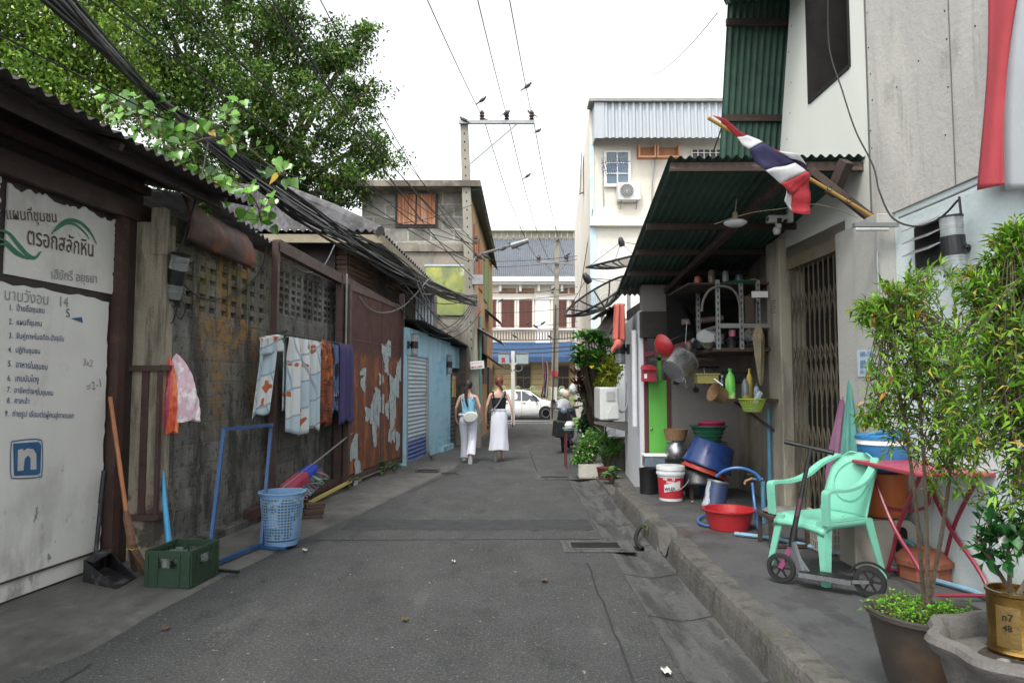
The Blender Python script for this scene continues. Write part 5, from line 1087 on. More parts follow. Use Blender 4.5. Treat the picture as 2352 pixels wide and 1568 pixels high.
b = MB(); b.tube([(2.62, y1, .24), (3.0, y1, .24)], .012); b.tube([(2.65, y0-.24, .25), (3.03, y0-.24, .25)], .012); b.tube(chaikin([(2.64, y0-.2, .8), (2.66, y0-.22, .66), (2.98, y0-.22, .66), (3.0, y0-.2, .8)], 2), .012); b.build('cross_tube', redm, ft)
# box, orange tub, blue cooler
ivory = mat('ivory_plastic', '#9b978a', .5, 0, .08, 4, .05, 30, [dict(c='#6b655a', s=4, lo=.55, hi=.68, k=.5)])
wm = thing('ivory_pump_box', 'ivory plastic pump housing with a dark opening under the crimson table', 'box', (2.85, 5.42, PZ))
b = MB(); q = [(2.52, PZ), (3.02, PZ), (3.02, .46), (2.94, .56), (2.6, .56), (2.52, .53)]; b.prism([(x, 5.2, z) for x, z in q], (0, .26, 0)); b.build('housing', ivory, wm, bev=.012)
b = MB(); b.prism([(2.86+.045*math.cos(a), 5.195, (.47 if a < math.pi else .47)+.045*math.sin(a)) for a in [math.pi*i/8 for i in range(9)]]+[(2.815, 5.195, .3), (2.905, 5.195, .3)], (0, .004, 0)); b.build('opening', darkin, wm)
b = MB(); b.tube(chaikin([(2.86, 5.19, .42), (2.9, 5.1, .41), (2.92, 5.05, .3), (2.93, 5.04, PZ)], 2), .018); b.build('drain_tube', mat('teal_hose', '#3f7f8c', .5), wm)
orb = mat('orange_tub_plastic', '#c4611a', .4, 0, .08, 4, .03, 30, [dict(c='#8a4012', s=4, lo=.58, hi=.7, k=.5)])
b = MB(); b.lathe([(0, .57), (.14, .57), (.155, .60), (.165, .86), (.17, .89), (.15, .90), (0, .90)], (2.83, 5.36, 0), 28); tag(b.build('orange_tub', orb, None), 'orange plastic tub standing on the ivory pump box behind the mint chair', 'tub')
bc = thing('blue_cooler', 'blue cooler with white band standing on the orange tub by the mint chair', 'cooler', (2.83, 5.36, .905))
clb = mat('cooler_blue', '#1d6ea4', .35, 0, .08, 5, .02)
b = MB(); b.lathe([(0, 0), (.15, 0), (.17, .03), (.178, .2), (0, .2)], (2.83, 5.36, .905), 28); b.build('body', clb, bc)
b = MB(); b.lathe([(0, .2), (.185, .2), (.185, .235), (0, .235)], (2.83, 5.36, .905), 28); b.build('band', whitep, bc)
b = MB(); b.lathe([(0, .236), (.19, .236), (.19, .262), (.17, .275), (0, .28)], (2.83, 5.36, .905), 28); b.tube(chaikin([(2.66, 5.3, 1.15), (2.7, 5.25, 1.2), (2.95, 5.25, 1.2), (3.0, 5.3, 1.15)], 2), .014); b.build('lid', clb, bc)
# low dark stool under the chair and wicker box
sb_ = thing('low_stool', 'low dark wooden stool with a grey cushion behind the mint chair', 'stool', (2.35, 6.0, PZ))
b = MB(); b.box((2.3, 6.0, .45), (.34, .3, .03)); b.build('seat', purl, sb_)
for sx in (-1, 1):
    for sy in (-1, 1): m_ = MB(); m_.bar((2.3+.15*sx, 6.0+.13*sy, PZ), (2.3+.15*sx, 6.0+.13*sy, .44), .03, .03); m_.build('leg', purl, sb_)
b = MB(); b.bar((2.16, 5.87, PZ+.02), (2.44, 5.87, PZ+.02), .025, .025); b.build('stretcher', purl, sb_)
b = MB(); b.lathe([(0, 0), (.12, 0), (.15, .02), (.12, .045), (0, .05)], (2.3, 6.0, .466), 16, wob=lambda a, z: .1*math.sin(a*3)); b.build('cushion', mat('grey_rag', '#6c6a66', .9, 0, .2, 8, .5), sb_)
kx = thing('open_crate_basket', 'small ivory lattice basket between the chair legs and pump box', 'basket', (2.55, 5.75, PZ))
b = MB()
for k in range(5): z = PZ+.02+k*.07; b.box((2.58, 5.62, z), (.22, .008, .012)); b.box((2.47, 5.75, z), (.008, .26, .012))
for k in range(7): b.box((2.48+k*.034, 5.618, PZ+.16), (.01, .008, .31)); b.box((2.468, 5.62+k*.04, PZ+.16), (.008, .01, .31))
b.box((2.58, 5.62, PZ+.32), (.24, .03, .02)); b.box((2.47, 5.75, PZ+.32), (.03, .28, .02)); b.build('lattice', ivory, kx)
tc = thing('terracotta_planter', 'low terracotta planter turned over under the crimson table', 'planter', (2.95, 5.05, PZ))
b = MB(); b.lathe([(.17, 0), (.165, .09), (.19, .095), (.19, .13), (.12, .19), (.05, .2), (.05, .22), (0, .22)], (2.9, 5.0, PZ), 8); b.build('body', mat('terracotta', '#8a4c30', .8, 0, .1, 6, .3), tc)
# wall-foot pipe
b = MB(); b.tube([(2.0, 6.35, PZ+.02), (2.3, 6.15, PZ+.02), (2.6, 5.6, PZ+.02), (2.98, 4.6, PZ+.02), (3.03, 3.2, PZ+.02)], .018); tag(b.build('water_pipe', mat('blue_grey_pipe', '#6d97ad', .4, 0, .15, 9), None), 'long pale blue water pipe on the pavement along the wall foot', 'pipe')
# folded parasols by the gate
plc = mat('mauve_cloth', '#65405a', .85, 0, .1, 5, .2); tlc = mat('teal_cloth', '#37766c', .85, 0, .1, 5, .2)
def folded(base, top, r_, mt, name, label):
    t = thing(name, label, 'parasol', base); m_ = MB(); base, top = Vector(base), Vector(top)
    pts = [base.lerp(top, i/14) for i in range(15)]; d_ = (top-base).normalized(); u = Vector((1, 0, 0)); v = d_.cross(u).normalized(); u = v.cross(d_); vs = []
    for i, p in enumerate(pts):
        rr_ = r_*(.25+1.6*math.sin(math.pi*min(.96, .18+.8*i/14))*(1-i/18)) if i < 14 else .006
        for j in range(20): a = 2*math.pi*j/20; q = rr_*(1+.3*math.sin(a*5+i*.15)); vs.append(p+u*math.cos(a)*q+v*math.sin(a)*q)
    m_.add(vs, [(i*20+j, i*20+(j+1) % 20, (i+1)*20+(j+1) % 20, (i+1)*20+j) for i in range(14) for j in range(20)], 0, True); m_.build('folded_canopy', mt, t)
    m_ = MB(); m_.tube([base-d_*.12, top+d_*.04], .008, 6); m_.build('pole', galv, t)
folded(P(1925, 1150, 5.75), P(1948, 850, 6.25), .06, plc, 'folded_parasol', 'folded mauve parasol leaning against the brown folding gate')
folded(P(1955, 1150, 5.7), P(1951, 870, 6.0), .045, tlc, 'folded_parasol', 'folded teal parasol leaning beside the mauve one')

# red tub, hose, tins
rt = thing('red_washtub', 'bright red round plastic washtub on the kerb corner', 'tub', G(1690, 1222, PZ)+Vector((0, .2, 0)))
redt = mat('bright_red_plastic', '#a8141c', .35, 0, .08, 5, .02, 30, [dict(c='#7c2a28', s=9, lo=.56, hi=.7, k=.5), dict(c='#c4585a', s=(25, 25, 4), lo=.62, hi=.7, k=.4)], coord='Object')
b = MB(); b.lathe([(0, .0), (.185, .0), (.225, .165), (.24, .17), (.24, .182), (.218, .182), (.178, .008), (0, .008)], (0, 0, 0), 40); b.build('bowl', redt, rt, world=False)
b = MB(); b.lathe([(.225, .168), (.245, .172), (.245, .184), (.225, .184), (.225, .168)], (0, 0, 0), 40); b.build('rim', redt, rt, world=False)
nb = thing('paint_bucket', 'white and red paint bucket with lid rim standing by the black bin', 'bucket', G(1548, 1152, PZ)+Vector((0, .15, 0)))
bkw = mat('bucket_white', '#c9ccce', .4, 0, .03, 5, .02, coord='Object'); bkr = mat('bucket_red_label', '#b31228', .4, 0, .05, 5, .02, coord='Object')
b = MB(); b.lathe([(0, 0), (.135, 0), (.155, .30), (.168, .30), (.17, .325), (.162, .33), (.164, .355), (.17, .36), (.165, .40), (.155, .405), (0, .395)], (0, 0, 0), 32); b.build('pail', bkw, nb, world=False)
b = MB(); b.lathe([(.1375, .03), (.1545, .27)], (0, 0, 0), 32); lbl = b.build('label_band', bkr, nb, world=False)
b = MB()
bc_ = lambda a, z: Vector(((.1405+z*.062)*math.sin(a), -(.1405+z*.062)*math.cos(a), z))
for (a0_, a1_, z0_, z1_) in ((-.75, .55, .13, .19),):
    b.grid(lambda u, v: bc_(a0_+(a1_-a0_)*u, .10+(.19-.10)*v+.05*u), 12, 3)
b.build('white_flash', bkw, nb, world=False)
ROOT[nb.name] = Matrix.Translation(nb.location)
nl = nb.location
lettering('NIPPON', nl+Vector((-.112, -.118, .245)), nl+Vector((.01, -.157, .245)), whitep, nb, nrm=(-.3, -.95, 0), lift=.004, fat=.02)
lettering('PAINT', nl+Vector((-.08, -.134, .212)), nl+Vector((.01, -.156, .212)), whitep, nb, nrm=(-.3, -.95, 0), lift=.004, fat=.02)
lettering('WILEX', nl+Vector((-.10, -.125, .125)), nl+Vector((.02, -.156, .135)), blackp, nb, nrm=(-.3, -.95, 0), lift=.006, fat=.03, hk=1.2)
b = MB(); b.tube([nl+Vector((.12*math.cos(a)+.06, -.168+.03*math.sin(a), .24+.11*math.sin(a+.6))) for a in [R(200+10*i) for i in range(15)]], .003, 5); b.build('handle', galv, nb)
bn = thing('black_bin', 'black plastic bin at the foot of the green door', 'bin', G(1492, 1135, PZ)+Vector((0.02, .12, 0)))
b = MB(); b.lathe([(0, 0), (.115, 0), (.125, .30), (.13, .31), (.11, .31), (.1, .02), (0, .02)], (0, 0, 0), 28, ell=(1, .8)); b.build('tub', blackp, bn, world=False)
b = MB(); b.box((1.86, 9.02, .58), (.34, .2, .13)); tag(b.build('clear_storage_box', mat('hazy_plastic', '#6f7f8c', .2, 0, .2, 9, .05, 20, trans=.2), None, bev=.01), 'hazy clear storage box with white lid behind the black bin', 'box')
b = MB(); b.box((1.86, 9.02, .66), (.36, .22, .025)); b.box((1.86, 9.04, .36), (.3, .16, .31)); tag(b.build('white_lid_box', whitep, None, bev=.006), 'white lid resting on the hazy storage box', 'lid')
# aluminium pot with wicker tray on black stove stool
alm = mat('brushed_aluminium', '#a9abad', .3, .85, .08, 6, .03, 60, coord='Object'); wick = mat('wicker', '#8b6b45', .8, 0, .2, (40, 40, 60), .4, 60, coord='Object')
s0 = P(1553, 1060, 8.95); s0.z = PZ
st_ = thing('black_stand', 'square black metal stand by the grey back wall with an aluminium pot on it', 'stand', s0)
for sx in (-1, 1):
    for sy in (-1, 1): m_ = MB(); m_.box((.12*sx, .1*sy, .19), (.03, .03, .38)); m_.build('leg', blackp, st_, world=False)
b = MB(); b.box((0, 0, .4), (.3, .26, .05)); b.build('top', blackp, st_, world=False)
pt = thing('steamer_pot', 'round bellied aluminium pot on the black stand', 'pot', s0+Vector((0, 0, .427)))
b = MB(); b.lathe([(0, 0), (.12, 0), (.135, .03), (.135, .13), (.10, .17), (.10, .2), (.13, .225), (.09, .225), (0, .21)], (0, 0, 0), 28); b.build('body', alm, pt, world=False)
wt = thing('wicker_tray', 'brown wicker basket resting upside on the aluminium pot', 'basket', s0+Vector((0, 0, .655)))
b = MB(); b.lathe([(0, 0), (.12, 0), (.15, .12), (.155, .135), (.14, .13), (.11, .01), (0, .01)], (0, 0, 0), 24); b.build('body', wick, wt, world=False)
# blue drum, stacked basins
s1 = P(1632, 1060, 8.75); s1.z = PZ
dr_ = thing('blue_drum', 'dark blue drum with wooden lid carrying stacked basins', 'drum', s1)
b = MB(); b.lathe([(0, 0), (.15, 0), (.16, .3), (.16, .58), (0, .58)], (0, 0, 0), 24); b.build('barrel', mat('drum_blue', '#174a63', .4, 0, .1, 5), dr_, world=False)
b = MB(); b.box((0, 0, .62), (.34, .3, .06)); b.build('board', purl, dr_, world=False)
grp = mat('dark_green_plastic', '#1f6a4a', .4, 0, .1, 5, coord='Object')
s2 = thing('green_colander', 'big dark green colander basin on the blue drum', 'colander', s1+Vector((-.02, 0, .66)))
b = MB(); b.lathe([(0, 0), (.14, 0), (.2, .16), (.235, .175), (.235, .185), (.195, .18), (.13, .01), (0, .01)], (0, 0, 0), 32); b.build('bowl', grp, s2, world=False)
b = MB()
for k in range(3):
    for j in range(36): a = 2*math.pi*(j+.5*(k % 2))/36; rr_ = .162+.018*k; b.ball((rr_*math.cos(a), rr_*math.sin(a), .05+.045*k), .007, 0, 4)
b.build('holes', darkin, s2, world=False)
s3 = thing('pink_basin', 'pink plastic basin nested in the green colander', 'basin', s1+Vector((.02, 0, .83)))
b = MB(); b.lathe([(0, 0), (.14, 0), (.165, .05), (.175, .055), (.17, .065), (.15, .06), (0, .02)], (0, 0, 0), 32); b.build('bowl', mat('hot_pink_plastic', '#c21f5c', .4, 0, .05, 5), s3, world=False)
b = MB(); b.lathe([(.165, .0), (.172, .0), (.176, .018), (.165, .018), (.165, 0)], (0, 0, 0), 32); b.build('grey_rim', galv, s3, world=False)
# basins on black stand
s4 = thing('charcoal_stove_stand', 'low black wooden stand under the tilted basins', 'stand', G(1618, 1150, PZ)+Vector((0, .22, 0)))
for sx in (-1, 1):
    for sy in (-1, 1): m_ = MB(); m_.box((.12*sx, .1*sy, .08), (.04, .04, .16)); m_.build('leg', purl, s4, world=False)
b = MB(); b.box((0, 0, .175), (.42, .3, .03)); b.build('top', purl, s4, world=False)
bpos = s4.location
def basin(nm, label, p, tilt, prof, mt, rimc=None):
    t = thing(nm, label, 'basin', p); m_ = MB(); M_ = Euler(tilt).to_matrix(); m_.lathe(prof, (0, 0, 0), 36, 0, M_); m_.build('bowl', mt, t, world=False)
    if rimc: m_ = MB(); r_, z_ = rimc; m_.lathe([(r_-.01, z_-.012), (r_+.018, z_-.01), (r_+.018, z_+.008), (r_-.01, z_+.01), (r_-.01, z_-.012)], (0, 0, 0), 36, 0, M_); m_.build('rim', mt, t, world=False)
    return t
dkb = mat('charcoal_plastic', '#2d3034', .3, 0, .1, 5, coord='Object'); blb = mat('deep_blue_plastic', '#1f3f7c', .3, 0, .08, 5, .02, 30, [dict(c='#16264c', s=4, lo=.5, hi=.62, k=.5)], coord='Object')
basin('black_basin', 'upturned charcoal basin on the low black stand', bpos+Vector((0, 0, .19)), (0, 0, 0), [(.25, 0), (.26, .0), (.25, .02), (.19, .14), (.17, .155), (0, .155)], dkb, (.25, .01))
basin('red_basin', 'thin orange red basin rim squeezed under the blue tub', bpos+Vector((.06, .0, .32)), (0, R(20), 0), [(.26, 0), (.265, .0), (.25, .04), (0, .05)], mat('orange_red_plastic', '#b8301c', .4), (.26, .0))
basin('blue_washtub', 'large deep blue tub turned upside down and tilted over the charcoal basin', bpos+Vector((.09, .0, .37)), (0, R(20), 0), [(.29, 0), (.295, 0), (.285, .02), (.245, .29), (.225, .31), (0, .315)], blb, (.285, .01))
tn = thing('tipped_paint_tin', 'white and navy paint tin tipped upside down behind the red washtub', 'paint tin', G(1652, 1180, PZ)+Vector((0, .2, .03)))
M_ = Euler((R(-4), R(12), 0)).to_matrix(); b = MB(); b.lathe([(0, 0), (.135, 0), (.135, .03), (.125, .035), (.108, .28), (0, .28)], (0, 0, 0), 28, 0, M_); b.build('tin', mat('tin_label', '#aeb4ba', .4, 0, .05, 5, .02, 30, [dict(c='#1f3158', s=(7, 5, .8), lo=.46, hi=.48, k=.95), dict(c='#2c4c86', s=(16, 14, 9), lo=.6, hi=.62, k=.9)], coord='Object'), tn, world=False)
b = MB(); b.lathe([(.105, .275), (.114, .275), (.112, .295), (.1, .295), (.105, .275)], (0, 0, 0), 28, 0, M_); b.build('rim', galv, tn, world=False)
# tap, stand pipe, blue hose
bpx = mat('blue_pipe', '#3d7f9c', .45, 0, .1, 6, .03)
sp_ = thing('standpipe', 'blue standpipe with tap on the kitchen wall foot', 'tap', (2.68, 6.9, PZ))
tp = P(1752, 1100, 6.9)
b = MB(); b.tube([tp-Vector((0, 0, .02)), (tp.x, 6.9, PZ)], .022); b.tube([tp, tp-Vector((.1, 0, .0))], .014); b.build('pipe', bpx, sp_)
b = MB(); b.tube([tp+Vector((-.1, 0, .01)), tp+Vector((-.17, 0, -.02)), tp+Vector((-.18, 0, -.05))], .016); b.box(tp+Vector((-.12, 0, .05)), (.06, .012, .012)); b.build('tap', mat('brass', '#8b6a4a', .4, .6), sp_)
b = MB(); b.tube(chaikin([P(1645, 1094, 7.0), P(1665, 1078, 6.95), P(1700, 1072, 6.9), P(1735, 1085, 6.88), P(1748, 1102, 6.85)], 3), .016); b.tube(chaikin([P(1728, 1108, 6.85), P(1732, 1150, 6.8), G(1742, 1215, PZ+.02)], 2), .014); b.tube(chaikin([G(1648, 1208, PZ+.02), G(1610, 1205, PZ+.02), G(1600, 1192, PZ+.02), G(1620, 1182, PZ+.02), G(1660, 1180, PZ+.02)], 3), .013); tag(b.build('garden_hose', mat('blue_hose', '#24619e', .35, 0, .1, 6), None), 'blue garden hose looping from the tap over the basins to the red tub', 'hose')
b = MB(); b.tube([(2.84, 7.75, 1.3), (2.84, 7.75, .2)], .022); b.tube([(2.9, 7.8, 1.3), (2.9, 7.8, .5)], .014); tag(b.build('wall_pipe', bpx, None), 'upright blue pipe on the kitchen side wall', 'pipe')
# slotted angle on wall
b = MB(); x_ = 2.97
b.box((x_, 7.9, 1.7), (.03, .04, 2.2)); 
o = tag(b.build('slotted_angle', galv, None), 'perforated steel angle bar fixed upright beside the yellowed pillar', 'bar')
b = MB(); 
for k in range(34): b.box((x_-.016, 7.9, .65+k*.063), (.004, .012, .03))
b.build('slots', darkin, o, world=False)

# kitchen shelf rack
kr = thing('shelf_rack', 'rusty wall shelf rack made of perforated steel angle, loaded with dishes', 'shelf', (2.6, 8.0, 2.0))
KY0, KY1 = 7.75, 8.5; kx0, kx1 = 2.28, 2.95
b = MB(); b.hexa([(kx0, KY0, 1.93), (kx1, KY0, 1.93), (kx1, KY1+.5, 1.93), (kx0-.12, KY1+.5, 1.93), (kx0, KY0, 1.97), (kx1, KY0, 1.97), (kx1, KY1+.5, 1.97), (kx0-.12, KY1+.5, 1.97)]); b.build('lower_shelf', mat('rusty_shelf', '#4a372c', .8, 0, .2, 6, .3), kr)
b = MB(); b.bb(kx0, kx1, KY0, KY1, 2.2, 2.22); b.bb(kx0, kx1, KY0-.01, KY0+.02, 2.19, 2.24); b.build('middle_shelf', galv, kr)
b = MB(); b.bb(kx0-.3, kx1, KY0, KY1+.3, 2.68, 2.70); b.build('top_shelf', purl, kr)
for (x, y) in ((kx0+.02, KY0), (kx0+.28, KY0), (kx1-.2, KY0), (kx1-.03, KY0), (kx0, KY1)):
    b = MB(); b.box((x, y, 2.34), (.045, .03, .78)); p_ = b.build('upright', galv, kr)
    b = MB()
    for k in range(11): b.box((x, y-.0165, 1.99+k*.068), (.012, .004, .034))
    b.build('slots', darkin, p_)
b = MB(); b.bb(kx0+.33, kx1-.24, KY0+.01, KY0+.03, 2.25, 2.55); b.build('back_panel', mat('brown_panel', '#4d3d33', .8), kr)
b = MB(); b.bb(kx0+.4, kx0+.58, KY0-.02, KY0, 2.53, 2.6); b.build('white_plate', whitep, kr)
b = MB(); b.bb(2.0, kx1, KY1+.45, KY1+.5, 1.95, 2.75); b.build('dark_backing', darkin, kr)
ms = mat('shelf_china', '#a8aaa8', .35, 0, .1, 5); dkm = mat('dark_pan_metal', '#24262a', .35, .4, .2, 5)
def dish(nm, label, p, prof, mt, tilt=(0, 0, 0), cat='dish', grp=None):
    m_ = MB(); m_.lathe(prof, (0, 0, 0), 24, 0, Euler(tilt).to_matrix()); o = m_.build(nm, mt, None); o.location = p; return tag(o, label, cat, grp)
plate = [(0, 0), (.06, 0), (.12, .02), (.125, .026), (.06, .008), (0, .006)]
bowl = [(0, 0), (.04, 0), (.10, .06), (.105, .062), (.09, .05), (0, .01)]
def S_(px, py, Y): return P(px, py, Y)
dish('plate', 'white plate leaning at the left of the lower shelf', S_(1625, 775, 8.1), plate, ms, (R(40), R(-20), 0))
dish('steel_mug', 'steel mug standing on the lower shelf', S_(1652, 790, 7.85), [(0, 0), (.055, 0), (.055, .11), (.05, .11), (.05, .01), (0, .01)], alm, cat='mug')
dish('black_pot', 'small black pot at the left end of the lower shelf', S_(1607, 800, 8.2), [(0, 0), (.07, 0), (.08, .08), (.05, .1), (0, .1)], dkm, cat='pot')
dish('steel_bowl', 'steel bowl lying in front of the mug on the shelf', S_(1628, 800, 7.9), bowl, alm, cat='bowl')
dish('lilac_bowl', 'pale lilac bowl upturned on the middle shelf', S_(1700, 755, 7.9), [(0, .05), (.07, .05), (.14, 0), (.15, 0)], mat('lilac_plastic', '#8f90ad', .4), cat='bowl')
dish('pink_cup', 'pink cup on the lower shelf behind the frying pans', S_(1682, 778, 7.85), [(0, 0), (.03, 0), (.04, .1), (.035, .1), (0, .02)], mat('pink_plastic', '#c46a80', .4), cat='cup')
dish('frying_pan', 'dark frying pan lying on the lower shelf', S_(1712, 785, 7.85), [(0, 0), (.1, 0), (.13, .035), (.125, .035), (.1, .006), (0, .006)], dkm, (R(15), 0, 0), cat='pan')
dish('ladle_bowl', 'round steel lid by the right upright of the rack', S_(1740-14, 778, 7.8), bowl, alm, (R(70), 0, 0), cat='lid')
dish('green_tray', 'green plastic tray on the top of the shelf rack', S_(1700, 655, 7.9), [(0, 0), (.18, 0), (.22, .03), (.21, .03), (0, .01)], grp, cat='tray')
for i, (px, py, l_, a_) in enumerate(((1700, 772, .34, 20), (1690, 778, .3, 35), (1710, 770, .28, 12))):
    b = MB(); c_ = S_(px, py, 7.8); d_ = Vector((math.cos(R(a_)), .1, math.sin(R(a_)))); b.bar(c_-d_*l_/2, c_+d_*l_/2, .016, .006); b.lathe([(0, 0), (.035, 0), (.04, .015), (0, .01)], c_-d_*l_/2, 12); tag(b.build('spatula', dkm, None), ['long dark spatula lying across the lower shelf', 'second dark ladle crossing the long spatula', 'short dark spatula under the lilac bowl'][i], 'spatula', 'cooking tools on the shelf')
b = MB(); b.tube(chaikin([P(1612, 715, 7.75), P(1614, 690, 7.72), P(1630, 662, 7.7), P(1665, 655, 7.7), P(1690, 668, 7.7), P(1700, 700, 7.72), P(1702, 735, 7.75)], 3), .014); tag(b.build('rope_loop', mat('worn_grey_rope', '#6e6a62', .9), None), 'thick grey rope loop hung over the shelf rack front', 'rope')
# more clutter on the rack and wall
cl_ = [mat('jar_%d' % i, c_, .35, 0, .15, 6) for i, c_ in enumerate(('#5b4a3a', '#6f7478', '#3a4650', '#8a7a50', '#7a3a30'))]
cn_ = ['brown', 'grey', 'slate', 'tan', 'rust red']
for i in range(14):
    r_ = random.Random(100+i); top_ = i >= 9; x = (2.1+.085*i) if not top_ else 2.15+.16*(i-9); z = 1.972 if not top_ else 2.702; y = 8.25+.1*(i % 3) if not top_ else 8.0; h = r_.uniform(.08, .19); rad_ = r_.uniform(.03, .055)
    dish('storage_jar', cn_[i % 5]+' jar or pot, number of the rear row on the rack'.replace(', number of the rear row', (' at the back of the lower shelf' if not top_ else ' on the top board')).replace(' on the rack', ''), Vector((x, y, z)), [(0, 0), (rad_, 0), (rad_*1.1, h*.5), (rad_*.9, h*.9), (rad_*.5, h), (0, h)], cl_[i % 5], cat='jar', grp='jars and pots on the rack')
for i in range(5):
    x = 2.15+.13*i; L_ = .16+.05*(i % 3); b = MB(); b.tube([(x, 9.22, 1.78), (x+.01, 9.2, 1.78-L_)], .006, 5); b.lathe([(0, 0), (.035, 0), (.04, .012), (0, .012)], (x+.01, 9.19, 1.78-L_-.03), 12, 0, Matrix.Rotation(R(80), 3, 'X')); tag(b.build('hanging_utensil', [dkm, alm][i % 2], None), ['leftmost', 'second', 'middle', 'fourth', 'rightmost'][i]+' utensil hanging on the grey back wall', 'utensil', 'utensils on the back wall')
b = MB(); b.bar((2.1, 9.25, 1.79), (2.75, 9.25, 1.79), .02, .03); tag(b.build('utensil_rail', purl, None), 'thin dark rail on the grey back wall with utensils hanging from it', 'rail')
# hanging pans
hk = thing('hanging_pot', 'big dented aluminium pot hanging tilted in front of the shelf', 'pot', P(1575, 825, 8.1))
M_ = Euler((R(20), R(-130), R(8))).to_matrix(); b = MB(); b.lathe([(0, .26), (.13, .26), (.155, .24), (.165, .02), (.178, .015), (.178, 0), (.165, 0), (.155, .02), (.145, .23), (0, .245)], (0, 0, 0), 32, 0, M_); b.build('body', alm, hk, world=False)
b = MB(); b.tube([(.0, 0, .18), (.02, .0, .45)], .004, 5); b.build('hook', galv, hk, world=False)
rk_ = thing('red_wok', 'shiny red wok hanging beside the aluminium pot', 'wok', P(1526, 795, 8.35))
M_ = Euler((R(25), R(-115), 0)).to_matrix(); b = MB(); b.lathe([(0, .09), (.06, .085), (.12, .05), (.155, 0), (.15, 0), (.1, .05), (0, .075)], (0, 0, 0), 28, 0, M_); b.build('bowl', redt, rk_, world=False)
b = MB(); b.lathe([(0, .0), (.14, .0), (.145, -.015), (0, -.03)], (0, 0, 0), 28, 0, M_); b.tube([(0.03, 0, .05), (.2, -.05, .12), (.3, -.02, .16)], .014, 8); b.build('dark_inside', dkm, rk_, world=False)
dish('hanging_wok', 'large dark wok hanging flat under the awning, left of the rack', P(1582, 745, 8.8), [(0, .1), (.1, .085), (.2, .04), (.27, 0), (.265, 0), (.1, .07), (0, .085)], dkm, (R(10), R(70), 0), cat='wok')
# low bracket shelf with bottles
ls = thing('bracket_shelf', 'narrow wooden bracket shelf under the rack holding bottles', 'shelf', (2.6, 7.8, 1.38))
zb = P(0, 915, 7.75).z
b = MB(); b.bb(2.32, 2.98, 7.55, 7.85, zb-.03, zb); b.build('board', purl, ls)
b = MB(); b.bar((2.95, 7.7, zb-.4), (2.45, 7.7, zb-.03), .03, .03); b.build('brace', purl, ls)
def bottle(nm, label, px, r_, h, mt, capm, Y=7.68, z=None, grp=None):
    p = P(px, 915, Y); p.z = (zb if z is None else z)+.002; t = thing(nm, label, 'bottle', p, 0, grp); m_ = MB(); m_.lathe([(0, 0), (r_, 0), (r_*1.04, h*.3), (r_, h*.62), (r_*.75, h*.78), (r_*.35, h*.86), (r_*.35, h*.9), (0, h*.9)], (0, 0, 0), 20); m_.build('body', mt, t, world=False)
    m_ = MB(); m_.lathe([(0, h*.9), (r_*.42, h*.9), (r_*.4, h), (0, h)], (0, 0, 0), 14); m_.build('cap', capm, t, world=False); return t
lime = mat('lime_bottle_plastic', '#5fc43a', .3, 0, .1, 5, .02, 20, [dict(c='#d5e68a', s=(6, 6, 5), lo=.52, hi=.56, k=.8)], coord='Object')
bottle('detergent_bottle', 'big lime green detergent bottle on the bracket shelf', 1678, .052, .33, lime, mat('green_cap', '#2f9a3a', .4))
bottle('clear_bottle', 'clear plastic bottle right of the lime detergent bottle', 1712, .04, .24, mat('clear_bottle', '#8f9a96', .1, 0, .1, 5, 0, trans=.5), blackp)
bottle('shampoo_bottle', 'pale bottle with green cap, rightmost on the bracket shelf', 1738, .03, .16, mat('grey_blue_bottle', '#8a9ba8', .3), grp)
bottle('dark_bottle', 'dark glass bottle behind the wicker basket on the shelf', 1660, .04, .26, mat('smoked_bottle', '#33424a', .1, 0, .1, 5, 0, trans=.3), galv, 7.82)
bottle('yellow_bottle', 'yellow bottle at the back of the bracket shelf', 1722, .035, .33, mat('mustard_plastic', '#b39a20', .4), mat('mustard_cap', '#b39a20', .4), 7.84)
wk = thing('wicker_basket', 'torn wicker basket leaning on its side beside the lime bottle', 'basket', P(1650, 905, 7.62))
M_ = Euler((0, R(-70), R(20))).to_matrix(); b = MB(); b.lathe([(0, -.07), (.08, -.07), (.1, .07), (.105, .075), (.09, .06), (.07, -.06), (0, -.06)], (0, 0, 0), 20, 0, M_); b.build('body', wick, wk, world=False)
yb = thing('yellow_tray', 'yellow plastic tray held on the wall left of the wicker basket', 'tray', P(1622, 880, 8.0))
b = MB(); b.box((0, 0, .05), (.24, .16, .1)); b.box((0, 0, .105), (.28, .19, .015)); b.build('bin', mat('dull_yellow', '#9d9440', .5), yb, world=False)
b = MB(); b.tube([P(1640, 870, 7.6), P(1660, 885, 7.55)], .012, 8); tag(b.build('steel_rod', alm, None), 'short bright steel tube sticking out by the yellow tray', 'tube')
b = MB(); b.bb(2.3, 2.7, 7.95, 8.1, zb+.16, zb+.3); tag(b.build('dark_pan_pile', dkm, None, bev=.02), 'dark cooking pan behind the bottles on the wall', 'pan')
lg = thing('lime_basket', 'lime green mesh basket hanging on the wall at the shelf end', 'basket', P(1728, 945, 7.5))
lgm = mat('lime_basket_plastic', '#93b52c', .4, 0, .1, 5)
b = MB()
for k in range(7): b.lathe([(.085+.007*k, .018*k), (.09+.007*k, .018*k), (.09+.007*k, .018*k+.006), (.085+.007*k, .018*k+.006), (.085+.007*k, .018*k)], (0, 0, 0), 28)
for j in range(28): a = 2*math.pi*j/28; b.bar((.087*math.cos(a), .087*math.sin(a), 0), (.137*math.cos(a), .137*math.sin(a), .13), .006, .004)
b.lathe([(0, .002), (.09, .002), (.09, 0), (0, 0)], (0, 0, 0), 28); b.lathe([(.13, .125), (.15, .13), (.15, .14), (.13, .14), (.13, .125)], (0, 0, 0), 28); b.build('mesh', lgm, lg, world=False)
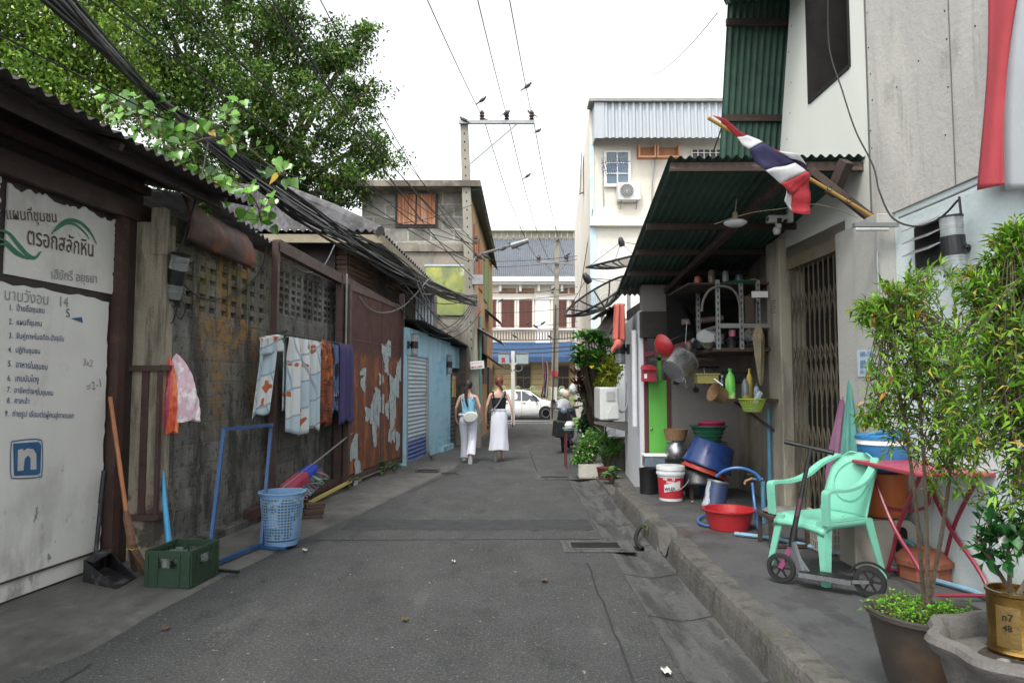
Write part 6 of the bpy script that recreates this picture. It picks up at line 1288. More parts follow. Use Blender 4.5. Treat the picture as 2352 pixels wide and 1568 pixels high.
b = MB(); b.box((-.05, -.02, .13), (.1, .04, .05), rot=Euler((0, .5, .3))); tag(b.build('sponge', mat('ochre_sponge', '#a8821f', .9), None), 'ochre sponge in the lime basket', 'sponge'); bpy.data.objects['sponge'].location = lg.location
b = MB(); b.box((.06, 0, .15), (.05, .04, .15), rot=Euler((0, .6, .3))); tag(b.build('squeeze_tube', mat('pale_tube', '#a9b5bd', .4), None, bev=.01), 'pale squeeze tube standing in the lime basket', 'tube'); bpy.data.objects['squeeze_tube'].location = lg.location
# hanging umbrella
um = thing('hanging_umbrella', 'faded folded floral umbrella hanging beside the yellowed pillar', 'umbrella', P(1742, 745, 7.6))
p_, q_ = P(1741, 745, 7.55), P(1748, 885, 7.55); b = MB()
pts = [p_.lerp(q_, i/12) for i in range(13)]; rs_ = [.02, .045, .055, .055, .05, .045, .045, .04, .035, .03, .025, .02, .008]; vs = []
for i, p in enumerate(pts):
    for j in range(16): a = 2*math.pi*j/16; q = rs_[i]*(1+.25*math.sin(a*4+i*.3)); vs.append(p+Vector((math.cos(a)*q, math.sin(a)*q, 0)))
b.add(vs, [(i*16+j, i*16+(j+1) % 16, (i+1)*16+(j+1) % 16, (i+1)*16+j) for i in range(12) for j in range(16)], 0, True); b.build('canopy', mat('faded_floral', '#7b7358', .9, 0, .2, 9, .3, 20, [dict(c='#8f4a3a', s=12, lo=.58, hi=.62, k=.7)]), um)
b = MB(); b.tube(chaikin([p_, p_+Vector((0, 0, .1)), p_+Vector((0, 0, .25)), p_+Vector((-.03, 0, .28))], 2), .006, 6); b.build('handle', blackp, um)
# mailbox, red cloth, small things by the green door
mb_ = thing('mailbox', 'small red mailbox mounted beside the bright green door', 'mailbox', P(1490, 862, 9.15))
b = MB(); c_ = P(1490, 862, 9.15); b.box(c_, (.18, .1, .16)); b.build('box', mat('mailbox_red', '#9b2436', .4, 0, .1, 6), mb_)
b = MB(); b.hexa([c_+Vector(v) for v in ((-.1, -.08, .07), (.1, -.08, .07), (.1, .06, .09), (-.1, .06, .09), (-.1, -.08, .08), (.1, -.08, .08), (.08, .05, .14), (-.08, .05, .14))]); b.build('lid', MATS['mailbox_red'], mb_)
b = MB(); b.box(c_+Vector((-.05, -.052, -.01)), (.035, .004, .06)); b.build('notice', whitep, mb_)
rc = thing('red_hanging_cloth', 'long faded red cloth hanging from the dark eave at the white house corner', 'cloth', P(1422, 700, 9.4))
def rcf(u, v):
    p = P(1412+22*u+(u-.5)*8*v, 697+85*v, 9.35); f_ = .025*math.sin(u*12+v)*(.3+v); return p+Vector((0, f_, 0))
b = MB(); b.grid(rcf, 18, 14); b.build('cloth', mat('faded_red_cloth', '#b8584c', .85, 0, .2, (12, 3, 1), .2, 20, [dict(c='#d6a08c', s=(14, 3, .8), lo=.6, hi=.66, k=.7)]), rc, solid=.008)
b = MB(); b.ball(P(1420, 790, 9.32), .06, 0, 8, (1, 1, 1.1)); b.tube([P(1418, 790, 9.3), P(1408, 802, 9.3), P(1405, 810, 9.3)], [.04, .03, .01]); b.build('knot', MATS['faded_red_cloth'], rc)
# rolled gutter under awning
b = MB(); b.tube([P(1567, 740, 8.9), P(1600, 738, 8.9), P(1660, 730, 8.9)], .04, 10); tag(b.build('rolled_sheet', mat('pink_grey_roll', '#8f7a74', .6, 0, .2, 9), None), 'rolled pinkish sheet stored under the far end of the green awning', 'roll')
# AC units
acw = mat('ac_casing', '#c3c6c4', .45, 0, .05, 4, .03, 30, [dict(c='#9a9a94', s=4, lo=.6, hi=.7, k=.4)], coord='Object')
ac = thing('air_conditioner', 'weathered white air conditioner unit seen end-on on a concrete bracket over the plants', 'air conditioner', P(1400, 965, 11.0))
c_ = P(1400, 965, 11.0); b = MB(); b.box(c_+Vector((0, .38, .26)), (.30, .76, .52)); b.build('casing', acw, ac, bev=.025)
b = MB(); b.box(c_+Vector((.02, -.01, .38)), (.13, .01, .14)); b.box(c_+Vector((.02, -.013, .43)), (.1, .006, .02)); b.build('label_plate', mat('ac_plate', '#a3a6a3', .5), ac)
b = MB(); b.prism([c_+Vector((x, -.002, z)) for x, z in ((-.02, .03), (.14, .03), (.14, .24), (.05, .24), (-.02, .12))], (0, -.035, 0)); b.build('valve_cover', acw, ac)
b = MB(); b.tube(chaikin([c_+Vector((.14, 0, .15)), c_+Vector((.22, 0, .13)), c_+Vector((.28, 0, .2)), c_+Vector((.3, .05, .6))], 2), .02); b.build('hose', galv, ac)
b = MB(); b.hexa([c_+Vector(v) for v in ((-.22, 0, -.12), (.36, 0, -.2), (.36, .7, -.2), (-.22, .7, -.12), (-.22, 0, 0), (.36, 0, 0), (.36, .7, 0), (-.22, .7, 0))]) if False else b.prism([c_+Vector(v) for v in ((-.24, .0, -.02), (.36, .0, -.02), (.36, .0, -.19), (.2, 0, -.16), (-.24, 0, -.05))], (0, .06, 0)); b.build('bracket', conc, ac)
a2 = thing('air_conditioner', 'white air conditioner with round fan grille below the white framed window', 'air conditioner', Q(1441, 466))
c_ = Q(1441, 466); b = MB(); b.box(c_+Vector((0, -.2, .27)), (.70, .3, .54)); b.build('casing', acw, a2, bev=.02)
M_ = Matrix.Rotation(R(90), 3, 'X'); b = MB(); b.lathe([(0, 0), (.205, 0), (.205, .012), (0, .012)], c_+Vector((-.07, -.352, .28)), 28, 0, M_); fn_ = b.build('fan_recess', mat('ac_dark', '#55504a', .6), a2)
b = MB()
for k in range(1, 6): r_ = .04*k; b.lathe([(r_-.004, 0), (r_+.004, 0), (r_+.004, .008), (r_-.004, .008), (r_-.004, 0)], c_+Vector((-.07, -.367, .28)), 24, 0, M_)
for k in range(12): a = k*math.pi/6; b.bar(c_+Vector((-.07, -.372, .28)), c_+Vector((-.07+.2*math.cos(a), -.372, .28+.2*math.sin(a))), .006, .006)
b.build('fan_grille', acw, fn_)
for s_ in (-.22, .26): b = MB(); b.bar(c_+Vector((s_, -.02, 0)), c_+Vector((s_, -.38, -.02)), .03, .03); b.bar(c_+Vector((s_, -.02, -.2)), c_+Vector((s_, -.2, -.02)), .025, .025); b.build('bracket', galv, a2)
# lamp bulb under awning, camera, fluorescent
bl = thing('saucer_lamp', 'white saucer shaped ceiling lamp hanging under the green awning', 'ceiling lamp', P(1689, 505, 6.6))
c_ = P(1689, 512, 6.6); b = MB(); b.lathe([(0, -.035), (.07, -.03), (.105, -.008), (.11, .005), (.09, .02), (.03, .035), (0, .036)], c_, 28); b.build('shade', mat('opal_plastic', '#d7dad9', .3), bl)
b = MB(); b.lathe([(0, .036), (.026, .036), (.026, .1), (0, .1)], c_, 14); b.tube([c_+Vector((0, 0, .1)), c_+Vector((0.02, 0, .24))], .008, 6); b.build('socket', creamw, bl)
cc_ = thing('security_camera', 'white security camera on a wall bracket beside the yellowed pillar', 'camera', P(1790, 505, 6.9))
wpl = mat('white_camera_plastic', '#cfd1d0', .3); c_ = P(1786, 508, 6.9)
b = MB(); b.tube([c_+Vector((.02, 0, .03)), c_+Vector((.12, 0, .05)), c_+Vector((.12, 0, .1))], .025, 8); b.box(c_+Vector((.125, 0, .06)), (.05, .05, .14)); b.build('bracket', wpl, cc_)
b = MB(); b.box(c_+Vector((-.03, 0, .02)), (.15, .09, .07)); b.box(c_+Vector((-.005, -.03, -.03)), (.05, .05, .1)); b.lathe([(0, -.05), (.03, -.045), (.04, 0), (.03, .03), (0, .03)], c_+Vector((-.01, 0, -.09)), 14); b.build('head', wpl, cc_, bev=.01)
b = MB(); b.box(c_+Vector((-.003, -.057, -.01)), (.045, .01, .055)); b.lathe([(0, 0), (.022, 0), (.022, .012), (0, .012)], c_+Vector((-.095, -.02, .02)), 12, 0, Matrix.Rotation(R(-70), 3, 'Y')); b.build('lens', blackp, cc_)
fl_ = thing('tube_light', 'dusty fluorescent tube light fixed across the top of the grey pillar', 'tube light', P(2005, 520, 5.35))
b = MB(); b.bar(P(1960, 517, 5.35), P(2062, 517, 5.35), .05, .03); b.build('housing', galv, fl_)
b = MB(); b.tube([P(1964, 527, 5.33), P(2040, 527, 5.33)], .014, 8); b.build('tube', mat('dull_tube', '#b5b6b3', .3), fl_)
# stickers & notices
b = MB(); p_ = W(1972, 865, 3.01, MR); q_ = W(2010, 800, 3.01, MR); f = lambda y, z: (3.01+MR*y-.006, y, z)
b.add([f(p_.y, p_.z), f(q_.y, p_.z), f(q_.y, q_.z), f(p_.y, q_.z)], [(0, 1, 2, 3)]); nt_ = tag(b.build('wall_notice', mat('pale_blue_notice', '#a9bcc4', .6, 0, .05, 30, 0), None), 'small pale blue notice stuck on the grey pillar behind the shrub', 'notice')
ROOT[nt_.name] = Matrix.Identity(4)
bt = mat('blue_print', '#2a6aa8', .6)
for k, (t_, y_) in enumerate((('080-1502', 818), ('089-1551', 838), ('089-1551272', 846), ('096-1522654', 858))): lettering(t_, W(1976, y_, 3.0, MR), W(2007, y_-1, 3.0, MR), bt, nt_, nrm=(-1, 0, 0), lift=.002, fat=.01)
b = MB()
for k in range(7): p_ = P(1774, 690+k*4.5, 7.42); b.bb(p_.x, p_.x+.045-.01*(k % 3), 7.44, 7.448, p_.z-.003, p_.z+.003)
tag(b.build('pillar_note', mat('note_ink', '#3a3a3a', .8), None), 'small black written lines on the yellowed pillar', 'notice')
# ================================================================ VEGETATION
leafm = mat('leaf', '#4f7a1c', .45, 0, .1, 3, 0, attr='col', leaf=.35, spec=.4)
leafg = mat('glossy_leaf', '#4f7a1c', .3, 0, .1, 3, 0, attr='col', leaf=.2, spec=.5)
bark = mat('bark', '#564b3c', .85, 0, .2, 6, .6, 40, [dict(c='#2f2a22', s=(12, 12, 3), lo=.52, hi=.62, k=.6)])
soil = mat('pot_soil', '#3a3027', .95, 0, .3, 14, 1.0, 60, [dict(c='#7a6a58', s=30, lo=.6, hi=.66, k=.7)])
def V3(a): return np.array([[*p] for p in a], float)
def shrub(root, base, stems, crown, ntwig, nleaf, ll, lw, cols, gap=.02, r0=.012, tw=.16, extra=None, mt=None, droop=.0, bend=.2):
    """stems: list of top points; crown: function giving random twig tips"""
    sb = MB(); allp = []
    for tp in stems:
        tp = Vector(tp); c_ = base+Vector((random.uniform(-.03, .03), random.uniform(-.03, .03), 0)); mid = c_.lerp(tp, .45)+Vector((random.uniform(-.04, .04), random.uniform(-.04, .04), .03))
        pts = chaikin([c_, mid, tp], 3); sb.tube(pts, [r0*(1-.75*i/len(pts)) for i in range(len(pts))], 6); allp += pts[len(pts)//2:]
    pos = []; dr = []
    for _ in range(ntwig):
        s0 = random.choice(allp); tip = crown(); 
        if (tip-s0).length > .6: s0 = min(random.sample(allp, min(12, len(allp))), key=lambda p: (p-tip).length)
        d_ = tip-s0
        if d_.length < .02: continue
        pts = [s0, s0.lerp(tip, .5)+Vector((0, 0, d_.length*.12)), tip]; pts = chaikin(pts, 2); sb.tube(pts, [.0026*(1-.6*i/len(pts)) for i in range(len(pts))], 4, cap=False)
        start = max(0, 1-tw*1.3/max(d_.length, .01)); n_ = nleaf
        for k in range(n_):
            t = start+(1-start)*k/(n_-1); i_ = min(int(t*(len(pts)-1)), len(pts)-2); p = pts[i_].lerp(pts[i_+1], t*(len(pts)-1)-i_)
            ax = (pts[i_+1]-pts[i_]).normalized(); sd_ = ax.cross(Vector((random.uniform(-1, 1), random.uniform(-1, 1), random.uniform(-1, 1)))).normalized()
            ld = (ax*random.uniform(.3, .9)+sd_*(.9 if k < n_-1 else .2)+Vector((0, 0, random.uniform(-.3, .35)-droop))).normalized(); pos.append(p); dr.append(ld)
    sb.build('stems', bark, root)
    n = len(pos); nor = np.tile([0, 0, 1.], (n, 1))+RNG.normal(size=(n, 3))*.45
    leaf_mesh('foliage', V3(pos), V3(dr), nor, ll*RNG.uniform(.4, 1.25, n), lw*RNG.uniform(.6, 1.3, n), cols(n), mt or leafm, root, bend=bend)
def ell(cx, rx):
    def f():
        while True:
            v = Vector((random.uniform(-1, 1), random.uniform(-1, 1), random.uniform(-1, 1)))
            if .25 < v.length < 1: break
        k = random.choice(cx); return Vector(k[0])+Vector((v.x*k[1][0], v.y*k[1][1], v.z*k[1][2]))
    return f
potm = mat('glazed_dark_pot', '#3d3732', .4, 0, .15, 3, .1, 30, [dict(c='#5e4a38', s=(3, 3, 4), lo=.52, hi=.66, k=.6)]); claym = mat('grey_clay_pot', '#5f5c58', .7, 0, .15, 4, .4, 40, [dict(c='#85807a', s=5, lo=.55, hi=.68, k=.6), dict(c='#3b3733', s=3, lo=.55, hi=.66, k=.6)])
P1_ = Vector((1.81, 3.1, PZ)); p1 = thing('plant_pot', 'smooth dark glazed plant pot with trailing greenery over its rim', 'plant pot', P1_)
b = MB(); b.lathe([(0, 0), (.15, 0), (.175, .08), (.225, .30), (.235, .345), (.25, .352), (.25, .37), (.235, .375), (.218, .36), (.21, .30)], (0, 0, 0), 44); b.build('bowl', potm, p1, world=False)
b = MB(); b.lathe([(0, .325), (.1, .33), (.21, .315)], (0, 0, 0), 24, wob=lambda a, z: 0); b.build('soil', soil, p1, world=False)
P2_ = Vector((1.80, 2.42, PZ)); p2 = thing('plant_pot', 'large grey clay plant pot with a scalloped rim, nearest the camera', 'plant pot', P2_)
wob2 = lambda a, z: (.045*math.sin(a*9+.6) if z > .40 else (.02*math.sin(a*9+.6) if z > .36 else 0))
b = MB(); b.lathe([(0, 0), (.19, 0), (.21, .05), (.27, .25), (.30, .36), (.305, .40), (.335, .43), (.345, .455), (.335, .475), (.30, .48), (.285, .46), (.28, .40)], (0, 0, 0), 90, wob=wob2); b.build('bowl', claym, p2, world=False)
b = MB(); b.lathe([(0, .40), (.1, .41), (.28, .39)], (0, 0, 0), 24); b.build('soil', soil, p2, world=False)
for i in range(9):
    a = random.uniform(0, 6.28); r_ = random.uniform(.12, .24); q = P2_+Vector((math.cos(a)*r_, math.sin(a)*r_, .42)); b = MB(); s_ = random.uniform(.012, .03); b.lathe([(s_*math.sin(math.pi*k/6), -s_*.6*math.cos(math.pi*k/6)) for k in range(7)], q, 8, wob=lambda a, z: .25*math.sin(a*3+i)); tag(b.build('pebble', [conc2, kitb, mat('turquoise_bead', '#1f9a7c', .3) if 'turquoise_bead' not in MATS else MATS['turquoise_bead']][2 if i == 8 else i % 2], None), ['grey', 'pale', 'turquoise'][2 if i == 8 else i % 2]+' pebble lying on the soil of the scalloped pot', 'pebble', 'pebbles in the scalloped pot')
# gold tin planter
gold = mat('gold_tin', '#8a6a28', .25, .9, .15, 4, .05, 20, [dict(c='#3d2a12', s=(3, 3, 3), lo=.52, hi=.66, k=.7)])
T_ = Vector((1.78, 2.52, PZ+.41)); gt_ = thing('gold_tin', 'shiny gold tin with dark lettering used as a planter inside the clay pot', 'tin', T_)
b = MB(); b.lathe([(0, 0), (.085, 0), (.09, .01), (.085, .02), (.085, .2), (.09, .205), (.09, .215), (.08, .215), (.08, .2), (0, .19)], (0, 0, 0), 36); b.build('can', gold, gt_, world=False)
b = MB(); b.grid(lambda u, v: Vector((.0865*math.cos(R(195+50*u)), .0865*math.sin(R(195+50*u)), .03+.14*v)), 8, 1); b.build('label', mat('gold_label', '#7d6630', .4, .5), gt_, world=False)
for k, (t_, z_, w_) in enumerate((('n7', .125, .035), ('48', .09, .03))): lettering(t_, T_+Vector((-.077, -.045, z_)), T_+Vector((-.077+w_*.55, -.045-w_*.8, z_)), darkin, gt_, nrm=(-.7, -.7, 0), lift=.006, fat=.02)
yg = lambda n: leafcols(n, '#457518', '#88b038', '#c98a3c', .06, .35)
yg2 = lambda n: leafcols(n, '#3c6c18', '#7ea830', '#c9b24a', .05, .35)
A_ = thing('shrub', 'slender leafy shrub with reddish tips growing from the smooth dark pot', 'shrub', P1_+Vector((0, 0, .33)), 0)
ba = P1_+Vector((-.0, 0, .33))
def pc_(px, py, Y): return P(px, py, Y)
crA = [(pc_(2065, 760, 3.1), (.24, .25, .2)), (pc_(2220, 760, 3.0), (.2, .25, .25)), (pc_(2230, 950, 3.0), (.2, .25, .2)), (pc_(2170, 850, 3.05), (.2, .22, .2)), (pc_(2030, 870, 3.1), (.13, .15, .12)), (pc_(2130, 1000, 3.1), (.2, .2, .17)), (pc_(2040, 690, 3.15), (.10, .1, .10)), (pc_(2200, 1090, 3.05), (.15, .18, .14)), (pc_(1985, 720, 3.2), (.05, .08, .06)), (pc_(2000, 960, 3.2), (.06, .08, .05)), (pc_(2120, 640, 3.2), (.12, .12, .08))]
shrub(A_, ba, [pc_(2090, 700, 3.1), pc_(2030, 700, 3.15), pc_(2200, 760, 3.05)], ell(crA, 0), 290, 15, .058, .0125, yg, r0=.013, tw=.17)
B_ = thing('shrub', 'dense tall leafy shrub at the right edge growing from the scalloped clay pot', 'shrub', P2_+Vector((0, 0, .42)), 0)
crB = [(pc_(2300, 740, 2.55), (.17, .2, .2)), (pc_(2350, 900, 2.5), (.2, .22, .2)), (pc_(2230, 830, 2.6), (.14, .18, .14)), (pc_(2300, 1050, 2.5), (.19, .2, .18)), (pc_(2320, 560, 2.6), (.08, .08, .12)), (pc_(2380, 640, 2.55), (.1, .12, .2)), (pc_(2230, 980, 2.6), (.14, .16, .14)), (pc_(2370, 1180, 2.5), (.12, .16, .16)), (pc_(2250, 660, 2.65), (.1, .1, .1))]
shrub(B_, P2_+Vector((.12, .02, .42)), [pc_(2320, 520, 2.6), pc_(2380, 600, 2.5), pc_(2260, 700, 2.6), pc_(2400, 800, 2.4), pc_(2230, 900, 2.6), pc_(2330, 900, 2.45)][:4], ell(crB, 0), 430, 15, .052, .012, yg2, r0=.014, tw=.15)
C_s = thing('glossy_plant', 'glossy round leaved plant growing out of the gold tin', 'plant', T_+Vector((0, 0, .2)))
shrub(C_s, T_+Vector((0, 0, .2)), [T_+Vector((-.03, 0, .45)), T_+Vector((.1, .05, .4)), T_+Vector((-.13, .0, .38))], ell([(T_+Vector((0, 0, .4)), (.17, .12, .12))], 0), 26, 9, .06, .032, lambda n: leafcols(n, '#16401c', '#2e6a2c', None, 0, .3), r0=.01, tw=.1, mt=leafg)
for i, (x, y) in enumerate(((2335, 1190), (2300, 1160))):
    pass
D_g = thing('trailing_groundcover', 'fresh green small leaved creeper spilling over the left rim of the dark pot', 'creeper', P1_+Vector((0, 0, .35)))
sb = MB(); pos = []; dr = []
for i in range(170):
    a = random.uniform(0, 6.28); r_ = random.uniform(.03, .2); p = P1_+Vector((math.cos(a)*r_, math.sin(a)*r_, .335)); out = Vector((-.10 if random.random() < .65 else .02, random.uniform(-.08, .05), 0)); L_ = random.uniform(.04, .14)
    tip = p+out.normalized()*L_*random.uniform(.3, 1.1)+Vector((random.uniform(-.03, .03), random.uniform(-.03, .03), random.uniform(.0, .07)))
    if tip.x < P1_.x-.22: tip.z = min(tip.z, PZ+.40)
    sb.tube([p, p.lerp(tip, .5)+Vector((0, 0, .03)), tip], .0015, 3, cap=False)
    for k in range(14): t = random.random(); pos.append(p.lerp(tip, t)+Vector((0, 0, .03*4*t*(1-t)))); dr.append((random.uniform(-1, 1), random.uniform(-1, 1), random.uniform(-.2, .7)))
sb.build('stems', bark, D_g); n = len(pos); leaf_mesh('foliage', V3(pos), V3(dr), np.tile([0, 0, 1.], (n, 1))+RNG.normal(size=(n, 3))*.5, .016*RNG.uniform(.7, 1.3, n), .008, leafcols(n, '#4d8a1c', '#86bf3a', None, 0, .3), leafm, D_g)

def big_tree(name, label, blobs, base, nclump, per, ll, cols, group='trees over the rooftops'):
    t = thing(name, label, 'tree', base, 0, group); base = Vector(base)
    m_ = MB(); fork = base+Vector((.3, 0, 5.5)); m_.tube([base, base+Vector((.1, 0, 2.5)), fork], [.35, .28, .22], 10); m_.build('trunk', bark, t)
    m_ = MB(); P_ = []; C_ = []
    for (px, py, r_, Y) in blobs:
        c_ = P(px, py, Y); r3 = r_*Y/1600; lp = chaikin([fork, fork.lerp(c_, .5)+Vector((0, 0, .4)), c_], 2); m_.tube(lp, [.14-.1*k/len(lp) for k in range(len(lp))], 5)
        for k in range(5): d_ = Vector(rnd_unit(1)[0]); m_.tube([c_.lerp(fork, .15), c_+d_*r3*.35, c_+d_*r3*.65], [.04, .02, .006], 4, cap=False)
        d = rnd_unit(int(nclump*(r_/120)**1.6)); rad = r3*RNG.uniform(.45, 1.05, len(d))[:, None]; cl = np.array(c_)+d*rad*np.array([1, .8, 1])
        for q in cl:
            sz = RNG.uniform(.15, .36); kk = int(per*RNG.uniform(.5, 1.4)); P_.append(q+RNG.normal(size=(kk, 3))*np.array([sz, sz, sz*.55])*.75); C_.append(np.full(kk, RNG.uniform(.65, 1.5)))
    m_.build('limbs', bark, t)
    P_ = np.concatenate(P_); C_ = np.concatenate(C_); n = len(P_); d = RNG.normal(size=(n, 3)); d[:, 2] -= .4
    cc = cols(n)*C_[:, None]
    leaf_mesh('crown', P_, d, np.tile([0, 0, 1.], (n, 1))+RNG.normal(size=(n, 3))*.5, ll*RNG.uniform(.7, 1.3, n), ll*.5, cc, leafm, t, bend=.1)
    return n
nA = big_tree('broadleaf_tree', 'tall dark green tree filling the sky above the corrugated roofs on the left', [(400, 90, 150, 17), (590, 90, 110, 18), (700, 140, 95, 19), (780, 110, 60, 19), (830, 80, 35, 19), (520, 230, 140, 17), (690, 280, 115, 18), (820, 220, 60, 19), (835, 330, 65, 19), (885, 375, 38, 19), (795, 420, 62, 18), (640, 380, 90, 18), (350, 230, 120, 17), (430, 370, 110, 16), (520, -20, 60, 18), (330, -60, 150, 17), (640, 20, 60, 18), (560, 460, 80, 19), (720, 440, 70, 19)], (-7.5, 19, 0), 82, 70, .125, lambda n: leafcols(n, '#33501f', '#55742f', '#8a9c4c', .1, .3))
nB = big_tree('broadleaf_tree', 'brighter yellow green tree at the far left edge behind the gate canopy', [(60, 60, 130, 12), (190, 110, 110, 12.5), (90, 200, 110, 12), (200, 260, 80, 12.5), (-80, 100, 150, 12), (40, -120, 160, 12.5), (230, -30, 110, 13), (280, 180, 70, 13)], (-8.5, 12.5, 0), 84, 64, .095, lambda n: leafcols(n, '#446822', '#728f36', '#9fb452', .12, .3))
print('tree leaves', nA, nB)
# vine with big heart leaves
vn = thing('climbing_vine', 'vine with large heart shaped leaves hanging over the canopy and block wall', 'vine', P(450, 330, 7))
vb = MB(); pos = []; dr = []; sz = []
for path in ([(270, 230), (330, 290), (400, 350), (440, 420), (500, 470)], [(400, 350), (480, 310), (560, 330), (630, 390), (660, 400)], [(440, 420), (540, 410), (590, 460), (600, 510)], [(300, 260), (380, 270), (440, 300)], [(480, 300), (530, 270), (520, 260)]):
    pts = chaikin([P(x, y, 6.9+.2*math.sin(x)) for x, y in path], 3); vb.tube(pts, .008, 5)
    for k in range(46 if len(path) > 3 else 26):
        i_ = random.randrange(len(pts)-1); q = pts[i_]+Vector((random.uniform(-.17, .17), random.uniform(-.18, .18), random.uniform(-.14, .16))); vb.tube([pts[i_], q], .003, 4, cap=False); pos.append(q); dr.append((random.uniform(-.8, .8), random.uniform(-.5, .2), random.uniform(-1.1, .1))); sz.append(random.uniform(.06, .125))
vb.build('stems', bark, vn)
def heart_mesh(name, pos, dr, sz, cols, mt, parent):
    me_v = []; me_f = []; cc = []
    prof = [(0, 0), (-.08, .28), (.12, .48), (.42, .5), (.75, .25), (1.12, 0)]
    for p, d, s_, c_ in zip(pos, dr, sz, cols):
        p = Vector(p); d = Vector(d).normalized(); nn_ = (Vector((random.uniform(-.5, .5), -.8, random.uniform(.2, 1)))).normalized(); s2 = d.cross(nn_).normalized(); nn_ = s2.cross(d); b0 = len(me_v)
        for (x, y) in prof: me_v.append(p+d*x*s_)
        for (x, y) in prof: me_v.append(p+d*x*s_+s2*y*s_+nn_*abs(y)*s_*.25)
        for (x, y) in prof: me_v.append(p+d*x*s_-s2*y*s_+nn_*abs(y)*s_*.25)
        for i in range(5): me_f.append((b0+i, b0+i+1, b0+7+i, b0+6+i)); me_f.append((b0+i+1, b0+i, b0+12+i, b0+13+i))
        cc += [c_]*18
    inv = ROOT[parent.name].inverted(); me = bpy.data.meshes.new(name); me.from_pydata([tuple(inv@v) for v in me_v], [], me_f); ca = me.color_attributes.new('col', 'FLOAT_COLOR', 'POINT')
    ca.data.foreach_set('color', np.concatenate([np.array(cc), np.ones((len(cc), 1))], 1).reshape(-1)); me.materials.append(mt); me.polygons.foreach_set('use_smooth', [True]*len(me.polygons))
    o = bpy.data.objects.new(name, me); col.objects.link(o); o.parent = parent; return o
heart_mesh('foliage', pos, dr, sz, leafcols(len(pos), '#2b5a16', '#659a28', '#a88f2a', .02, .3), leafg, vn)

def whorl_plant(name, label, base, crowns, nl, ll, lw, cols, mt=None, up=.3, grp=None, droop=.3):
    t = thing(name, label, 'plant', base, 0, grp); m_ = MB(); pos = []; dr = []
    for c_ in crowns:
        c_ = Vector(c_); m_.tube(chaikin([Vector(base), Vector(base).lerp(c_, .6)+Vector((0, 0, .05)), c_], 2), .006, 4, cap=False)
        for k in range(nl): a = k*2.4+random.random()*.4; e = up+random.uniform(-.45, .5); pos.append(c_+Vector((0, 0, -.004*k))); dr.append((math.cos(a), math.sin(a), e))
    m_.build('stems', bark, t); n = len(pos)
    nor = np.tile([0, 0, 1.], (n, 1))+RNG.normal(size=(n, 3))*.15
    leaf_mesh('foliage', V3(pos), V3(dr), nor, ll*RNG.uniform(.6, 1.15, n), lw*RNG.uniform(.8, 1.2, n), cols(n), mt or leafm, t, bend=droop); return t
def cl(px, py, rx, ry, Y, n, dy=.5): return [P(px+rx*random.uniform(-1, 1), py+ry*random.uniform(-1, 1), Y+random.uniform(-dy, dy)) for _ in range(n)]
whorl_plant('large_leaf_plant', 'tall plant with big glossy green leaves in whorls beside the dark eave', P(1385, 1040, 12.5), cl(1375, 795, 48, 45, 12.3, 36)+cl(1345, 830, 25, 20, 12.2, 8), 12, .26, .085, lambda n: leafcols(n, '#2a5a1c', '#5a9036', '#c7a22c', .02, .3), leafg, .15)
whorl_plant('red_spiky_plant', 'dark red spiky leaved plant below the big green leaves', P(1362, 1000, 12.8), cl(1345, 870, 22, 45, 12.8, 26), 15, .30, .022, lambda n: leafcols(n, '#4a1c22', '#6b2a2c', '#2f3a1c', .3, .3), leafm, .6)
Y_ = thing('yellow_green_bush', 'bright yellow green small leaved bush above the end-on air conditioner', 'bush', P(1400, 960, 12.0))
shrub(Y_, P(1400, 960, 12.0), [P(1400, 830, 12), P(1380, 850, 12), P(1420, 840, 12)], ell([(P(1402, 850, 12), (.24, .3, .28)), (P(1385, 880, 12), (.15, .2, .12))], 0), 340, 12, .055, .03, lambda n: leafcols(n, '#6b8a1c', '#b5b83a', None, 0, .3), tw=.16)
Z_ = thing('dark_bush', 'dark small leaved bush behind the motorcycles and vegetable table', 'bush', P(1370, 1010, 13.0))
shrub(Z_, P(1365, 1010, 13), [P(1350, 900, 13), P(1370, 930, 13), P(1390, 940, 13)], ell([(P(1355, 900, 13), (.25, .4, .35)), (P(1385, 940, 13), (.25, .3, .3)), (P(1350, 975, 13), (.2, .3, .2)), (P(1380, 860, 13.3), (.3, .3, .3))], 0), 620, 12, .07, .038, lambda n: leafcols(n, '#16301a', '#2c4f26', None, 0, .3), tw=.2)
pbx = thing('foam_planter', 'dirty white foam box planter at the kerb with herbs growing in it', 'planter', G(1358, 1100, .0)+Vector((0, .13, 0)))
b = MB()
fm = mat('dirty_foam', '#b3b3a6', .8, 0, .08, 6, .4, 40, [dict(c='#4b4a42', s=22, lo=.63, hi=.67, k=.8), dict(c='#6d6b5c', s=5, lo=.58, hi=.7, k=.6)], coord='Object')
b.box((0, 0, .03), (.40, .27, .03)); 
for s_ in (-1, 1): b.box((s_*.195, 0, .14), (.025, .27, .21)); b.box((0, s_*.125, .14), (.365, .025, .21))
b.build('box', fm, pbx, world=False, bev=.006); b = MB(); b.box((0, 0, .19), (.36, .22, .02)); b.build('soil', soil, pbx, world=False)
b = MB(); b.box((0, 0, .008), (.46, .32, .014)); b.build('board', purl, pbx, world=False)
H_s = thing('herb_plant', 'bushy bright green herb growing in the foam planter', 'plant', pbx.location+Vector((0, 0, .2))); hb_ = pbx.location+Vector((0, 0, .2))
